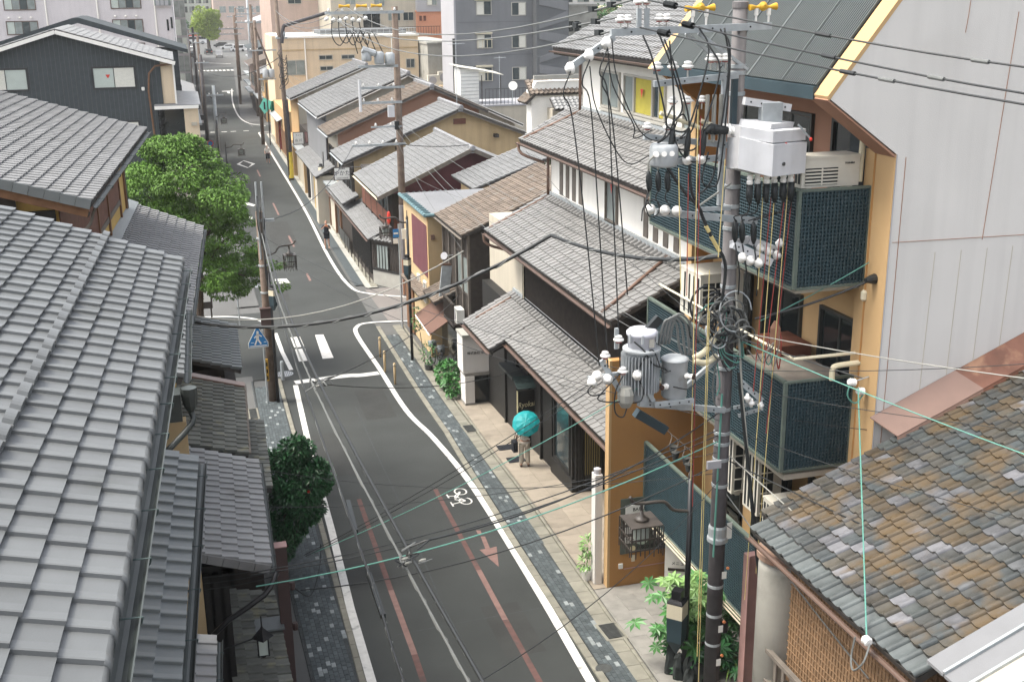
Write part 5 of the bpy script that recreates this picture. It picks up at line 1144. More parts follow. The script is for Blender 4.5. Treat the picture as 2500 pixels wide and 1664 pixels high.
for i in range(6):
    z = 6.6+i*1.55; MB().prism([(33.3, 106.7, z), (33.3, 106.7, z+.5), (36.1, 106.7, z+1.6), (36.1, 106.7, z+.75)] if i % 2 else [(33.3, 106.7, z+.6), (33.3, 106.7, z+1.4), (36.1, 106.7, z+.9), (36.1, 106.7, z)], (0, .09, 0)).build('stair_flight', 'grey_render', hM)
hN = block('beige_flats', 'beige apartment block with balconies behind the cream building', (18.3, 28.3, 140, 155, 0, 22), 'stucco_beige', [(23.4, 13.2, 1.2, 1.3, ['glass_grey']), (25.0, 11.5, 1.4, .9, ['glass_grey', 'glass']), (26.8, 11.5, 1.2, .9, ['glass']), (22.0, 10.3, 2.0, 2.2, ['glass_dark']), (20.0, 13.4, 1.2, 1.1, ['glass_grey'])])
MB().box(18.2, 31, 138.9, 139.0, 9.75, 9.9).build('balcony_edge', 'stucco_beige', hN)
for i in range(40): MB().cyl((18.4+i*.32, 138.95, 9.9), (18.4+i*.32, 138.95, 10.75), .02, n=4).build('balustrade', 'wood_dark', hN)
MB().cyl((18.3, 138.95, 10.78), (31, 138.95, 10.78), .03, n=4).build('hand_rail', 'wood_dark', hN)
hP = block('salmon_building', 'salmon pink rendered building squeezed beside the grey flats', (28.32, 31.4, 139.5, 150, 0, 12.4), 'salmon', [(28.6, 11.4, .35, .6, ['wood_red']), (29.1, 11.4, .35, .6, ['wood_red'])], fr='salmon')
MB().box(28.3, 31.6, 139.3, 150, 12.45, 16).build('white_storey', 'grey_light', hP); window(hP, (29.6, 139.29, 13.2), (1, 0, 0), (0, 0, 1), 1.1, 1.2, panes=2, colors=['curtain', 'glass_grey'])
hQ = block('pale_tall_building', 'tall pale cream building behind the street poles', (12.4, 20.8, 152, 170, 0, 22), 'pink_wall', [(14.6, 13.5, 1.6, 1.5, ['glass']), (18.5, 13.6, 1.4, 1.4, ['glass_grey']), (19.6, 11.0, .7, .8, ['glass_dark'])])
hQ2 = block('low_grey_annex', 'low grey concrete annex between the cream building and the flats', (24.95, 28.2, 118, 134, 0, 9.6), 'concrete')
t = thing('heat_pump', (25.3, 117, 5.6), 'two stacked outdoor fan units on the roof edge by the grey flats', 'air conditioner')
for x, z, w in ((24.6, 5.6, 1.1), (25.7, 5.75, 1.3)):
    MB().box(x, x+w, 116.6, 117.1, z, z+w*.95).build('casing', 'ac_white', t); MB().lathe((x+w*.45, 116.59, z+w*.48), [(w*.36, 0), (w*.36, .02), (w*.1, .03)], 16, (0, -1, 0)).build('fan_guard', 'grey_light', t)
MB().box(23, 28, 116, 118, 0, 5.58).build('service_block', 'stucco_cream', hQ2)
# white louvred roof hut and deck
t = thing('roof_hut', (22, 88, 6.9), 'white corrugated roof hut with lean-to canopy on a flat roof deck', 'hut')
MB().box(21.1, 22.55, 88, 90, 6.4, 9.0).build('wall', 'sign_white', t)
for i in range(9): MB().box(21.08, 22.57, 87.95, 88.0, 6.5+i*.27, 6.52+i*.27).build('slat', 'grey_light', t)
MB().prism([(20.8, 87.6, 9.15), (22.6, 87.6, 8.85), (24.4, 87.6, 8.45), (24.4, 90.5, 8.55), (20.8, 90.5, 9.25)], (0, 0, .06)).build('canopy', 'ac_white', t)
for x in (22.7, 24.2): MB().cyl((x, 87.7, 6.3), (x, 87.7, 8.5), .04, n=5).build('post', 'wood_dark', t)
hS = thing('deck_building', (23.5, 90, 0), 'flat roofed beige building carrying the roof deck behind the tiled row', 'building')
MB().box(21.4, 30, 87, 90, 0, 6.2).build('wall', 'stucco_beige', hS); MB().box(21.2, 30.1, 86.9, 92, 6.2, 6.32).build('roof_slab', 'grey_light', hS)
for i in range(24): MB().cyl((22.8+i*.3, 87.05, 6.3), (22.8+i*.3, 87.05, 7.5), .02, n=4).build('railing_bar', 'alum_dark', hS)
MB().cyl((22.8, 87.05, 7.5), (30, 87.05, 7.5), .03, n=4).build('hand_rail', 'alum_dark', hS)
t = thing('parabola_dish', (24.9, 86.8, 7.6), 'white oval dish on the railing of the roof deck', 'dish'); MB().lathe((24.9, 86.7, 7.7), [(.02, 0), (.2, .04), (.34, .12)], 16, (-.3, -1, .2)).build('bowl', 'sign_white', t); MB().cyl((24.9, 86.9, 6.3), (24.9, 86.9, 7.6), .03, n=5).build('mast', 'galv', t)
def aerial(x, y, z, h, lab):
    t = thing('roof_aerial', (x, y, z), lab, 'aerial'); MB().cyl((x, y, z), (x, y, z+h), .02, n=5).build('mast', 'galv', t); MB().cyl((x-.5, y-.3, z+h*.95), (x+.6, y+.3, z+h*.95), .015, n=4).build('boom', 'galv', t)
    for k in range(6): MB().cyl((x-.45+k*.2, y-.25+k*.1-.25, z+h*.95), (x-.45+k*.2, y-.25+k*.1+.25, z+h*.95), .008, n=4).build('element', 'galv', t)
aerial(16.1, 68.2, 8.0, 3.9, 'tall thin aerial on the ridge of the ochre gabled house'); aerial(25.3, 92, 6.3, 3.4, 'thin aerial standing behind the dish on the roof deck')
# white storehouse and small roofs
hT = thing('white_storehouse', (19.5, 62, 0), 'small white plastered storehouse with brown striped tiles beyond the brown roof', 'house')
MB().prism([(18.3, 60.2, 0), (18.3, 60.2, 9.5), (18.6, 60.2, 10.0), (22.3, 60.2, 10.0), (22.3, 60.2, 0)], (0, .9, 0)).build('wall', 'plaster_white', hT)
roof(hT, (18.15, 59.9, 9.35), (1, 0, 0), 4.0, .62, 1.25, .25, .25, 'tile_brown', 's', 60, name='roof', minpx=7); roof(hT, (19.1, 58.6, 8.65), (1, 0, 0), 3.4, .6, 1.0, .25, .25, 'tile_grey', 's', 40, name='porch_roof', minpx=7)
roof(hT, (17.9, 61.5, 8.9), (0, -1, 0), 1.6, .9, .7, .25, .25, 'tile_brown', 's', 10, name='side_roof', minpx=7)
MB().box(18.4, 22.2, 60.0, 60.18, 10.1, 10.32).build('ridge_beam', 'concrete', hT); MB().box(19.2, 22, 59.3, 60.2, 0, 8.6).build('porch_wall', 'stucco_beige', hT); MB().box(19.6, 21.8, 59.25, 59.31, 7.2, 8.4).build('porch_opening', 'wood_black', hT)
t = thing('garden_shrub', (17.8, 56, 6), 'bright green shrub showing between the storehouse and the white eaves', 'shrub'); foliage('foliage', 'leaf_mid', [((17.4, 54, 7.1), (.9, .8, .6)), ((18.2, 54, 6.8), (.6, .7, .6))], t, 900, .18, .09, 5); MB().cyl((17.7, 54, 0), (17.7, 54, 7), .06, n=5).build('stem', 'bark', t)
hU = thing('rear_tiled_house', (18, 52, 0), 'grey tiled house half hidden between the brown roof and the ochre gable', 'house')
roof(hU, (12.8, 55.8, 5.9), (0, -1, 0), 4.4, .35, 6.0, .28, .27, 'tile_grey', 'flat', 0); MB().box(13.2, 19, 51.6, 55.5, 0, 6.0).build('wall', 'stucco_ochre', hU)
# backdrop blocks at the upper right
block('concrete_box', 'plain grey concrete box beyond the stair tower', (37.0, 40.2, 110, 125, 0, 13.15), 'concrete', [(37.2, 10.8, 1.2, 1.0, ['glass_dark'])])
block('ivory_building', 'low ivory building with strip windows far behind the top roof', (40.4, 52, 125, 140, 0, 12.6), 'stucco_cream', [(42+i*1.7, 11.2, 1.3, .8, ['glass_grey', 'glass']) for i in range(5)])
block('pale_office', 'pale office building on the skyline above the ivory one', (44, 70, 170, 190, 0, 17), 'wall_pale', [(46+i*2.6, 13, 1.8, 1.4, ['glass_grey', 'glass']) for i in range(8)])
block('lilac_office', 'long lilac office block far behind the grey flats', (30, 46, 200, 215, 0, 15.5), 'wall_lilac', [(34+i*2.2, 12.5, 1.5, 1.2, ['glass_grey', 'glass']) for i in range(5)])
t = thing('hillside_hedge', (48, 118, 0), 'strip of bright green hedge on the skyline by the ivory building', 'hedge'); foliage('foliage', 'leaf_mid', [((43+i*1.3, 120, 12.4), (1.2, 1, .7)) for i in range(5)], t, 1500, .3, .2, 8); MB().box(42, 49.5, 119.5, 121, 0, 12.0).build('bank', 'stucco_beige', t)
# ------------------------------------------------------------------ the great utility pole and its gear
P1 = (8.73, 17.3)
pu = thing('utility_pole', (8.73, 17.3, zg(17.3)), 'tall grey utility pole crowded with crossarms, transformers and looping cables', 'utility pole', 'street utility poles')
MB().tube([(8.73, 17.3, zg(17.3)-.1), (8.73, 17.3, 5.0), (8.73, 17.3, 14.38)], [.150, .136, .116], 16).build('shaft', 'pole_grey', pu, True)
MB().tube([(8.73, 17.3, zg(17.3)-.1), (8.73, 17.3, 8.9)], [.1515, .132], 16).build('lower_sleeve', 'pole_dark', pu, True)
MB().lathe((8.73, 17.3, 14.3), [(.124, 0), (.128, .02), (.128, .1), (.1, .12)], 16).build('top_cap', 'pole_grey', pu)
MB().lathe((8.73, 17.3, 5.0), [(.15, 0), (.19, .03), (.19, .1), (.17, .13), (.17, .3), (.15, .34)], 16).build('clear_collar', 'galv', pu)
def band(z, r=.135, h=.06): MB().lathe((8.73, 17.3, z), [(r, 0), (r+.006, .005), (r+.006, h), (r, h+.004)], 16).build('steel_band', 'galv', pu)
for z in (13.28, 13.38, 12.95, 12.1, 11.45, 11.12, 10.75, 10.1, 9.75, 9.55, 9.35, 9.15, 8.3, 7.55, 7.1, 6.9, 6.6, 6.1, 4.1, 3.5, 2.9): band(z, .142 if z < 9 else .13)
def arm(p, q, w=.075, h=.095, name='crossarm', mt='galv'):
    o = MB().beam(p, q, w, h).build(name, mt, pu); p_, q_ = V(p), V(q)
    for f in (.12, .35, .62, .86):
        c = p_.lerp(q_, f); MB().lathe(c+V((0, -w/2-.003, 0)), [(.016, 0), (.016, .004)], 8, (0, -1, 0)).build('bolt_hole', 'rubber', o)
    return o
arm((6.50, 17.18, 13.98), (9.22, 17.18, 14.03), h=.11); arm((6.55, 17.17, 13.92), (5.76, 17.1, 13.45), name='outrigger')
MB().beam((7.98, 17.2, 13.94), (8.86, 17.2, 13.36), .045, .05).build('brace', 'galv', pu); MB().beam((7.85, 17.4, 13.94), (8.65, 17.4, 13.36), .045, .05).build('brace', 'galv', pu)
arm((7.22, 17.15, 13.19), (8.66, 17.15, 13.28)); arm((7.07, 17.15, 12.38), (8.68, 17.15, 12.16)); arm((7.45, 17.1, 11.96), (8.45, 17.1, 11.99))
arm((7.30, 17.15, 11.16), (9.12, 17.15, 10.90), h=.11); MB().beam((8.02, 17.1, 11.17), (8.62, 17.15, 11.14), .06, .06).build('stub_arm', 'galv', pu); MB().beam((8.0, 17.1, 11.2), (8.62, 17.15, 11.55), .025, .025).build('stay_rod', 'cable_pale', pu)
for x in (8.40, 8.57): MB().box(x, x+.09, 17.12, 17.2, 11.7 if x < 8.5 else 12.4, 13.32).build('upright_channel', 'galv' if x < 8.5 else 'metal_teal', pu)
MB().box(8.40, 8.49, 17.12, 17.2, 11.2, 11.7).build('upright_channel', 'galv', pu)
for a, b in (((8.62, 17.0, 10.57), (9.34, 17.0, 10.21)), ((9.06, 17.3, 10.55), (9.80, 17.3, 10.25))): arm(a, b, .12, .13, 'switch_arm', 'switch_white')
MB().beam((8.62, 17.05, 10.55), (9.06, 17.3, 10.56), .06, .12).build('switch_arm', 'switch_white', pu)
arm((8.66, 16.9, 12.90), (9.48, 16.9, 12.76), .10, .12, 'switch_arm', 'switch_white')
def pin_ins(x, y, z, s=1., mt='porcelain'):
    o = MB().lathe((x, y, z), [(.012*s, -.13*s), (.012*s, -.02*s), (.05*s, -.02*s), (.085*s, .0), (.08*s, .025*s), (.04*s, .04*s), (.06*s, .055*s), (.05*s, .075*s), (.02*s, .085*s)], 12).build('insulator', mt, pu, True)
    MB().lathe((x, y, z), [(.05*s, -.035*s), (.05*s, -.02*s)], 10).build('red_ring', 'cable_red', o); return o
def disc_ins(x, y, z, ax=(0, -1, 0), r=.10): return MB().lathe((x, y, z), [(.03, -.08), (r*.5, -.05), (r, -.02), (r, .01), (r*.55, .03), (r*.5, .06), (r*.25, .08)], 14, ax).build('disc_insulator', 'porcelain', pu, True)
for x, z in ((6.66, 14.16), (6.78, 14.16), (7.30, 14.16), (7.42, 14.16), (6.95, 14.42), (7.08, 14.42)): pin_ins(x, 17.18, z, 1.)
for x in (6.96, 7.09): MB().box(x-.035, x+.035, 17.15, 17.21, 14.05, 14.33).build('insulator_bracket', 'galv', pu)
for x in (7.27, 7.54, 7.79, 8.18, 8.30, 8.44): pin_ins(x, 17.15, 13.43+.1*(x > 8), 1.15)
for x, z in ((7.13, 12.52), (7.48, 12.5), (7.55, 12.9), (7.8, 12.9), (8.05, 12.9)): pin_ins(x, 17.15, z, 1.)
for x in (5.80, 6.10, 6.38): disc_ins(x, 17.05, 13.47+(x-5.8)*.62, (-.8, -.3, 0), .10)
for x in (7.47, 7.76, 8.0): disc_ins(x, 17.0, 12.0, (0, -1, .3), .085)
for x in (7.15, 7.40, 7.61): disc_ins(x, 17.0, 11.24-(x-7.15)*.12, (0, -1, .1), .085)
for x, z in ((8.74, 10.36), (8.89, 10.30), (9.05, 10.25)): disc_ins(x, 16.86, z, (.2, -1, 0), .09)
for x, z in ((9.22, 10.42), (9.38, 10.35), (9.54, 10.28), (9.58, 10.48), (9.73, 10.40), (9.9, 10.28)): disc_ins(x, 17.15, z, (.4, -1, 0), .085)
# yellow bird guards on white pins
for x in (7.86, 8.09, 8.95, 9.17):
    g = MB().lathe((x, 17.18, 14.30), [(.015, -.25), (.02, -.12), (.035, -.1), (.035, 0)], 8).build('pin', 'porcelain', pu); MB().lathe((x, 17.18, 14.32), [(.05, -.13), (.045, -.08), (.02, 0), (.045, .08), (.06, .13)], 10, (1, .1, .05)).build('bird_guard', 'yellow', g)
for x in (7.98, 9.06): MB().lathe((x, 17.16, 14.33), [(.07, -.03), (.075, 0), (.03, .05)], 10, (0, -1, 0)).build('bird_guard', 'yellow', pu)
# fuses: dark boots hanging on leads
def boot(x, y, z, L=.42, r=.05, tilt=(0, 0)): return MB().tube([(x, y, z), (x+tilt[0]*.3, y, z-L*.2), (x+tilt[0]*.5, y, z-L*.45), (x+tilt[0], y, z-L*.8), (x+tilt[0], y, z-L)], [.015, r*.8, r, r*.85, .015], 9).build('fuse_boot', 'rubber', pu, True)
for x, z in ((7.10, 11.86), (7.26, 11.85), (7.42, 11.84)): boot(x, 17.0, z, .34, .052, (.02, 0))
for x, z in ((7.50, 12.52), (7.78, 12.5), (8.05, 12.48)): boot(x, 17.0, z, .52, .05, (-.04, 0))
for x, z in ((8.62, 10.98), (8.75, 10.96), (8.96, 10.93)): boot(x, 16.95, z, .38, .055, (.02, 0))
MB().obox((7.22, 17.05, 9.25), V((.7, 0, .7)), V((0, 1, 0)), V((-.7, 0, .7)), .22, .05, .07).build('fuse_box', 'rubber', pu)
# small regulator tank on the third arm
tk = MB().lathe((7.4, 17.1, 11.9), [(.2, 0), (.23, .04), (.23, .30), (.2, .36)], 14).build('regulator_tank', 'trafo', pu, True)
for i in range(3): MB().lathe((7.2+i*.13, 16.95, 12.12), [(.04, 0), (.05, .03), (.03, .06), (.045, .09)], 8, (-.3, -1, .1)).build('bushing', 'porcelain', tk)
for x, z in ((7.30, 12.75), (8.0, 12.6)): MB().tube([(x, 17.05, z), (x+.85, 17.05, z-.32)], .035, 7).build('white_conduit', 'pvc_cream', pu)
for x in (8.1, 8.22, 8.34): MB().cyl((x, 17.05, 12.25), (x, 17.05, 13.0), .035, n=7).build('surge_arrester', 'cable_pale', pu)
# white load switch on its hanger
sw = MB(); sw.prism([(8.52, 16.72, 11.86), (8.52, 17.15, 11.80), (9.30, 17.25, 11.74), (9.74, 16.95, 11.72), (9.74, 16.75, 11.72), (8.98, 16.45, 11.74)], (0, 0, .50)).build('switch_tank', 'switch_white', pu)
MB().prism([(8.54, 16.74, 12.34), (8.54, 17.13, 12.34), (9.28, 17.23, 12.28), (9.72, 16.93, 12.25), (9.72, 16.77, 12.25), (8.98, 16.48, 12.27)], (0, 0, .18)).build('switch_lid', 'switch_white', pu)
MB().prism([(8.66, 16.8, 12.5), (8.66, 17.05, 12.5), (9.2, 17.15, 12.46), (9.55, 16.9, 12.43), (8.98, 16.6, 12.45)], (.03, 0, .10)).build('switch_dome', 'switch_white', pu)
MB().obox((8.72, 16.62, 12.08), V((.86, -.5, 0)), V((0, 0, 1)), V((.5, .86, 0)), .13, .08, .012).build('nameplate', 'wall_pale', pu)
MB().lathe((9.22, 16.54, 11.92), [(.03, 0), (.03, .02)], 10, (.4, -.9, 0)).build('drain_plug', 'iron', pu)
MB().box(8.95, 9.3, 16.8, 16.95, 12.5, 12.86).build('hanger', 'galv', pu)
for k in range(3):
    MB().lathe((8.60-.03*k, 17.0+.06*k, 12.42+.02*k), [(.075, 0), (.05, .03), (.075, .06), (.05, .09), (.075, .12), (.06, .16)], 10, (-1, 0, .05)).build('bushing', 'porcelain', pu)
    MB().tube([(8.46-.05*k, 17.0+.05*k, 12.43), (8.30-.07*k, 17.0, 12.45+.02*k), (8.2-.07*k, 17.0, 12.42)], [.06, .075, .05], 8).build('bushing_boot', 'rubber', pu, True)
for k in range(6):
    x = 8.78+k*.15; MB().lathe((x, 16.8+.03*(k % 2), 11.56), [(.055, .18), (.04, .15), (.055, .12), (.04, .09), (.055, .06), (.045, .0)], 9).build('bushing', 'porcelain', pu); MB().tube([(x, 16.8, 11.58), (x, 16.8, 11.36), (x+.02, 16.8, 11.25)], [.055, .06, .02], 8).build('bushing_boot', 'rubber', pu, True)
for x, z in ((9.28, 12.3), (9.72, 12.36)):
    MB().obox((x-.12, 16.62, z+.05), V((.7, 0, -.7)), V((0, 1, 0)), V((.7, 0, .7)), .16, .004, .015).build('operating_lever', 'galv', pu); MB().lathe((x, 16.6, z-.08), [(.02, -.02), (.035, 0), (.02, .02)], 8, (.5, -1, 0)).build('lever_flag', 'sign_red', pu)
# two transformers on their platform
def can(name, x, y, z0, z1, r, mt, fins=0, lid=.0):
    o = MB().lathe((x, y, z0), [(r*.86, 0), (r*.96, .03), (r*.96, z1-z0-.05), (r, z1-z0-.04), (r, z1-z0-.01), (r*.9, z1-z0+.01)], 24).build(name, mt, pu, True)
    if fins:
        mb = MB()
        for i in range(fins): t_ = 2*math.pi*i/fins; mb.obox((x+math.cos(t_)*(r+.03), y+math.sin(t_)*(r+.03), (z0+z1)/2-.03), (math.cos(t_), math.sin(t_), 0), (-math.sin(t_), math.cos(t_), 0), (0, 0, 1), .045, .006, (z1-z0)/2-.06)
        mb.build('cooling_fins', mt, o, kind='stuff')
    return o
big = can('transformer', 7.05, 17.05, 8.16, 8.92, .25, 'trafo', 34); MB().lathe((7.07, 17.05, 8.92), [(.32, -.03), (.32, .0), (.2, .03), (.2, .03)], 24).build('shoulder', 'trafo', big); MB().lathe((7.07, 17.05, 8.92), [(.235, 0), (.235, .22), (.26, .23), (.26, .28), (.22, .32), (.1, .34)], 24).build('lid', 'trafo_lid', big, True)
MB().box(7.10, 7.19, 16.80, 16.815, 8.98, 9.12).build('gauge', 'alum', big); MB().lathe((7.07, 17.05, 8.02), [(.2, 0), (.22, .02), (.22, .14)], 20).build('foot', 'trafo', big)
for a in (200, 250, 320, 20): MB().box(7.07+.25*math.cos(R(a))-.02, 7.07+.25*math.cos(R(a))+.02, 17.05+.25*math.sin(R(a))-.02, 17.05+.25*math.sin(R(a))+.02, 9.05, 9.2).build('lid_clamp', 'trafo', big)
sm = can('transformer', 7.63, 16.95, 8.03, 8.70, .225, 'trafo'); MB().lathe((7.63, 16.95, 8.68), [(.235, 0), (.235, .03), (.18, .06), (.08, .07)], 20).build('lid', 'trafo', sm, True)
for a, z in ((150, 8.55), (215, 8.28), (300, 8.45)):
    c = V((7.63+.22*math.cos(R(a)), 16.95+.22*math.sin(R(a)), z)); d = V((math.cos(R(a)), math.sin(R(a)), .1)); MB().lathe(c, [(.04, 0), (.055, .04), (.035, .06), (.04, .12), (.045, .125), (.045, .16)], 10, d).build('bushing', 'porcelain', sm); MB().lathe(c+d*.16, [(.047, 0), (.047, .02)], 10, d).build('bushing_end', 'leather', sm)
arm((6.95, 16.85, 8.02), (8.68, 17.15, 7.60), .08, .10, 'platform_beam'); arm((7.2, 16.75, 8.0), (7.9, 16.75, 8.0), .06, .08, 'platform_beam'); MB().beam((7.90, 17.1, 8.12), (8.62, 17.2, 8.60), .06, .07).build('brace', 'galv', pu); MB().beam((6.95, 16.85, 8.5), (7.2, 16.8, 8.05), .06, .07).build('brace', 'galv', pu)
# outer bracket with its insulators
arm((6.30, 16.9, 8.82), (6.72, 16.85, 8.10), .07, .09, 'outrigger'); arm((6.06, 16.85, 8.56), (6.95, 16.95, 8.56), .06, .05, 'outrigger')
for x, z in ((6.35, 8.90), (6.58, 9.15), (6.66, 8.60)): pin_ins(x, 16.85, z, 1.05)
for x, z in ((6.19, 8.60), (6.11, 8.50), (6.37, 8.52), (6.90, 8.54)): disc_ins(x, 16.78, z, (0, -1, .1), .09)
MB().lathe((6.70, 16.8, 8.18), [(.08, -.18), (.13, -.08), (.14, .05), (.1, .16)], 9).build('wrapped_joint', 'cable_pale', pu)
MB().box(6.52, 6.58, 16.85, 16.9, 9.0, 9.35).build('insulator_bracket', 'galv', pu)
bt_ = MB().beam((7.05, 17.2, 7.72), (7.60, 17.2, 7.34), .15, .15).build('splice_tube', 'metal_teal', pu)
for pts in ([(8.04, 17.1, 8.62), (8.25, 17.1, 8.72), (8.42, 17.1, 8.95)], [(8.04, 17.05, 8.58), (8.25, 17.05, 8.54), (8.46, 17.1, 8.62)]): MB().tube(smooth_path(pts), .055, 9).build('flexible_conduit', 'pvc_cream', pu, True)
arm((8.88, 17.0, 8.16), (9.26, 16.9, 7.80), .06, .09, 'side_arm'); arm((8.80, 17.05, 7.66), (9.28, 16.9, 7.78), .03, .06, 'side_arm'); arm((8.9, 17.05, 7.5), (9.28, 16.88, 7.66), .03, .06, 'side_arm')
for x, z in ((8.98, 7.88), (9.06, 7.78), (9.24, 7.72)): disc_ins(x, 16.9, z, (0, 0, 1), .06)
MB().obox((8.5, 17.1, 6.62), (1, 0, 0), (0, 1, 0), (0, 0, 1), .13, .03, .07).build('bracket_plate', 'grey_light', pu)
for z in (4.4, 3.3, 2.6): MB().obox((8.72+.02*z, 17.12, z), (1, 0, 0), (0, 0, 1), (0, -1, 0), .045, .07, .003).build('paper_tag', 'sign_white', pu); MB().lathe((8.78+.02*z, 17.12, z+.14), [(.03, 0), (.03, .02)], 7, (0, -1, 0)).build('tag_seal', 'cable_orange', pu)
MB().obox((8.90, 17.18, 5.25), (1, 0, .1), (0, 0, 1), (0, -1, 0), .05, .16, .004).build('number_plate', 'sign_white', pu)
MB().box(8.83, 8.93, 17.12, 17.2, 3.2, 3.42).build('small_box', 'black_paint', pu)
MB().tube([(8.62, 17.14, 7.9), (8.58, 17.13, 4.8)], .018, 6).build('riser_pipe', 'cable_green', pu)
# looping leads: each its own cable
def lead(pts, r=.011, mt='cable', name='lead', n=6): return MB().tube(smooth_path(pts, n), r, 6).build(name, mt, pu, True)
Y_ = 17.0
for a, b, lo in (((7.02, 13.93), (7.55, 12.70), 12.3), ((7.38, 13.86), (7.95, 12.9), 12.35), ((7.30, 13.92), (7.78, 12.55), 12.6), ((7.95, 14.05), (7.5, 12.85), 12.45), ((8.15, 13.75), (7.6, 12.65), 12.15), ((8.32, 14.0), (8.15, 12.1), 11.55)):
    lead([(a[0], Y_+.15, a[1]), (a[0]+.12, Y_, a[1]-.4), ((a[0]+b[0])/2+.1, Y_-.02, lo+.25), ((a[0]+b[0])/2-.05, Y_-.02, lo), (b[0]-.12, Y_, lo+.12), (b[0], Y_+.05, b[1])], .014)
lead([(8.32, 17, 14.02), (8.42, 17, 13.5), (8.36, 16.98, 12.8), (8.28, 16.98, 12.2), (8.22, 17, 11.7), (8.0, 17, 11.45), (7.95, 17, 11.75)], .015); lead([(7.40, 17, 13.85), (7.5, 17, 13.0), (7.55, 17, 12.3), (7.8, 16.98, 11.98), (8.15, 17, 12.0)], .015)
for i, (a, b) in enumerate((((5.80, 13.45), (6.25, 8.75)), ((6.10, 13.6), (6.4, 8.7)), ((6.38, 13.75), (6.62, 8.6)), ((6.42, 13.6), (6.72, 9.9)))):
    lead([(a[0], 17, a[1]), (a[0]-.12, 17, a[1]-.35), (a[0]+.02, 17, a[1]-.7), (a[0]+(b[0]-a[0])*.5, 16.95, (a[1]+b[1])/2), (b[0], 16.85, b[1])], .011)
for i, (a, b) in enumerate((((6.38, 13.8), (7.15, 12.5)), ((6.1, 13.5), (7.1, 12.1)), ((6.45, 13.9), (7.5, 12.45)))):
    lead([(a[0], 17, a[1]), (a[0]+.1, 17, a[1]-.6), (a[0]+.45, 17, b[1]+.1), (b[0]-.3, 17, b[1]-.12), (b[0], 17, b[1])], .010)
for k, x in enumerate((7.1, 7.26, 7.42)): lead([(x, 17, 11.52), (x-.02, 17, 11.4), (x+.05, 16.95, 11.28)], .012); lead([(x+.1, 17.0, 12.1), (x, 17, 12.0), (x, 17, 11.87)], .018, 'cable_pale')
lead([(7.10, 16.95, 11.5), (7.02, 16.9, 11.35), (7.1, 16.9, 11.14), (7.25, 16.9, 11.2), (7.22, 16.9, 11.38), (7.1, 16.9, 11.4), (6.98, 16.9, 11.28), (6.96, 16.9, 11.08)], .011)
lead([(7.42, 17, 11.9), (7.7, 16.95, 11.5), (7.95, 16.95, 11.25), (8.05, 16.95, 11.05), (8.2, 16.95, 10.75), (8.45, 16.95, 10.35), (8.5, 16.98, 10.0), (8.45, 17, 9.5)], .028); lead([(7.80, 17, 12.0), (7.85, 17, 11.5), (8.02, 16.95, 11.15)], .024)
MB().tube([(8.10, 16.94, 10.92), (8.16, 16.94, 10.82)], .034, 8).build('yellow_sleeve', 'cord_yellow', pu); MB().tube([(8.2, 16.94, 10.74), (8.36, 16.94, 10.48)], .033, 8).build('yellow_sleeve', 'cord_yellow', pu)
for x, z in ((8.62, 10.6), (8.75, 10.58), (8.96, 10.55)): lead([(x, 16.9, z), (x+.03, 16.85, z-.25), (x+.1, 16.9, z-.5), (x+.15, 17, z-.9)], .013)
for k, x in enumerate((8.80, 8.95, 9.4, 9.55)): lead([(x, 16.8, 11.28), (x-.02, 16.85, 11.1), (x-.22, 16.9, 11.05), (8.66+.1*k, 16.95, 10.95)], .011)
lead([(6.60, 16.8, 8.6), (6.3, 16.75, 8.35), (6.2, 16.75, 8.2), (6.5, 16.75, 8.12), (6.72, 16.8, 8.15)], .012); lead([(6.15, 16.75, 8.5), (6.02, 16.75, 8.38), (6.1, 16.75, 8.28), (6.32, 16.75, 8.3)], .012); lead([(6.65, 16.8, 8.55), (6.5, 16.75, 8.3), (6.5, 16.75, 7.95), (6.64, 16.75, 7.85), (6.72, 16.75, 8.05)], .012); lead([(6.9, 16.78, 8.5), (6.98, 16.75, 8.3), (6.95, 16.75, 8.1), (6.72, 16.8, 8.05)], .012); lead([(6.9, 16.8, 8.55), (6.98, 16.8, 8.75), (7.15, 16.78, 8.95), (7.3, 16.7, 8.6), (7.45, 16.7, 8.58)], .011); lead([(7.85, 16.72, 8.5), (7.9, 16.7, 8.35), (7.75, 16.65, 8.25), (7.5, 16.7, 8.3)], .011)
lead([(6.85, 16.85, 9.1), (7.0, 16.78, 8.95), (7.15, 16.75, 8.72), (7.35, 16.75, 8.62), (7.43, 16.8, 8.55)], .014)
# coil nest below the balcony level
rd = random.Random(3)
for i in range(26):
    c = V((8.42+rd.uniform(-.3, .45), 17.05+rd.uniform(-.12, .1), 9.2+rd.uniform(-.35, .35))); r0 = rd.uniform(.13, .30); tl = rd.uniform(-.6, .6)
    pts = [c+V((math.cos(t)*r0, math.sin(t)*tl*.25, math.sin(t)*r0*1.15)) for t in [2*math.pi*k/12 for k in range(rd.choice((10, 12, 13)))]]
    MB().tube(smooth_path(pts, 3), rd.choice((.010, .014, .020)), 5).build('cable_coil', rd.choice(['cable_grey', 'cable', 'cable_grey', 'cable_grey', 'galv', 'cable', 'cable_green']), pu, True)
for i in range(4): lead([(7.35+.06*i, 17, 8.95), (7.45+.07*i, 17, 9.35+.03*i), (7.65+.08*i, 17, 9.3), (7.72+.09*i, 17, 8.9), (7.8+.05*i, 17, 8.72)], .022, 'cable_grey')
for i in range(6): lead([(8.55+.03*i, 17.1, 9.1), (8.5+.02*i, 17.1, 8.7), (8.66+.04*i, 17.0, 8.35+.05*i), (8.85+.02*i, 17.05, 8.6), (8.9, 17.1, 9.0)], .011, 'cable_green' if i % 2 else 'cable')
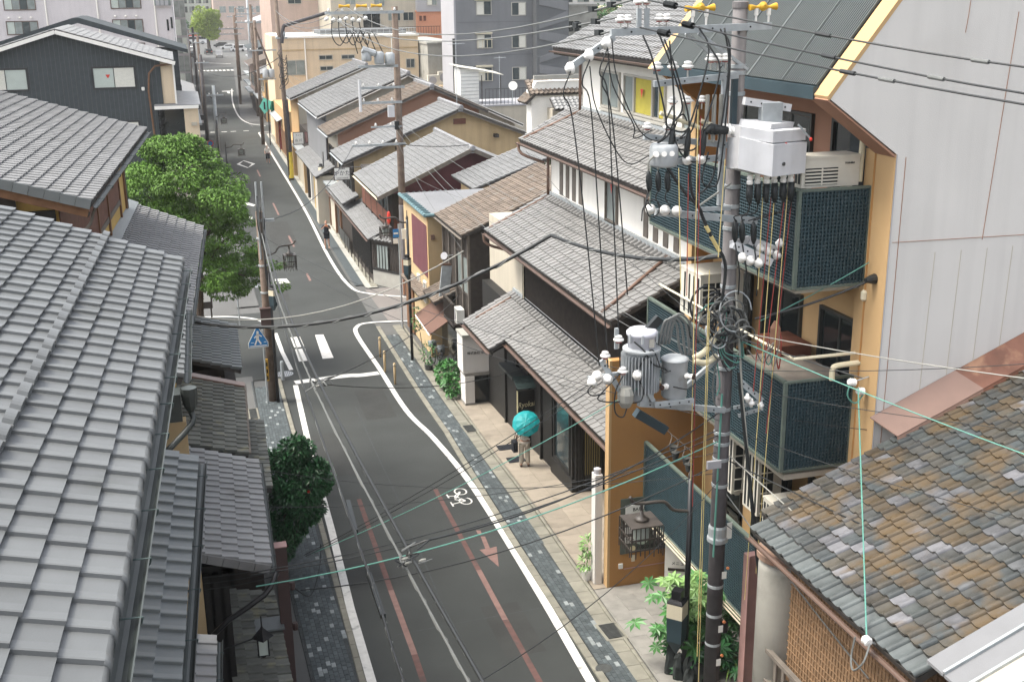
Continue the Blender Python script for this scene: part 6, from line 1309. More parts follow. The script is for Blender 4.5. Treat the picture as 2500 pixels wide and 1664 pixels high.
lead([(8.5, 17.1, 8.6), (8.42, 17.1, 8.2), (8.45, 17.1, 7.8), (8.6, 17.15, 7.6)], .014, 'cable_grey'); lead([(8.48, 17.1, 8.5), (8.55, 17.1, 8.1), (8.5, 17.1, 7.9)], .012, 'cable_green')
for i in range(5): lead([(9.0+.12*i, 17.0, 8.7+.05*i), (9.2+.1*i, 17.0, 8.5-.05*i), (9.4+.05*i, 16.95, 8.75), (9.55, 16.95, 8.9+.04*i)], .012, ['cable_pale', 'cable_grey', 'cable_green', 'cable_pale', 'cable_red'][i])
MB().lathe((9.5, 17.0, 8.95), [(.08, -.2), (.09, .1), (.03, .22)], 8).build('wrapped_bundle', 'stucco_brown', pu)
# coloured operating cords hanging beside the pole
def cord(x0, z0, x1, z1, mt, y=16.85): return MB().tube([(x0, y, z0), ((x0+x1)/2, y, (z0+z1)/2), (x1, y, z1)], .008, 5).build('hanging_cord', mt, pu)
for x0, z0, x1, z1, m_ in ((9.05, 12.3, 9.05, 9.8, 'cord_yellow'), (9.28, 12.2, 9.1, 4.0, 'cord_yellow'), (9.24, 12.2, 9.06, 8.0, 'cable_red'), (9.52, 12.2, 9.3, 4.5, 'cord_yellow'), (9.46, 11.5, 9.2, 7.8, 'cable_red'), (9.62, 12.0, 9.35, 7.2, 'cable_red'), (7.55, 11.9, 7.65, 9.9, 'cord_yellow'), (7.85, 12.8, 7.95, 6.5, 'cord_yellow'), (7.9, 12.7, 8.0, 6.0, 'cable_red'), (8.35, 12.0, 8.3, 10.4, 'cord_yellow'), (7.72, 11.8, 7.76, 9.8, 'cable_red'), (8.15, 10.2, 8.2, 3.0, 'cord_yellow'), (8.18, 9.5, 8.25, 2.2, 'cord_yellow')): cord(x0, z0, x1, z1, m_)
# pale stay wire with its black guard running down to the right
MB().tube([(8.80, 17.15, 9.75), (8.90, 16.95, 8.0), (9.12, 16.5, 5.0), (9.32, 16.1, 2.6)], .020, 7).build('stay_wire', 'cable_pale', pu); MB().tube([(8.86, 17.02, 8.3), (9.10, 16.52, 5.2), (9.32, 16.1, 2.4)], .034, 7).build('stay_guard', 'rubber', pu)
# ------------------------------------------------------------------ other street poles
def simple_pole(x, y, top, r, mt, lab, arms=(), z0=None, cat='utility pole', lean=0., name='utility_pole', ins=True):
    t = thing(name, (x, y, zg(y)), lab, cat, 'street utility poles' if cat == 'utility pole' else None)
    MB().tube([(x, y, zg(y)-.1), (x+lean, y, top)], [r*1.25, r], 12).build('shaft', mt, t, True)
    for (dx0, dx1, z, w) in arms:
        a = MB().beam((x+dx0, y-.15, z), (x+dx1, y-.15, z), w, w*1.1).build('crossarm', 'galv', t)
        if ins:
            n = max(2, int(abs(dx1-dx0)/.55))
            for i in range(n): MB().lathe((x+dx0+(dx1-dx0)*(i+.3)/n, y-.15, z+w*.6), [(.015, 0), (.05, .02), (.08, .05), (.03, .09), (.05, .12), (.02, .15)], 8).build('insulator', 'porcelain', t, True)
    return t
p2 = simple_pole(10.6, 57.5, 14.0, .15, 'pole_wood', 'tall brown utility pole at the side street corner with several crossarms', [(-3.3, .4, 13.75, .12), (-1.9, .3, 10.3, .1), (-1.9, .15, 9.6, .1), (-2.35, .25, 7.6, .1), (-1.4, .1, 8.45, .07)])
MB().tube([(10.6, 57.4, 4.6), (10.6, 57.4, 0)], [.21, .22], 12).build('lower_sleeve', 'pole_grey', p2)
MB().box(10.05, 10.35, 57.2, 57.45, 8.9, 9.45).build('white_box', 'switch_white', p2); MB().box(10.35, 10.55, 57.2, 57.4, 8.3, 8.7).build('black_box', 'rubber', p2)
for x in (8.72, 8.75): MB().cyl((x, 57.3, 9.2), (x, 57.3, 10.7), .06, n=6).build('upright', 'switch_white', p2)
for i, (x, z) in enumerate(((9.1, 11.55), (9.7, 11.4), (10.2, 11.35))): MB().lathe((x, 57.1, z), [(.2, 0), (.24, .05), (.24, .5), (.15, .58)], 12).build('transformer', 'trafo', p2, True)
MB().tube([(8.9, 57, 12.1), (9.5, 57, 11.9)], .16, 8).build('splice_tube', 'trafo', p2); MB().beam((8.7, 57.2, 11.3), (10.6, 57.2, 11.3), .1, .12).build('platform', 'galv', p2)
for i in range(7): MB().lathe((7.35+i*.3, 57.2, 13.5-.05*(i % 3)), [(.05, -.15), (.09, -.05), (.09, .05), (.04, .12)], 8, (.4, -.6, .3)).build('disc_insulator', 'porcelain', p2, True)
for i in range(5): MB().tube(smooth_path([(7.6+i*.3, 57.2, 13.6), (7.55+i*.35, 57.1, 12.7), (7.9+i*.32, 57.1, 12.3+.1*(i % 2)), (8.4+i*.25, 57.1, 12.9), (8.7+i*.3, 57.1, 11.9)]), .025, 5).build('lead', 'cable', p2)
for x in (8.2, 9.0, 9.7): MB().lathe((x, 57.3, 14.05), [(.09, -.25), (.04, 0), (.09, .25)], 8, (1, 0, 0)).build('bird_guard', 'yellow', p2)
MB().box(10.42, 10.78, 57.2, 57.35, 0.1, 1.9).build('stripe_board', 'stucco_brown', p2)
p2.location = V(p2.location)+V((-.3, -1.6, 0))        # stands just off the corner house
p3 = simple_pole(8.55, 96, 14.3, .16, 'pole_wood', 'brown utility pole by the far shop signs, banded yellow at its foot', [(-.5, .4, 11.3, .1)], lean=-.3)
MB().tube([(8.56, 96, .2), (8.56, 96, 2.3)], [.215, .21], 12).build('yellow_band', 'sign_yellow', p3); MB().tube([(8.56, 96, 2.5), (8.5, 96, 6.5)], [.21, .2], 12).build('dark_sleeve', 'pole_dark', p3)
MB().tube(smooth_path([(8.5, 95.8, 10.9), (8.7, 95.8, 12.1), (9.2, 95.7, 12.35), (12.2, 95.3, 13.2)]), .14, 8).build('mast_arm', 'pole_dark', p3); MB().lathe((8.7, 95.8, 11.6), [(.1, -.2), (.16, 0), (.1, .2)], 8).build('joint_box', 'galv', p3)
for i in range(10): MB().tube(smooth_path([(8.4, 95.7, 10.5-i*.25), (8.1+.1*(i % 3), 95.6, 10.1-i*.3), (8.6+.1*(i % 2), 95.6, 9.6-i*.2), (8.8, 95.7, 10-i*.2)]), .03, 4).build('lead', 'cable', p3)
p4 = simple_pole(8.2, 121, 12.2, .15, 'pole_wood', 'brown utility pole beyond the green notice board, carrying grey transformers', [(-.8, 1.9, 9.3, .12)])
for x in (8.9, 9.5): MB().lathe((x, 120.8, 6.6), [(.28, 0), (.3, .1), (.3, .8), (.2, .9)], 12).build('transformer', 'trafo', p4, True)
MB().beam((8.2, 120.8, 6.5), (9.9, 120.8, 6.5), .15, .15).build('platform', 'galv', p4); MB().tube([(8.2, 120.8, 11.5), (9.5, 120.8, 7.5)], .1, 6).build('strut', 'pole_wood', p4)
simple_pole(8.7, 168, 12.0, .15, 'pole_wood', 'distant pole with two crossarms where the far pavement curves', [(-2.2, 1.2, 10.2, .15), (-2.2, .8, 9.5, .15)], name='utility_pole')
simple_pole(11.4, 215, 12.5, .16, 'pole_wood', 'small faraway pole beyond the pavement curve', [(-1.5, 1.5, 11, .15)]); simple_pole(9.8, 150, 13.5, .17, 'pole_wood', 'pole in front of the tall pale cream building', [(-2, 1.2, 11.4, .14)])
pl = simple_pole(2.50, 41.75, 7.2, .13, 'pole_wood', 'wooden pole with two silver pipes on top beside the blue crossing sign', [(-.1, .5, 6.9, .08)], ins=False)
for x in (2.44, 2.64): MB().cyl((x, 41.6, 5.5), (x, 41.6, 8.28), .035, n=7).build('silver_pipe', 'galv', pl)
MB().box(2.26, 2.62, 41.45, 41.62, 3.05, 3.65).build('meter_box', 'brown_box', pl); MB().box(2.24, 2.64, 41.43, 41.64, 3.65, 3.70).build('meter_lid', 'brown_box', pl)
for z in (6.2, 5.2, 4.2): MB().lathe((2.5, 41.75, z), [(.16, 0), (.165, .01), (.165, .06), (.16, .07)], 12).build('steel_band', 'galv', pl)
MB().box(2.30, 2.40, 41.55, 41.6, .9, 1.75).build('stripe_plate', 'yellow', pl)
for i in range(3): MB().box(2.325, 2.375, 41.54, 41.55, .95+i*.26, 1.1+i*.26).build('black_stripe', 'ink', pl)
for i in range(5): MB().tube(smooth_path([(2.45+.05*i, 41.5, 7.8-.2*i), (2.4+.06*i, 41.45, 6.8), (2.55, 41.45, 5.8-.1*i), (2.6, 41.5, 4.5)]), .02, 5).build('lead', 'cable_grey' if i % 2 else 'cable', pl)
for (x, y, tp, r, m_, lab) in ((2.68, 186, 9.8, .14, 'pole_wood', 'thin far pole on the left beyond the black house'), (3.0, 164, 10.6, .15, 'pole_dark', 'dark far pole with a lantern arm on the left pavement'), (2.85, 126, 8.8, .16, 'pole_dark', 'dark pole beside the round no parking sign'), (3.2, 104.4, 7.2, .14, 'galv', 'slim silver pole at the edge of the maple leaves'), (3.2, 148, 10.0, .15, 'pole_wood', 'wooden pole beside the signal box near the black house'), (2.4, 176, 10.8, .15, 'galv', 'grey pole near the glass fronted building')):
    simple_pole(x, y, tp, r, m_, lab, [(-.6, .8, tp-.8, .1)])
simple_pole(14.5, 230, 14, .2, 'galv', 'grey far pole with a rack of white crossarms near the junction', [(-2.5, 1.5, 12.2, .2), (-2.5, 1.5, 11.2, .2)])
# ------------------------------------------------------------------ overhead lines
def wire(pts, r, mt, lab, name='overhead_cable', n=6, group='overhead wires', sm=True):
    return MB().tube(pts, r, n).build(name, mt, label=lab, cat='cable', group=group)
hv = [((6.70, 17.18, 14.22), (7.10, 55.70, 13.75), 'lowest'), ((6.95, 17.18, 14.48), (8.00, 55.70, 14.0), 'highest'), ((6.72, 17.1, 14.05), (7.50, 55.70, 13.5), 'middle')]
for i, (a, b, w) in enumerate(hv):
    o = wire(sag(a, b, .75+.1*i, 16), .016, 'cable_grey', 'grey power line from the tall pole to the brown corner pole, %s of three' % w)
    for f in (.03, .055) if i < 2 else (.03,):
        c = V(a).lerp(V(b), f)-V((0, 0, 4*.75*f*(1-f))); MB().beam(c, c+(V(b)-V(a)).normalized()*.22, .09, .09).build('clamp_cover', 'rubber', o)
for i, (a, b, q, w) in enumerate((((7.05, 17.18, 14.46), (9.0, 10.97, 13.74), (9.6, 5.5, 13.6), 'topmost'), ((7.40, 17.18, 14.16), (8.6, 10.44, 13.51), (9.0, 5.2, 13.35), 'middle'), ((6.95, 17.1, 14.05), (8.3, 10.06, 13.44), (8.7, 5.0, 13.3), 'lowest'))):
    pts = smooth_path([a, V(a).lerp(V(b), .45)-V((0, 0, .04)), b, q], 6); o = wire(pts, .013, 'cable', 'grey power line crossing the white end wall, %s of three' % w)
    for f, m_, r_ in ((.06, 'rubber', .05), (.10, 'rubber', .05), (.40+.04*i, 'cable', .028), (.62-.05*i, 'cable_grey', .026)):
        k = int(f*(len(pts)-1)); c = pts[k]; d = (pts[k+1]-pts[k]).normalized(); MB().cyl(c, c+d*.24, r_, n=9).build('sleeve', m_, o)
for i in range(3): wire(sag((7.6+i*.7, 55.7, 13.9-.1*i), (8.2+.3*i, 96, 13.4-.5*i), .8, 10), .02, 'cable_grey', 'thin power line running on beyond the brown corner pole, number %s from the street' % ['one', 'two', 'three'][i])
# thick twisted cable slung over the street
J = V((6.9, 21.4, 9.98)); A_ = V((8.52, 17.2, 10.33)); B_ = V((-.15, 26.0, 7.6))
seg = sag(A_, J, .22, 9)[:-1]+sag(J, B_, .75, 16); o = wire(seg, .035, 'cable', 'thick black twisted cable slung from the tall pole across the street', n=8)
tw = []
for i, p in enumerate(smooth_path(seg, 4)): tw.append(p+V((math.cos(i*1.1)*.03, math.sin(i*1.1)*.03, math.sin(i*1.1)*.03)))
MB().tube(tw, .018, 5).build('twisted_strand', 'cable_grey', o); wire(sag(J+V((-1.5, 1.2, -.45)), B_+V((0, 0, .15)), .6, 12), .014, 'cable_pale', 'pale steel wire carried above the thick twisted cable')
# lashed cables along the left of the road
LP = V((2.6, 41.6, 6.6)); c1 = [LP, V((2.2, 30, 7.1)), V((2.12, 20.8, 7.6)), V((2.39, 13.8, 7.6)), V((2.57, 10.38, 7.6)), V((2.7, 7, 7.7))]
def lashed(pts, r, mt, lab, step=.35):
    P = smooth_path(pts, 10); o = wire(P, r, mt, lab, n=7); tw = []
    for i, p in enumerate(P): tw.append(p+V((.026*math.cos(i*2.1), 0, .026*math.sin(i*2.1)-.01)))
    MB().tube(tw, .007, 4).build('lashing', 'cable_grey', o); return o
lashed(c1, .026, 'cable', 'thick lashed cable running overhead along the middle of the road')
c2 = [p+V((-.08, 0, -.14)) for p in c1]; lashed(c2, .016, 'cable_grey', 'thin dashed looking cable hung just under the thick lashed one')
c3 = [LP+V((-.05, 0, -.3)), V((2.05, 28, 6.85)), V((1.91, 15.82, 7.2)), V((1.90, 13.13, 7.2)), V((1.87, 11.23, 7.2)), V((1.9, 7, 7.3))]
o = lashed(c3, .018, 'cable', 'overhead cable with two black splice tubes near the left edge line')
for a, b in ((V((1.98, 16.3, 7.17)), V((1.93, 15.2, 7.18))), (V((1.91, 13.9, 7.17)), V((1.90, 12.75, 7.18)))): MB().beam(a, b, .065, .06).build('splice_tube', 'rubber', o)
for y in (20.9, 13.6):
    k = [p for p in smooth_path(c1, 10) if p.y <= y][0]
    rd2 = random.Random(int(y)); gr = thing('cable_clamp_cluster', k, 'tangle of pale clamps and loops on the road cable, %s' % ('farther one by the stop line' if y > 15 else 'nearer one above the red lines'), 'cable fittings', 'road cable fittings')
    for i in range(8):
        c = k+V((rd2.uniform(-.15, .15), rd2.uniform(-.3, .3), rd2.uniform(-.1, .08))); MB().tube(smooth_path([c, c+V((rd2.uniform(-.2, .2), rd2.uniform(-.2, .2), .06)), c+V((rd2.uniform(-.25, .25), rd2.uniform(-.25, .25), -.05))]), .012, 5).build('loop', 'cable_grey' if i % 3 else 'cable', gr)
    for i in range(3): c = k+V((rd2.uniform(-.12, .12), rd2.uniform(-.2, .2), 0)); MB().lathe(c, [(.012, -.05), (.022, 0), (.012, .05)], 7, (1, .3, 0)).build('clamp', 'cable_pale', gr)
# service wires across the street to the tall pole
ws = [((.57, 18.3, 4.9), (8.60, 17.2, 7.0), 'cable_green', .012, .35, 'pale green wire crossing low over the street to the tall pole'), ((.5, 18.4, 5.12), (8.60, 17.2, 7.22), 'cable', .010, .32, 'upper black wire beside the pale green one'), ((.5, 18.5, 5.02), (8.60, 17.2, 7.12), 'cable', .010, .36, 'lower black wire beside the pale green one'), ((1.62, 21.0, 4.0), (6.12, 16.8, 8.50), 'cable', .008, .12, 'dark wire rising steeply to the transformer insulators'), ((1.66, 21.1, 3.92), (6.35, 16.8, 8.52), 'cable', .008, .15, 'second dark wire rising to the transformer insulators'), ((1.75, 21.2, 3.9), (6.9, 16.8, 8.3), 'cable_green', .008, .15, 'green wire rising steeply to the transformer bracket'), ((1.5, 20.9, 3.3), (8.55, 17.1, 6.6), 'cable', .012, .45, 'dark wire from the lower fitting of the brown post'), ((2.39, 13.8, 7.58), (8.62, 17.2, 7.55), 'cable', .012, .35, 'dark wire from the clamps over the road to the pole'), ((2.12, 20.8, 7.6), (9.3, 39.5, 4.2), 'cable', .010, .3, 'thin wire slanting over the road to the white kiosk'), ((2.12, 20.8, 7.58), (9.35, 31.4, 3.9), 'cable', .010, .3, 'thin wire slanting over the road to the black shop eave')]
for a, b, m_, r_, s_, lab in ws: wire(sag(a, b, s_, 12), r_, m_, lab)
# wires from the pole to the eaves and neighbours on the right
we = [((8.85, 17.2, 8.9), (12.5, 15.9, 7.7), 'cable_grey', .012, .05, 'grey wire over the white wall to the copper flashing'), ((8.9, 17.1, 8.85), (11.6, 10.5, 8.3), 'cable_green', .010, .08, 'green wire dipping over the mottled roof'), ((8.9, 17.1, 9.0), (12.6, 10.8, 9.5), 'cable_pale', .009, .1, 'pale wire crossing high above the mottled roof'), ((8.85, 17.2, 6.7), (9.6, 10.2, 5.9), 'cable_pale', .012, .05, 'thick pale conduit wire along the mottled roof'), ((8.85, 17.2, 6.6), (10.6, 9.7, 6.95), 'cable', .012, .06, 'black wrapped wire lying above the mottled tiles'), ((8.8, 17.2, 6.0), (9.0, 12.8, 4.9), 'cable_grey', .012, .05, 'short grey wire to the bamboo wall'), ((9.2, 17.0, 9.2), (10.9, 16.5, 10.2), 'cable_green', .009, .03, 'green stay wire to the ring bolt on the orange wall'), ((9.1, 17.0, 9.25), (10.85, 16.35, 9.93), 'cable', .020, .06, 'black wire into the rubber boot on the orange wall'), ((10.68, 16.2, 8.10), (8.28, 11.9, 6.22), 'cable_green', .011, .0, 'teal wire hanging straight down past the mottled eave')]
for a, b, m_, r_, s_, lab in we: wire(sag(a, b, s_, 8), r_, m_, lab)
t = thing('eave_insulator', (8.27, 11.9, 6.1), 'white reel insulator with looped leads below the mottled eave', 'insulator'); MB().lathe((8.27, 11.88, 6.2), [(.05, -.06), (.07, -.03), (.04, 0), (.07, .03), (.05, .06)], 10, (0, 1, 0)).build('reel', 'porcelain', t); MB().tube(smooth_path([(8.27, 11.8, 6.2), (8.12, 11.7, 6.0), (8.08, 11.85, 5.8), (8.2, 12.1, 5.82), (8.27, 12.15, 6.1)]), .014, 5).build('loop', 'cable_grey', t); MB().tube([(8.27, 11.88, 6.2), (8.45, 11.9, 6.1)], .014, 5).build('hook', 'galv', t)
t = thing('wall_insulators', (10.9, 16.3, 8.2), 'pair of white reel insulators below the cream vent pipe', 'insulator')
for x, z in ((10.62, 8.18), (10.8, 8.0)): MB().lathe((x, 16.3, z), [(.05, -.07), (.07, -.04), (.05, -.02), (.07, 0), (.05, .02), (.07, .04), (.05, .07)], 10, (1, 0, -.2)).build('reel', 'porcelain', t)
MB().tube([(10.62, 16.3, 8.18), (10.95, 16.3, 8.25)], .012, 5).build('hook', 'galv', t); MB().tube(smooth_path([(10.6, 16.3, 8.2), (10.55, 16.3, 7.95), (10.7, 16.28, 7.8), (10.85, 16.28, 7.95)]), .014, 5).build('loop', 'cable_green', t)
# long slack wires from the corner pole over the tiled row and to the shop roofs
wl = [((10.20, 55.80, 8.8), (11.0, 26.0, 8.1), 'cable_grey', .007, .5, 'pale wire running down over the restaurant roofs'), ((10.20, 55.80, 8.5), (8.6, 17.3, 8.4), 'cable_grey', .008, .9, 'pale wire from corner pole to tall pole above the shop eave'), ((10.10, 55.80, 8.3), (8.6, 17.3, 8.2), 'cable_grey', .008, 1.0, 'second pale wire from corner pole to tall pole'), ((10.20, 55.80, 7.6), (9.6, 40.5, 5.6), 'cable_grey', .007, .3, 'grey wire from corner pole to the brown tiled eave'), ((8.00, 55.80, 7.6), (2.6, 41.6, 6.9), 'cable', .016, .8, 'dark wire across the crossing to the wooden pole'), ((8.45, 55.60, 10.2), (8.5, 96, 9.0), 'cable_grey', .008, .7, 'grey wire along the row to the banded pole'), ((8.45, 55.60, 9.6), (8.5, 96, 8.5), 'cable_grey', .008, .8, 'second grey wire along the row to the banded pole'), ((10.20, 55.70, 7.0), (9.3, 68, 4.9), 'cable_grey', .007, .2, 'pale service wire to the ochre gabled house'), ((8.00, 55.80, 7.5), (9.1, 79, 6.2), 'cable_grey', .007, .4, 'pale service wire to the long roofed house'), ((2.6, 126, 7.4), (8.5, 96, 10.0), 'cable', .03, 1.2, 'dark cable sagging across the far street'), ((13.70, 55.70, 7.4), (10.20, 55.70, 7.6), 'cable', .02, .1, 'dark cable from corner pole toward its own gable'), ((10.30, 55.60, 6.4), (11.5, 40.6, 6.9), 'cable_grey', .006, .3, 'thin pale wire to the brown roof ridge side')]
for a, b, m_, r_, s_, lab in wl: wire(sag(a, b, s_, 12), r_, m_, lab)

wf = [((8.62, 17.2, 7.9), (2.6, 41.5, 6.3), .5, 'thin dark wire from the tall pole toward the wooden pole, higher'), ((8.62, 17.2, 7.4), (2.6, 41.5, 5.9), .6, 'thin dark wire from the tall pole toward the wooden pole, lower'), ((8.6, 17.2, 6.4), (1.3, 24.5, 4.4), .35, 'thin dark wire from the tall pole to the mossy eave'), ((8.6, 17.2, 6.8), (1.0, 21.5, 4.9), .3, 'thin dark wire from the tall pole to the pale tiled eave'), ((8.6, 17.2, 8.0), (9.25, 33.1, 4.0), .25, 'thin dark wire from the tall pole to the copper hood'), ((8.6, 17.2, 7.8), (9.4, 29.0, 4.2), .2, 'thin dark wire from the tall pole to the slatted shop corner'), ((8.7, 17.2, 6.3), (2.5, 10.5, 7.5), .3, 'thin dark wire from the tall pole to the road cables'), ((8.85, 17.2, 8.3), (14.0, 12.5, 9.6), .15, 'thin grey wire high across the mottled roof, upper'), ((8.85, 17.2, 8.0), (13.5, 11.5, 8.5), .15, 'thin grey wire high across the mottled roof, lower'), ((8.85, 17.2, 7.2), (11.4, 10.9, 7.6), .12, 'thin dark wire skimming the mottled tiles'), ((8.85, 17.2, 7.6), (11.0, 16.2, 7.3), .04, 'short dark wire to the clamp under the cream vent'), ((8.8, 17.2, 5.4), (9.1, 15.2, 5.4), .03, 'short dark wire to the concrete pier'), ((8.62, 17.2, 8.6), (9.5, 36.4, 6.9), .3, 'thin dark wire along the middle shop roof'), ((8.62, 17.2, 8.9), (10.9, 36.5, 9.6), .3, 'thin dark wire up to the second shop roof')]
for a, b, s_, lab in wf: wire(sag(a, b, s_, 12), .0065, 'cable', lab)
# ------------------------------------------------------------------ outdoor units on the balconies
def ac_unit(x0, y0, z0, w, d, h, lab, brand=None, side=True):
    t = thing('outdoor_unit', (x0+w/2, y0+d/2, z0), lab, 'air conditioner', 'balcony outdoor units')
    MB().box(x0, x0+w, y0, y0+d, z0, z0+h).build('casing', 'ac_white', t); MB().box(x0-.012, x0+w+.012, y0-.012, y0+d+.012, z0+h, z0+h+.035).build('lid', 'ac_white', t)
    MB().box(x0+.06, x0+w*.62, y0-.008, y0, z0+.04, z0+h-.16).build('fan_opening', 'rubber', t)
    for i in range(5): MB().box(x0+.05, x0+w*.63, y0-.022, y0-.008, z0+.05+i*(h-.2)/5, z0+.075+i*(h-.2)/5).build('louvre', 'ac_white', t)
    MB().box(x0+w*.33, x0+w*.35, y0-.026, y0-.01, z0+.04, z0+h-.16).build('louvre_post', 'ac_white', t)
    for i in range(4): MB().box(x0-.006, x0, y0+.05+i*d*.23, y0+.12+i*d*.23, z0+.06, z0+h-.06).build('side_slot', 'rubber', t)
    if brand: text('lettering', brand, .045, FZ(x0+w*.82, z0+h-.10, y0-.006), 'ink', t)
    for k in (0, 1): MB().box(x0+.1+k*(w-.3), x0+.2+k*(w-.3), y0+.02, y0+d-.02, z0-.05, z0).build('foot', 'ac_white', t)
    return t
ac_unit(9.74, 16.84, 11.45, 1.06, .45, .48, 'cream outdoor unit on the topmost lattice balcony', 'TOSHIBA')
ac_unit(9.78, 20.6, 8.15, .95, .95, .95, 'large cream outdoor unit above the middle lattice beside the white storey')
ac_unit(9.95, 19.2, 4.95, .65, .7, 1.45, 'tall cream outdoor unit behind the pole in the lower balcony'); ac_unit(10.1, 18.4, 4.8, .5, .6, 1.25, 'cream outdoor unit just beyond the pole in the lower balcony'); ac_unit(9.95, 17.4, 4.75, .7, .5, .7, 'low cream outdoor unit nearest the mottled roof')
t = thing('bonsai_clutter', (9.9, 21.9, 4.75), 'dark frame of pots and wires in the lower balcony corner', 'plant pots')
for i in range(4): MB().lathe((9.85+.1*(i % 2), 21.0+i*.35, 4.72), [(.06, 0), (.09, .16), (.1, .17)], 9).build('pot', 'iron', t); MB().tube(smooth_path([(9.85, 21+i*.35, 4.9), (9.95, 21.1+i*.35, 5.1), (9.8, 21.2+i*.35, 5.25)]), .012, 5).build('stem', 'wood_grey', t)
# ------------------------------------------------------------------ street lamps with caged lanterns
def cage(parent, x, y, z, w, h):
    o = MB().box(x-w/2, x+w/2, y-w/2, y+w/2, z+h, z+h+.02).build('lantern_top', 'lamp_metal', parent); MB().lathe((x, y, z+h+.02), [(.13, 0), (.15, .02), (.10, .06), (.05, .10), (.03, .2)], 12).build('neck', 'lamp_metal', parent, True)
    for s in (-1, 1):
        for i in range(8):
            f = -w/2+w*i/7
            MB().box(x+f-.009, x+f+.009, y+s*w/2-.008, y+s*w/2+.008, z-.05*(i % 2), z+h).build('cage_bar', 'lamp_metal', o); MB().box(x+s*w/2-.008, x+s*w/2+.008, y+f-.009, y+f+.009, z-.05*(i % 2), z+h).build('cage_bar', 'lamp_metal', o)
        for zz in (z+.10, z+h*.55): MB().box(x-w/2, x+w/2, y+s*w/2-.012, y+s*w/2+.012, zz, zz+.03).build('cage_ring', 'lamp_metal', o); MB().box(x+s*w/2-.012, x+s*w/2+.012, y-w/2, y+w/2, zz, zz+.03).build('cage_ring', 'lamp_metal', o)
    MB().lathe((x, y, z+.12), [(.10, 0), (.15, .08), (.15, h-.2), (.08, h-.13)], 12).build('globe', 'glass_pale', parent, True)
def foot_lantern(parent, x, y, z, s=1.):
    MB().lathe((x, y, z+.62*s), [(.16*s, 0), (.17*s, .03), (.15*s, .06), (.10*s, .08), (.10*s, .2*s)], 4).build('box_cap', 'black_paint', parent)
    MB().lathe((x, y, z+.40*s), [(.165*s, 0), (.165*s, .22*s)], 4).build('box_cream', 'cream_box', parent); MB().lathe((x, y, z), [(.02*s, -.20*s), (.15*s, .02*s), (.165*s, .40*s)], 4).build('box_dark', 'metal_teal', parent)
def street_lamp(px, py, top, lx, ly, lz, lab, w=.5, h=.55, foot=None, fs=1., signs=()):
    t = thing('street_lamp', (px, py, zg(py)), lab, 'street lamp', 'caged lantern street lamps'); MB().tube([(px, py, zg(py)-.1), (px, py, top)], [.062, .05], 10).build('post', 'black_paint', t, True); MB().lathe((px, py, top), [(.05, 0), (.06, .05), (.02, .15), (.015, .35)], 8).build('finial', 'lamp_metal', t)
    s = 1 if lx > px else -1
    MB().tube(smooth_path([(px, py, lz+h+.12), (px+(lx-px)*.35, py+(ly-py)*.35, lz+h+.18), (px+(lx-px)*.55, py+(ly-py)*.55, lz+h+.36), (lx, ly, lz+h+.36), (lx+s*.16, ly, lz+h+.40), (lx+s*.24, ly, lz+h+.52)]), .035, 8).build('swan_arm', 'lamp_metal', t, True)
    MB().cyl((lx, ly, lz+h+.2), (lx, ly, lz+h+.36), .03, n=8).build('hanger', 'lamp_metal', t); cage(t, lx, ly, lz, w, h)
    if foot: foot_lantern(t, foot[0], foot[1], foot[2], fs); MB().cyl((foot[0], foot[1], foot[2]+.35), (px, py, foot[2]+.35), .02, n=5).build('box_arm', 'black_paint', t)
    return t
street_lamp(8.70, 18.43, 5.8, 7.76, 18.55, 4.42, 'black street lamp with a caged lantern in front of the orange wall', .64, .56, (8.40, 18.2, 2.50), 1.35)
street_lamp(2.66, 41.5, 5.0, 3.48, 41.9, 5.0, 'black street lamp with a caged lantern over the road by the wooden pole', .44, .52, (2.74, 41.3, 3.82), .95)
sl3 = street_lamp(8.46, 45.05, 5.95, 7.58, 45.0, 5.27, 'black street lamp with a caged lantern at the side street corner', .44, .42, (8.35, 44.75, 3.75), 1.0)
street_lamp(3.2, 104.0, 4.2, 3.85, 104, 3.95, 'distant caged street lamp near the diamond road mark', .5, .5); street_lamp(3.4, 93, 3.4, 4.55, 92.5, 2.65, 'caged street lamp beyond the maple, close to the diamond mark', .5, .5); street_lamp(3.4, 150, 3.3, 4.35, 150, 2.5, 'faint far caged street lamp before the pavement curve', .5, .5)
t = thing('notice_post', (9.05, 77.4, 0), 'black post with a foot lantern and small notices beside the grey pent roof', 'post')
MB().tube([(9.05, 77.4, 0), (9.05, 77.4, 4.6)], [.06, .05], 10).build('shaft', 'black_paint', t, True); foot_lantern(t, 8.85, 77.2, 2.95, 1.1)
MB().box(8.92, 9.16, 77.2, 77.22, 2.45, 2.85).build('blue_notice', 'sign_blue', t); MB().box(8.92, 9.16, 77.2, 77.22, 2.2, 2.42).build('red_notice', 'cable_orange', t); MB().box(8.96, 9.10, 77.3, 77.32, .68, .98).build('white_notice', 'sign_white', t)
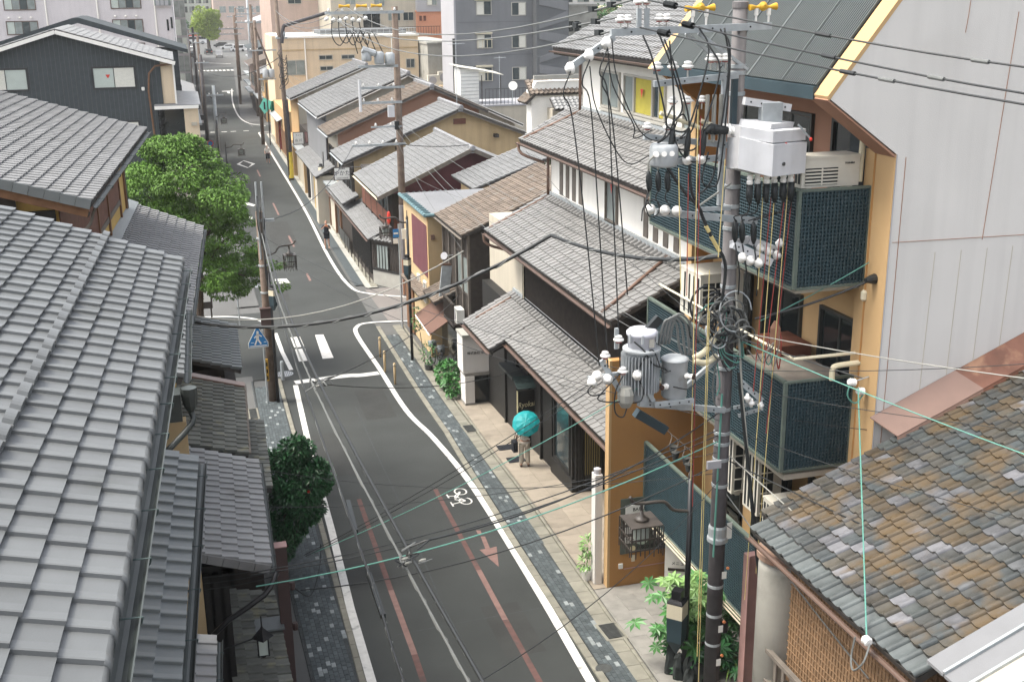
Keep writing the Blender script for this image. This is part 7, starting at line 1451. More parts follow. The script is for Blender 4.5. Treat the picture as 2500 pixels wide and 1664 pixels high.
# ------------------------------------------------------------------ road signs
t = thing('crossing_sign', (2.1, 41.45, 2.2), 'blue five sided pedestrian crossing sign facing up the street', 'road sign')
def pent(s, z): return [(2.1-.36*s, z-.33*s), (2.1+.36*s, z-.33*s), (2.1+.36*s, z-.15*s), (2.1+.04*s, z+.44*s), (2.1-.04*s, z+.44*s), (2.1-.36*s, z-.15*s)]
MB().prism([(x, 41.45, z) for x, z in pent(1., 2.58)], (0, .02, 0)).build('plate', 'sign_white', t); MB().prism([(x, 41.444, z) for x, z in pent(.93, 2.58)], (0, .004, 0)).build('face', 'sign_blue', t)
mb = MB(); Yf = 41.440
mb.lathe((2.10, Yf, 2.84), [(.045, 0), (.045, .003)], 10, (0, -1, 0))
for a, b, w in (((2.10, 2.80), (2.08, 2.58), .10), ((2.08, 2.60), (1.98, 2.36), .055), ((2.08, 2.60), (2.20, 2.38), .055), ((2.10, 2.76), (1.97, 2.62), .04), ((2.10, 2.76), (2.24, 2.66), .04)): mb.beam((a[0], Yf, a[1]), (b[0], Yf, b[1]), .003, w, (1, 0, .3))
for x in (1.84, 2.30): mb.box(x, x+.10, Yf-.002, Yf, 2.44, 2.46)
mb.box(1.80, 2.40, Yf-.002, Yf, 2.30, 2.335); mb.build('pictogram', 'sign_white', t); MB().cyl((2.28, 41.5, 0), (2.28, 41.5, 2.9), .03, n=8).build('post', 'galv', t)
t = thing('round_sign', (1.95, 53, 2.0), 'round grey backed road sign seen from behind below the maple', 'road sign'); MB().lathe((1.9, 52.5, 2.35), [(.3, 0), (.3, .015)], 18, (0, -1, 0)).build('disc', 'trafo', t); MB().cyl((1.9, 52.55, 0), (1.9, 52.55, 2.7), .03, n=7).build('post', 'galv', t); MB().box(1.65, 2.15, 52.48, 52.5, 1.6, 1.85).build('supplement', 'trafo', t)
t = thing('corner_signs', (8.1, 50, 0), 'white, blue and red signs crowded on the side street corner', 'road sign')
MB().box(8.72, 8.98, 49.9, 49.92, 4.22, 4.60).build('blue_plate', 'sign_blue', t); MB().box(8.75, 8.95, 49.895, 49.9, 4.37, 4.45).build('white_arrow', 'sign_white', t); MB().box(8.72, 8.93, 49.9, 49.92, 3.95, 4.18).build('white_plate', 'sign_white', t); MB().box(9.1, 9.3, 49.8, 49.85, 4.15, 4.6).build('mirror_back', 'sign_white', t); MB().cyl((9.0, 50, 0), (9.0, 50, 4.8), .04, n=8).build('post', 'galv', t)
MB().lathe((8.58, 50, 4.85), [(.03, 0), (.07, .1), (.08, .35), (.06, .5), (.02, .55)], 10).build('red_lantern', 'sign_red', t); text('lettering', '中', .12, FZ(8.58, 5.1, 49.9), 'sign_white', t)
t = thing('no_parking_sign', (2.95, 125, 0), 'small round blue and red no parking sign on the far dark pole', 'road sign'); MB().lathe((2.9, 118, .7), [(.3, 0), (.3, .02)], 14, (0, -1, 0)).build('rim', 'sign_red', t); MB().lathe((2.9, 117.98, .7), [(.22, 0), (.22, .01)], 14, (0, -1, 0)).build('face', 'sign_blue', t); MB().cyl((2.9, 118.05, 0), (2.9, 118.05, 1), .04, n=6).build('post', 'galv', t)
t = thing('green_notice_board', (8.85, 120.7, 0), 'pale green folded notice board on a thin black post down the street', 'sign')
MB().prism([(8.05, 120.5, 3.85), (8.55, 120.5, 4.7), (9.25, 120.4, 4.35), (9.05, 120.3, 3.6), (8.5, 120.4, 3.1)], (0, .05, 0)).build('pale_face', 'sign_green', t); MB().prism([(9.25, 120.4, 4.35), (9.55, 120.9, 4.3), (9.6, 120.9, 3.5), (9.2, 120.6, 3.2), (9.05, 120.3, 3.6)], (0, .05, 0)).build('shaded_face', 'sign_green_shaded', t); MB().box(8.47, 8.62, 120.36, 120.4, 3.55, 4.3).build('black_mark', 'ink', t); MB().cyl((8.85, 120.2, 0), (8.85, 120.2, 6.2), .06, n=7).build('post', 'black_paint', t)  # receding panel's shade painted as a darker green
t = thing('red_banner', (9.35, 114, 0), 'narrow dark red banner stand by the cream building', 'banner'); MB().box(9.3, 9.55, 113.9, 114.0, .3, 3.0).build('cloth', 'cable_red', t); MB().cyl((9.28, 114, 0), (9.28, 114, 3.1), .03, n=6).build('pole', 'black_paint', t)
t = thing('signal_box', (2.6, 140, 0), 'black roadside cabinet by the far left poles', 'cabinet'); MB().box(2.3, 2.9, 136, 136.5, 0, 1.8).build('body', 'black_paint', t); MB().box(2.4, 2.8, 135.95, 136, .9, 1.2).build('label', 'grey_light', t)
for i, (x, y) in enumerate(((7.16, 46.0), (7.01, 44.0), (7.11, 42.3))):
    t = thing('bollard', (x+.12, y, zg(y)), 'ochre wooden bollard beside the curving white line, %s of three' % ['farthest', 'middle', 'nearest'][i], 'bollard', 'ochre bollards'); MB().lathe((x+.12, y, zg(y)), [(.045, 0), (.05, .7), (.035, .72), (.035, .76), (.055, .78), (.05, .86), (.02, .88)], 10).build('post', 'sign_board' if 0 else 'stucco_ochre', t, True); MB().lathe((x+.12, y, zg(y)+.80), [(.058, 0), (.058, .03)], 10).build('band', 'cream_box', t)
t = thing('bollard', (3.05, 45.6, 0), 'grey bollard by the pale manhole cover', 'bollard'); MB().lathe((3.08, 44.2, 0), [(.07, 0), (.07, .75), (.04, .8)], 10).build('post', 'galv', t); MB().lathe((3.0, 47.2, 0), [(.07, 0), (.07, .75), (.04, .8)], 10).build('second_post', 'wood_brown', t)
# ------------------------------------------------------------------ trees and plants
def limb(mb, pts, r0, r1): P = smooth_path(pts, 4); mb.tube(P, [r0+(r1-r0)*i/(len(P)-1) for i in range(len(P))], 7)
t = thing('maple_tree', (.2, 47.2, 0), 'broad light green maple spreading over the lane corner beside the yellow house', 'tree')
mb = MB(); limb(mb, [(.1, 47.4, -.1), (.15, 47.3, 2), (.3, 47, 4)], .2, .13)
for q in ([(.3, 47, 4), (1.3, 46.6, 5.2), (2.1, 46, 5.6)], [(.3, 47, 4), (-.6, 46.5, 5.8), (-1.4, 46, 7.4)], [(.25, 47, 3.6), (1.2, 46.2, 4.1), (2.0, 45.6, 4.0)], [(.3, 47, 4.2), (.5, 46.5, 6.5), (.7, 46.5, 8.6)], [(.3, 47, 4), (.9, 45.8, 6.2), (1.5, 45.4, 7.3)], [(.2, 47, 3.4), (-.4, 45.9, 4.8), (-.9, 45.3, 5.6)]): limb(mb, q, .10, .025)
mb.build('trunk', 'bark', t, True)
rd = random.Random(11); cl = []
for i in range(210):
    a = rd.uniform(0, 2*math.pi); zz = rd.uniform(0, 1); hz = 3.0+zz*6.3; rad = (2.15 if zz < .75 else 2.15*(1-(zz-.75)/.25*.75))*math.sqrt(rd.uniform(.1, 1)); wob = 1+.22*math.sin(3*a+zz*7)+.16*math.sin(7*a+zz*23)
    x = .25+rad*wob*math.cos(a)+(.35 if zz < .4 else 0)-(.5 if zz > .75 else 0); y = 46.6+rad*wob*math.sin(a)*.95
    if zz < .22 and x < .6: continue
    cl.append(((x, y, hz), (rd.uniform(.3, .8), rd.uniform(.3, .8), rd.uniform(.12, .34))))
foliage('crown', 'leaf_maple', cl, t, 66000, .13, .066, 21, droop=.8)
t = thing('camellia_bush', (1.85, 26, zg(26)), 'dense dark green camellia bush leaning over the left pavement', 'bush')
mb = MB(); limb(mb, [(1.35, 26.4, .7), (1.45, 26.3, 1.6), (1.7, 26.1, 2.8)], .07, .03); limb(mb, [(1.45, 26.3, 1.4), (2.0, 25.9, 2.4), (2.3, 25.8, 3.3)], .04, .015); mb.build('trunk', 'bark', t, True)
cl = [((1.95, 26, 3.35), (.62, .6, .75), 0, 3), ((2.25, 25.9, 3.5), (.42, .45, .55), 0, 2), ((1.6, 26.1, 3.7), (.42, .45, .5), 0, 2), ((1.95, 26, 4.2), (.36, .4, .36), 0, 1.2), ((1.65, 26.2, 2.5), (.45, .5, .65), 0, 2), ((2.15, 26, 2.75), (.4, .45, .4), 0, 1.4), ((1.55, 26.3, 1.8), (.3, .35, .5), 0, 1)]
rq = random.Random(17)
for i in range(30):
    c0 = rq.choice(cl[:7]); d0 = V((rq.gauss(0, 1), rq.gauss(0, 1), rq.gauss(0, .8))).normalized(); cl.append(((c0[0][0]+d0.x*c0[1][0]*1.0, c0[0][1]+d0.y*c0[1][1]*1.0, c0[0][2]+d0.z*c0[1][2]*1.0), (rq.uniform(.08, .18),)*3, 0, .25))
foliage('crown', 'leaf_dark', cl, t, 12500, .14, .065, 4, droop=.35)
t2 = MB().lathe((2.18, 25.5, 3.35), [(.02, -.03), (.05, 0), (.02, .04)], 7).build('flower', 'sign_red', t)
t = thing('hill_tree', (10, 332, 0), 'round bright green tree at the far end of the street', 'tree'); MB().tube([(10, 332, 0), (10, 332, 7)], [.5, .3], 8).build('trunk', 'bark', t); rd = random.Random(5)
foliage('crown', 'leaf_light', [((10+rd.uniform(-2.8, 2.8), 332+rd.uniform(-2, 2), 7.4+rd.uniform(-2.4, 2.8)), rd.uniform(1.0, 1.9)) for i in range(26)], t, 9000, .55, .4, 6)
t = thing('street_tree', (2.0, 300, 0), 'darker tree half hidden behind the glass fronted building', 'tree'); MB().tube([(2, 300, 0), (2, 300, 5)], .3, 7).build('trunk', 'bark', t); foliage('crown', 'leaf_mid', [((2.5+rd.uniform(-1.5, 1.5), 300, 6+rd.uniform(-2, 2)), rd.uniform(.8, 1.5)) for i in range(10)], t, 2500, .5, .35, 9)
t = thing('entrance_shrubs', (9.3, 18.9, zg(18.9)), 'lush fatsia and palm planting at the foot of the tall pole', 'shrub')
mb = MB(); rd = random.Random(9)
for i in range(9): x, y = 8.85+rd.uniform(0, 1.1), 18.6+rd.uniform(-.3, .9); limb(mb, [(x, y, 1.2), (x+rd.uniform(-.15, .15), y, 1.9), (x+rd.uniform(-.3, .3), y+rd.uniform(-.2, .2), 2.6)], .02, .01)
mb.build('stems', 'bark', t)
def palmate(center, r, n, mt, seed, tilt=.2, lobes=8):
    rr = random.Random(seed); vs, fs = [], []
    for c in center:
        az = rr.uniform(0, 6.28); nrm = V((math.cos(az)*rr.uniform(.1, .6)-.15, math.sin(az)*rr.uniform(.1, .6)-.3, 1)).normalized(); u = nrm.cross(V((0, 1, .1))).normalized(); v = nrm.cross(u); R_ = r*rr.uniform(.7, 1.2)
        for k in range(lobes):
            a = 2*math.pi*k/lobes; d = u*math.cos(a)+v*math.sin(a); s = nrm.cross(d); c_ = V(c); K = len(vs); w = R_*.19
            vs += [tuple(c_), tuple(c_+d*R_*.55+s*w-nrm*R_*.05), tuple(c_+d*R_-nrm*R_*.25), tuple(c_+d*R_*.55-s*w-nrm*R_*.05)]; fs += [(K, K+1, K+2), (K, K+2, K+3)]
    me = bpy.data.meshes.new('leaves'); me.from_pydata(vs, [], fs); me.materials.append(M(mt)); return me
rr = random.Random(2); put('fatsia_leaves', palmate([(9.0+rr.gauss(0, .33), 18.85+rr.gauss(0, .3), 2.55+rr.gauss(0, .32)) for i in range(90)], .24, 0, 'leaf_mid', 4), t, kind='stuff'); put('pale_leaves', palmate([(9.05+rr.gauss(0, .25), 18.9+rr.gauss(0, .25), 3.05+rr.gauss(0, .18)) for i in range(40)], .2, 0, 'leaf_pale', 5), t, kind='stuff'); put('lower_leaves', palmate([(9.35+rr.gauss(0, .4), 18.6+rr.gauss(0, .3), 1.85+rr.gauss(0, .25)) for i in range(90)], .2, 0, 'leaf_dark', 7), t, kind='stuff'); put('round_leaves', palmate([(9.85+rr.gauss(0, .2), 18.8+rr.gauss(0, .25), 2.4+rr.gauss(0, .2)) for i in range(50)], .17, 0, 'leaf_mid', 8, lobes=4), t, kind='stuff')
mb = MB()
for i in range(26):
    a = rr.uniform(0, 6.28); L = rr.uniform(.5, .9); c = V((9.75, 18.45, 1.45)); d = V((math.cos(a), math.sin(a), rr.uniform(.5, 1.3))).normalized(); s = d.cross(V((0, 0, 1))).normalized()*.018; p1, p2 = c+d*L*.6, c+d*L+V((0, 0, -.28)); mb.quad(c-s, c+s, p1+s, p1-s); mb.quad(p1-s, p1+s, p2)
mb.build('palm_fronds', 'leaf_palm', t, kind='stuff')
t = thing('garden_rocks', (8.7, 18.6, 1.35), 'black upright garden rocks at the foot of the entrance planting', 'rock')
for i, (x, y, h, r_) in enumerate(((8.55, 18.75, .75, .13), (8.62, 18.5, .6, .14), (8.78, 18.4, .7, .14), (8.9, 18.25, .5, .14), (8.72, 18.2, .4, .12))):
    rq = random.Random(i); mb = MB(); prof = [(r_*.9, 0), (r_*1.1, h*.25), (r_*.95, h*.6), (r_*.6, h*.9), (.02, h)]; mb.lathe((x, y, zg(y)), prof, 8); mb.v = [(a+rq.gauss(0, .018), b+rq.gauss(0, .018), c+rq.gauss(0, .02)) for a, b, c in mb.v]; mb.build('rock', 'rock', t)
t = thing('potted_plant', (8.57, 23.44, 1.05), 'leafy plant in a white pot beside the white gate post', 'potted plant'); MB().lathe((8.45, 23.5, zg(23.5)+.05), [(.1, 0), (.15, .25), (.16, .27), (.13, .27)], 12).build('pot', 'pot_white', t); foliage('foliage', 'leaf_pale', [((8.45, 23.5, 1.55), (.15, .15, .22)), ((8.47, 23.5, 1.95), (.12, .12, .25))], t, 260, .16, .04, 3)
t = thing('kiosk_plants', (9.0, 40, .05), 'tall leafy plants with round leaves beside the white kiosk', 'plant'); foliage('foliage', 'leaf_mid', [((8.95, 40, .55), (.28, .45, .4)), ((9.05, 40.5, .9), (.25, .4, .45)), ((8.85, 41, .7), (.22, .4, .4))], t, 700, .2, .12, 12); MB().lathe((9.1, 39.75, .03), [(.12, 0), (.15, .22), (.13, .23)], 10).build('pot', 'concrete', t)
t = thing('climbing_plant', (8.6, 44.5, 0), 'straggly green climber at the foot of the black corner post', 'plant'); foliage('foliage', 'leaf_mid', [((8.62, 44.6, 1.9), (.15, .2, .5)), ((8.85, 43.6, .8), (.25, .3, .5))], t, 220, .16, .06, 14); MB().tube([(8.8, 44, 0), (8.7, 44.4, 1.4)], .015, 5).build('stem', 'bark', t); MB().lathe((8.85, 43.6, 0), [(.15, 0), (.18, .25)], 10).build('pot', 'iron', t)
# bicycles by the wooden shop front
def bicycle(x, y, lab, rz):
    t = thing('bicycle', (x, y, .02), lab, 'bicycle', 'parked bicycles', rz); L = lambda mb, n, m_: mb.build(n, m_, t, True, local=True)
    for d in (-.5, .5): o = L(MB().tube([(0, d+.31*math.cos(a), .33+.31*math.sin(a)) for a in [2*math.pi*k/18 for k in range(19)]], .022, 6), 'tyre', 'tyre'); L(MB().tube([(0, d+.285*math.cos(a), .33+.285*math.sin(a)) for a in [2*math.pi*k/18 for k in range(19)]], .012, 5), 'rim', 'galv')
    L(MB().tube([(0, .5, .33), (0, .36, .85), (0, -.1, .35), (0, -.2, .8), (0, -.5, .33), (0, -.1, .35)], .018, 6), 'frame', 'black_paint'); L(MB().tube([(0, -.2, .78), (0, .36, .80)], .016, 6), 'top_tube', 'black_paint'); L(MB().tube([(-.26, .25, .98), (0, .36, .98), (.26, .25, .98)], .014, 6), 'handlebar', 'galv'); L(MB().lathe((0, -.22, .82), [(.05, 0), (.09, .04), (.07, .08)], 8), 'saddle', 'black_paint'); L(MB().box(-.14, .14, .42, .68, .72, .95), 'basket', 'galv')
bicycle(9.25, 43.9, 'dark bicycle with front basket under the brown awning, farther of two', .1); bicycle(9.3, 43.1, 'dark bicycle with front basket under the brown awning, nearer of two', -.15)
# ------------------------------------------------------------------ people
def skin(name, vs, es, rs, mt, parent, lev=2):
    me = bpy.data.meshes.new(name); me.from_pydata(vs, es, []); ob = bpy.data.objects.new(name, me)
    md = ob.modifiers.new('s', 'SKIN'); md.use_smooth_shade = True; sb = ob.modifiers.new('b', 'SUBSURF'); sb.levels = lev; sb.render_levels = lev
    if not me.skin_vertices: 
        import bmesh
        b = bmesh.new(); b.from_mesh(me); b.verts.layers.skin.verify(); b.to_mesh(me); b.free()
    for i, r in enumerate(rs): me.skin_vertices[0].data[i].radius = r if isinstance(r, tuple) else (r, r)
    me.skin_vertices[0].data[0].use_root = True
    m2 = baked(ob); m2.materials.clear(); m2.materials.append(M(mt)); m2.name = name
    return put(name, m2, parent, local=True)
def person(loc, rz, lab, arms, legs, shirt, lower, hairmt='hair', dress=False, hat=None, shoes='leather', sleeve=.5):
    t = thing('person', loc, lab, 'person', None, rz)
    V0 = [(0, 0, .93), (0, 0, 1.10), (0, 0, 1.28), (0, .0, 1.40), (0, .01, 1.46), (0, .03, 1.53), (0, .025, 1.62)]; E0 = [(i, i+1) for i in range(6)]; R0 = [(.14, .10), (.12, .09), (.155, .10), (.06, .055), (.05, .05), (.072, .088), (.066, .08)]
    for s, (el, wr, hd) in zip((-1, 1), arms):
        k = len(V0); V0 += [(s*.165, 0, 1.355), el, wr, hd]; E0 += [(2, k), (k, k+1), (k+1, k+2), (k+2, k+3)]; R0 += [.052, .042, .028, (.034, .02)]
        hd = V(hd); d = (hd-V(wr)).normalized(); sd = d.cross(V((0, 0, 1)) if abs(d.z) < .9 else V((0, 1, 0))).normalized()
        for f in range(4): q = len(V0); off = sd*(-.024+.016*f); V0 += [tuple(hd+off+d*.035), tuple(hd+off*1.15+d*(.075-.008*abs(f-1.4))+V((0, .012, -.006)))]; E0 += [(k+3, q), (q, q+1)]; R0 += [.009, .0075]
        q = len(V0); V0 += [tuple(V(wr).lerp(hd, .6)+sd*.035), tuple(V(wr).lerp(hd, .8)+sd*.055+d*.02)]; E0 += [(k+3, q), (q, q+1)]; R0 += [.011, .009]
    for s, (kn, an, to) in zip((-1, 1), legs): k = len(V0); V0 += [(s*.085, 0, .86), kn, an, to]; E0 += [(0, k), (k, k+1), (k+1, k+2), (k+2, k+3)]; R0 += [.088, .058, .040, .034]
    body = skin('body', V0, E0, R0, 'skin', t)
    mb = MB(); mb.lathe((0, .115, 1.545), [(.012, 0), (.016, .02), (.006, .03)], 6, (0, 1, 0)); mb.build('nose', 'skin', t, True, local=True)
    for s in (-1, 1): MB().lathe((s*.03, .105, 1.575), [(.009, 0), (.006, .008)], 6, (0, 1, 0)).build('eye', 'ink', t, local=True); MB().lathe((s*.075, .02, 1.55), [(.02, 0), (.012, .012)], 6, (s, 0, 0)).build('ear', 'skin', t, local=True)
    MB().lathe((0, .108, 1.50), [(.018, 0), (.01, .006)], 6, (0, 1, 0)).build('mouth', 'cable_red', t, local=True)
    skin('hair', [(0, -.03, 1.50), (0, -.02, 1.60), (0, .03, 1.67)], [(0, 1), (1, 2)], [(.075, .07), (.088, .092), (.05, .06)], hairmt, t)
    SV = [(0, 0, .90 if not dress else .80), (0, 0, 1.10), (0, 0, 1.29), (0, 0, 1.39)]; SE = [(0, 1), (1, 2), (2, 3)]; SR = [(.165, .125), (.145, .11), (.17, .118), (.075, .07)]
    if dress: SV += [(0, 0, .58)]; SE += [(0, 4)]; SR[0] = (.185, .14); SR += [(.205, .16)]
    for s, (el, wr, hd) in zip((-1, 1), arms): k = len(SV); e2 = V((s*.165, 0, 1.355)).lerp(V(el), min(1, sleeve*2)); SV += [(s*.165, 0, 1.355), tuple(e2)]; SE += [(2, k), (k, k+1)]; SR += [.068, .060]
    skin('top', SV, SE, SR, shirt, t)
    if not dress:
        LV = [(0, 0, .95)]; LE = []; LR = [(.155, .12)]
        for s, (kn, an, to) in zip((-1, 1), legs): k = len(LV); a2 = V(an)+V((0, 0, .0)) if lower[1] > .9 else V(kn).lerp(V(an), 0); end = V(kn).lerp(V(an), max(0, lower[1])); LV += [(s*.09, 0, .86), kn, tuple(end)]; LE += [(0, k), (k, k+1), (k+1, k+2)]; LR += [.105, .088, .080]
        skin('trousers', LV, LE, LR, lower[0], t)
    for s, (kn, an, to) in zip((-1, 1), legs): skin('shoe', [(an[0], an[1]-.04, .04), ((an[0]+to[0])/2, (an[1]+to[1])/2, .045), (to[0], to[1]+.02, .035)], [(0, 1), (1, 2)], [.042, .046, .038], shoes, t)
    return t
legs0 = [((-.10, .02, .49), (-.115, -.02, .09), (-.13, .11, .035)), ((.10, .01, .49), (.12, -.01, .09), (.14, .12, .035))]
pz = zg(31.84)+.06
person((9.38, 31.84, pz), -.15, 'person in white shirt and pale trousers walking away under a teal umbrella', [((-.25, .02, 1.12), (-.24, .16, .93), (-.23, .22, .86)), ((.24, .02, 1.13), (.17, .20, 1.22), (.13, .25, 1.26))], legs0, 'cloth_white', ('cloth_khaki', .95)).scale = (.93, .93, .93)
# the umbrella: eight ribs, pinched canopy, shaft and handle held in the hand
uc = thing('umbrella', (9.5, 32.1, pz+1.25), 'teal umbrella tilted back over the shoulder on the forecourt', 'umbrella')
axis = V((-.16, -.62, .77)).normalized(); hand = V((9.53, 32.07, pz+1.18)); apex = V((9.37, 31.66, pz+1.56)); axis = (apex-hand).normalized(); a_ = axis.cross(V((1, 0, 0))).normalized(); b_ = axis.cross(a_)
mb = MB(); n = 8; rings = [(0, .0), (.15, -.02), (.31, -.09), (.43, -.19)]
for j, (r_, h_) in enumerate(rings):
    for i in range(n*2):
        t_ = math.pi*i/n; s_ = 1. if i % 2 == 0 else (.965 if j > 0 else 1); mb.v.append(tuple(apex+axis*(h_+(.0 if i % 2 == 0 else .012*j))+(a_*math.cos(t_)+b_*math.sin(t_))*r_*s_))
for j in range(3):
    for i in range(n*2): mb.f.append((j*16+i, j*16+(i+1) % 16, (j+1)*16+(i+1) % 16, (j+1)*16+i))
mb.build('canopy', 'umbrella', uc)
for i in range(n): t_ = 2*math.pi*i/n; MB().tube([apex+axis*(h_-.006)+(a_*math.cos(t_)+b_*math.sin(t_))*r_ for r_, h_ in rings], .005, 4).build('rib', 'galv', uc)
MB().tube([apex+axis*.05, hand-axis*.08], .007, 6).build('shaft', 'galv', uc); MB().tube(smooth_path([hand-axis*.02, hand-axis*.12, hand-axis*.14+V((0, .05, -.01)), hand-axis*.08+V((0, .07, 0))]), .013, 6).build('handle', 'leather', uc)
t = thing('shoulder_bag', (9.15, 31.95, pz+.75), 'black shoulder bag hanging beside the person with the teal umbrella', 'bag'); MB().box(9.02, 9.16, 31.8, 32.08, pz+.52, pz+.86).build('body', 'cloth_black', t); MB().tube(smooth_path([(9.1, 31.82, pz+.86), (9.2, 31.9, pz+1.35), (9.1, 32.05, pz+.86)]), .01, 5).build('strap', 'cloth_black', t)
person((7.92, 68.2, .05), 2.9, 'person in a black knee length dress holding a phone up with both hands', [((-.27, .12, 1.18), (-.10, .26, 1.36), (-.05, .27, 1.42)), ((.27, .12, 1.18), (.10, .26, 1.36), (.05, .27, 1.42))], legs0, 'cloth_black', ('cloth_black', 1), 'stucco_brown', True, shoes='skin', sleeve=.45)
t = thing('phone', (7.92, 67.9, 1.45), 'phone held up by the person in the black dress', 'phone'); MB().box(7.82, 7.98, 67.86, 67.875, 1.44, 1.53).build('body', 'cable_orange', t)
legsw = [((-.10, .12, .50), (-.11, .02, .10), (-.12, .14, .05)), ((.10, -.04, .49), (.11, -.26, .12), (.12, -.15, .04))]
person((7.52, 106.5, .02), 3.0, 'distant person in white top and dark shorts walking up the street', [((-.24, -.05, 1.12), (-.26, .08, .92), (-.26, .12, .85)), ((.24, .05, 1.12), (.22, .2, 1.0), (.2, .26, .97))], legsw, 'cloth_white', ('cloth_black', .15), 'cloth_khaki', sleeve=.5, shoes='cloth_denim')
# ------------------------------------------------------------------ the far end of the street
def car(x, y, rz, mt, lab, van=False):
    t = thing('parked_car', (x, y, .01), lab, 'car', 'cars at the far junction', rz); L = lambda mb, n, m_, sm=False: mb.build(n, m_, t, sm, local=True); h = 1.75 if van else 1.42
    L(MB().prism([(-.8, -2.0, .3), (-.8, 2.0, .3), (-.8, 2.05, .75), (-.8, 1.1 if not van else 1.6, .9), (-.8, .5 if not van else 1.2, h), (-.8, -1.6, h), (-.8, -2.0, .9)], (1.6, 0, 0)), 'body', mt)
    L(MB().box(-.81, .81, -1.4, .6 if not van else 1.0, .95, h-.12), 'side_window', 'glass_dark'); L(MB().box(-.7, .7, -2.01, -1.85, .95, h-.2), 'rear_window', 'glass_dark'); L(MB().box(-.7, .7, .9, 1.25, .92, h-.25), 'windscreen', 'glass_dark')
    for sx in (-1, 1):
        for yy in (-1.25, 1.25): L(MB().lathe((sx*.68, yy, .31), [(.31, 0), (.31, .16), (.2, .17)], 14, (sx, 0, 0)), 'wheel', 'tyre')
        L(MB().box(sx*.55-.16, sx*.55+.16, 2.0, 2.06, .6, .75), 'headlight', 'sign_white'); L(MB().box(sx*.6-.1, sx*.6+.1, -2.03, -1.98, .65, .85), 'tail_light', 'sign_red')
    return t
car(9.3, 318, .1, 'car_black', 'black car nearest the left of the far junction'); car(11.3, 300, 3.1, 'car_silver', 'silver van waiting at the far junction', True); car(15.5, 345, 1.4, 'car_white', 'white car crossing at the far junction'); car(5.2, 335, .2, 'car_white', 'white car behind the far left poles'); car(4.6, 300, .2, 'car_black', 'dark car half hidden by the far left poles'); car(17.5, 330, 1.5, 'car_white', 'white van parked by the far right poles', True); car(14.2, 360, 1.5, 'car_black', 'dark car beyond the green signal')
t = thing('bus', (8, 388, 0), 'white and red bus crossing the far junction', 'bus'); MB().box(4.8, 11, 386, 388.5, .4, 3.0).build('body', 'car_white', t); MB().box(4.9, 10.9, 385.97, 386, 1.5, 2.3).build('window_band', 'glass_dark', t); MB().box(4.8, 11, 385.96, 386, 2.5, 2.9).build('red_band', 'sign_red', t)
for x in (6.0, 9.8): MB().lathe((x, 386, .5), [(.5, 0), (.5, .2)], 14, (0, 1, 0)).build('wheel', 'tyre', t)
t = thing('traffic_signal', (11.2, 372, 0), 'traffic signal showing green at the far junction', 'traffic light'); MB().cyl((11.0, 372, 0), (11.0, 372, 3.6), .12, n=8).build('post', 'galv', t); MB().box(10.6, 12.6, 371.8, 372, 2.9, 3.7).build('housing', 'black_paint', t)
em = bpy.data.materials.new('lit_green'); em.use_nodes = True; q_ = em.node_tree.nodes['Principled BSDF']; q_.inputs['Base Color'].default_value = (0, .5, .25, 1); q_.inputs['Emission Color'].default_value = (.05, 1, .45, 1); q_.inputs['Emission Strength'].default_value = 1.2; MATS['lit_green'] = em
MB().lathe((10.95, 371.79, 3.3), [(.32, 0), (.32, .03)], 14, (0, -1, 0)).build('green_lens', 'lit_green', t)
for x in (11.6, 12.25): MB().lathe((x, 371.79, 3.3), [(.28, 0), (.28, .03)], 12, (0, -1, 0)).build('dark_lens', 'glass_dark', t)
t = thing('red_cone_stand', (11.8, 376, 0), 'red pointed marker beside the green traffic signal', 'marker'); MB().lathe((11.8, 378, 3.2), [(.6, 0), (.1, 2.6)], 4).build('peak', 'sign_red', t); MB().cyl((11.8, 378, 0), (11.8, 378, 3.2), .2, n=6).build('post', 'sign_white', t)
def far_house(x0, x1, y0, y1, h, mt, lab, roofmt='tile_grey', front='wood_dark', sgn=1):
    t = thing('shop_house', ((x0+x1)/2, y0, 0), lab, 'house', 'far shop houses'); MB().box(x0, x1, y0, y1, 0, h).build('wall', mt, t); xf = x0 if sgn > 0 else x1
    MB().prism([(x0-.6, y0-.3, h), (x1+.6, y0-.3, h), ((x0+x1)/2, y0-.3, h+(x1-x0)*.2)], (0, y1-y0+.6, 0)).build('roof', roofmt, t); MB().box(xf-sgn*.5-.35, xf-sgn*.5+.35, y0, y1, 2.7, 2.9).build('canopy', 'galv', t)
    MB().box(xf-.04, xf+.04, y0+.4, y1-.4, .1, 2.5).build('shop_front', front, t)
    for i in range(max(1, int((y1-y0)/2.5))): MB().box(xf-.05, xf+.05, y0+.6+i*2.4, y0+2.0+i*2.4, 3.4, min(h-.3, 4.8)).build('window', 'glass_grey', t)
    return t
far_house(10.3, 17, 143, 152, 5.6, 'stucco_tan', 'tan shop house just past the back lane'); far_house(9.9, 16, 153, 162, 6.2, 'pink_wall', 'pinkish shop house under the far transformers', 'tile_brown'); far_house(10.6, 17, 163, 176, 5.4, 'stucco_beige', 'beige shop house where the pavement curves', 'copper_brown'); far_house(11.8, 19, 178, 196, 6.8, 'grey_render', 'grey shop house with pale awning down the street', 'clad_dark'); far_house(13.6, 21, 200, 222, 5.2, 'stucco_cream', 'cream shop house near the far crossing'); far_house(15.5, 24, 228, 250, 9.5, 'pink_wall', 'taller pinkish building near the far crossing', 'grey_light')
far_house(-6, 1.4, 116, 132, 5.5, 'stucco_beige', 'beige house on the left beyond the black roof', sgn=-1); far_house(-6, 1.8, 188, 205, 7.5, 'grey_render', 'grey house on the left past the glass building', 'clad_dark', sgn=-1); far_house(-6, 2.3, 210, 235, 6.5, 'clad_dark', 'dark house on the left near the far crossing', sgn=-1)
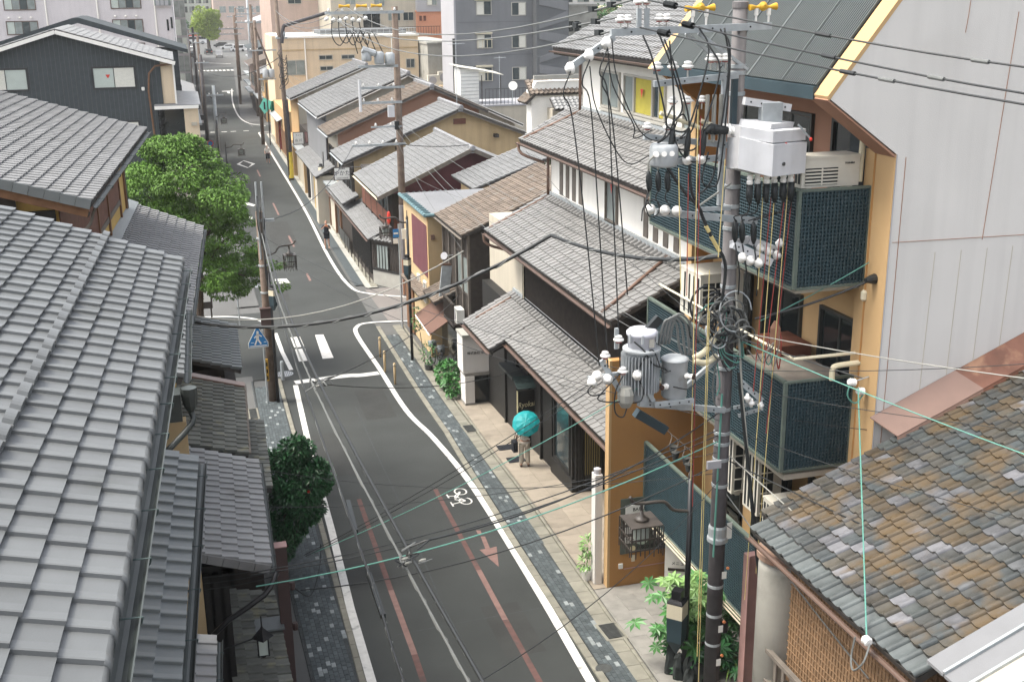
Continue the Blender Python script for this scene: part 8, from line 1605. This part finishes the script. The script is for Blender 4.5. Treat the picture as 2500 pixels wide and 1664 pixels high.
for i, (x, z) in enumerate(((10.9, 3.2), (10.4, 2.4), (11.4, 3.9), (12.5, 3.4))): t = hang_sign('lane_sign', 'little hanging sign on the far right shops, %s along' % ['first', 'second', 'third', 'fourth'][i], x-.6, 147+i*11, z, .6, .9, [('酒', .3, 0)], ['sign_white', 'cream_box', 'sign_white', 'sign_board'][i], 'ink')
block('far_station_building', 'long low pale building closing the view beyond the junction', (-20, 4, 420, 440, 0, 16), 'wall_lilac', [(-3+i*2.2, 8, 1.6, 2, ['glass_grey']) for i in range(3)]); block('far_brick_building', 'brick red building beyond the far tree', (15, 40, 415, 440, 0, 15), 'pink_wall', [(17+i*3, 9, 2, 2, ['glass_grey']) for i in range(6)]); block('far_glass_office', 'pale glass office closing the far end of the street', (4.2, 14.8, 430, 450, 0, 17), 'glass_pale', [(5+i*2.4, 9+k*3, 1.8, 2, ['glass_grey', 'glass']) for i in range(4) for k in range(3)])
block('far_left_office', 'grey office block on the left of the far junction', (-40, 1.5, 260, 300, 0, 17), 'grey_light', [(-8+i*2.4, 8+k*3, 1.7, 1.7, ['glass_grey']) for i in range(4) for k in range(3)]); block('far_right_office', 'cream office block on the right of the far junction', (22, 60, 262, 300, 0, 15), 'stucco_cream', [(23+i*2.4, 7+k*3, 1.7, 1.6, ['glass_grey']) for i in range(6) for k in range(3)])
block('white_flats', 'white apartment house behind the street poles', (15.2, 29, 182, 200, 0, 20), 'wall_pale', [(17+i*2.6, 8+k*2.8, 1.7, 1.4, ['glass_grey', 'curtain']) for i in range(4) for k in range(4)])

# ------------------------------------------------------------------ thin summer haze over the whole view
hz = bpy.data.materials.new('haze'); hz.use_nodes = True; hn = hz.node_tree; hn.nodes.clear()
ho = hn.nodes.new('ShaderNodeOutputMaterial'); pv_ = hn.nodes.new('ShaderNodeVolumePrincipled'); pv_.inputs['Color'].default_value = (.93, .95, .95, 1); pv_.inputs['Density'].default_value = .0003; pv_.inputs['Anisotropy'].default_value = .0
hn.links.new(pv_.outputs[0], ho.inputs['Volume']); MATS['haze'] = hz
MB().box(-1600, 1600, -260, 2600, -1.2, 25.5).build('haze', 'haze', kind='stuff')
bpy.data.scenes.remove(BENCH)
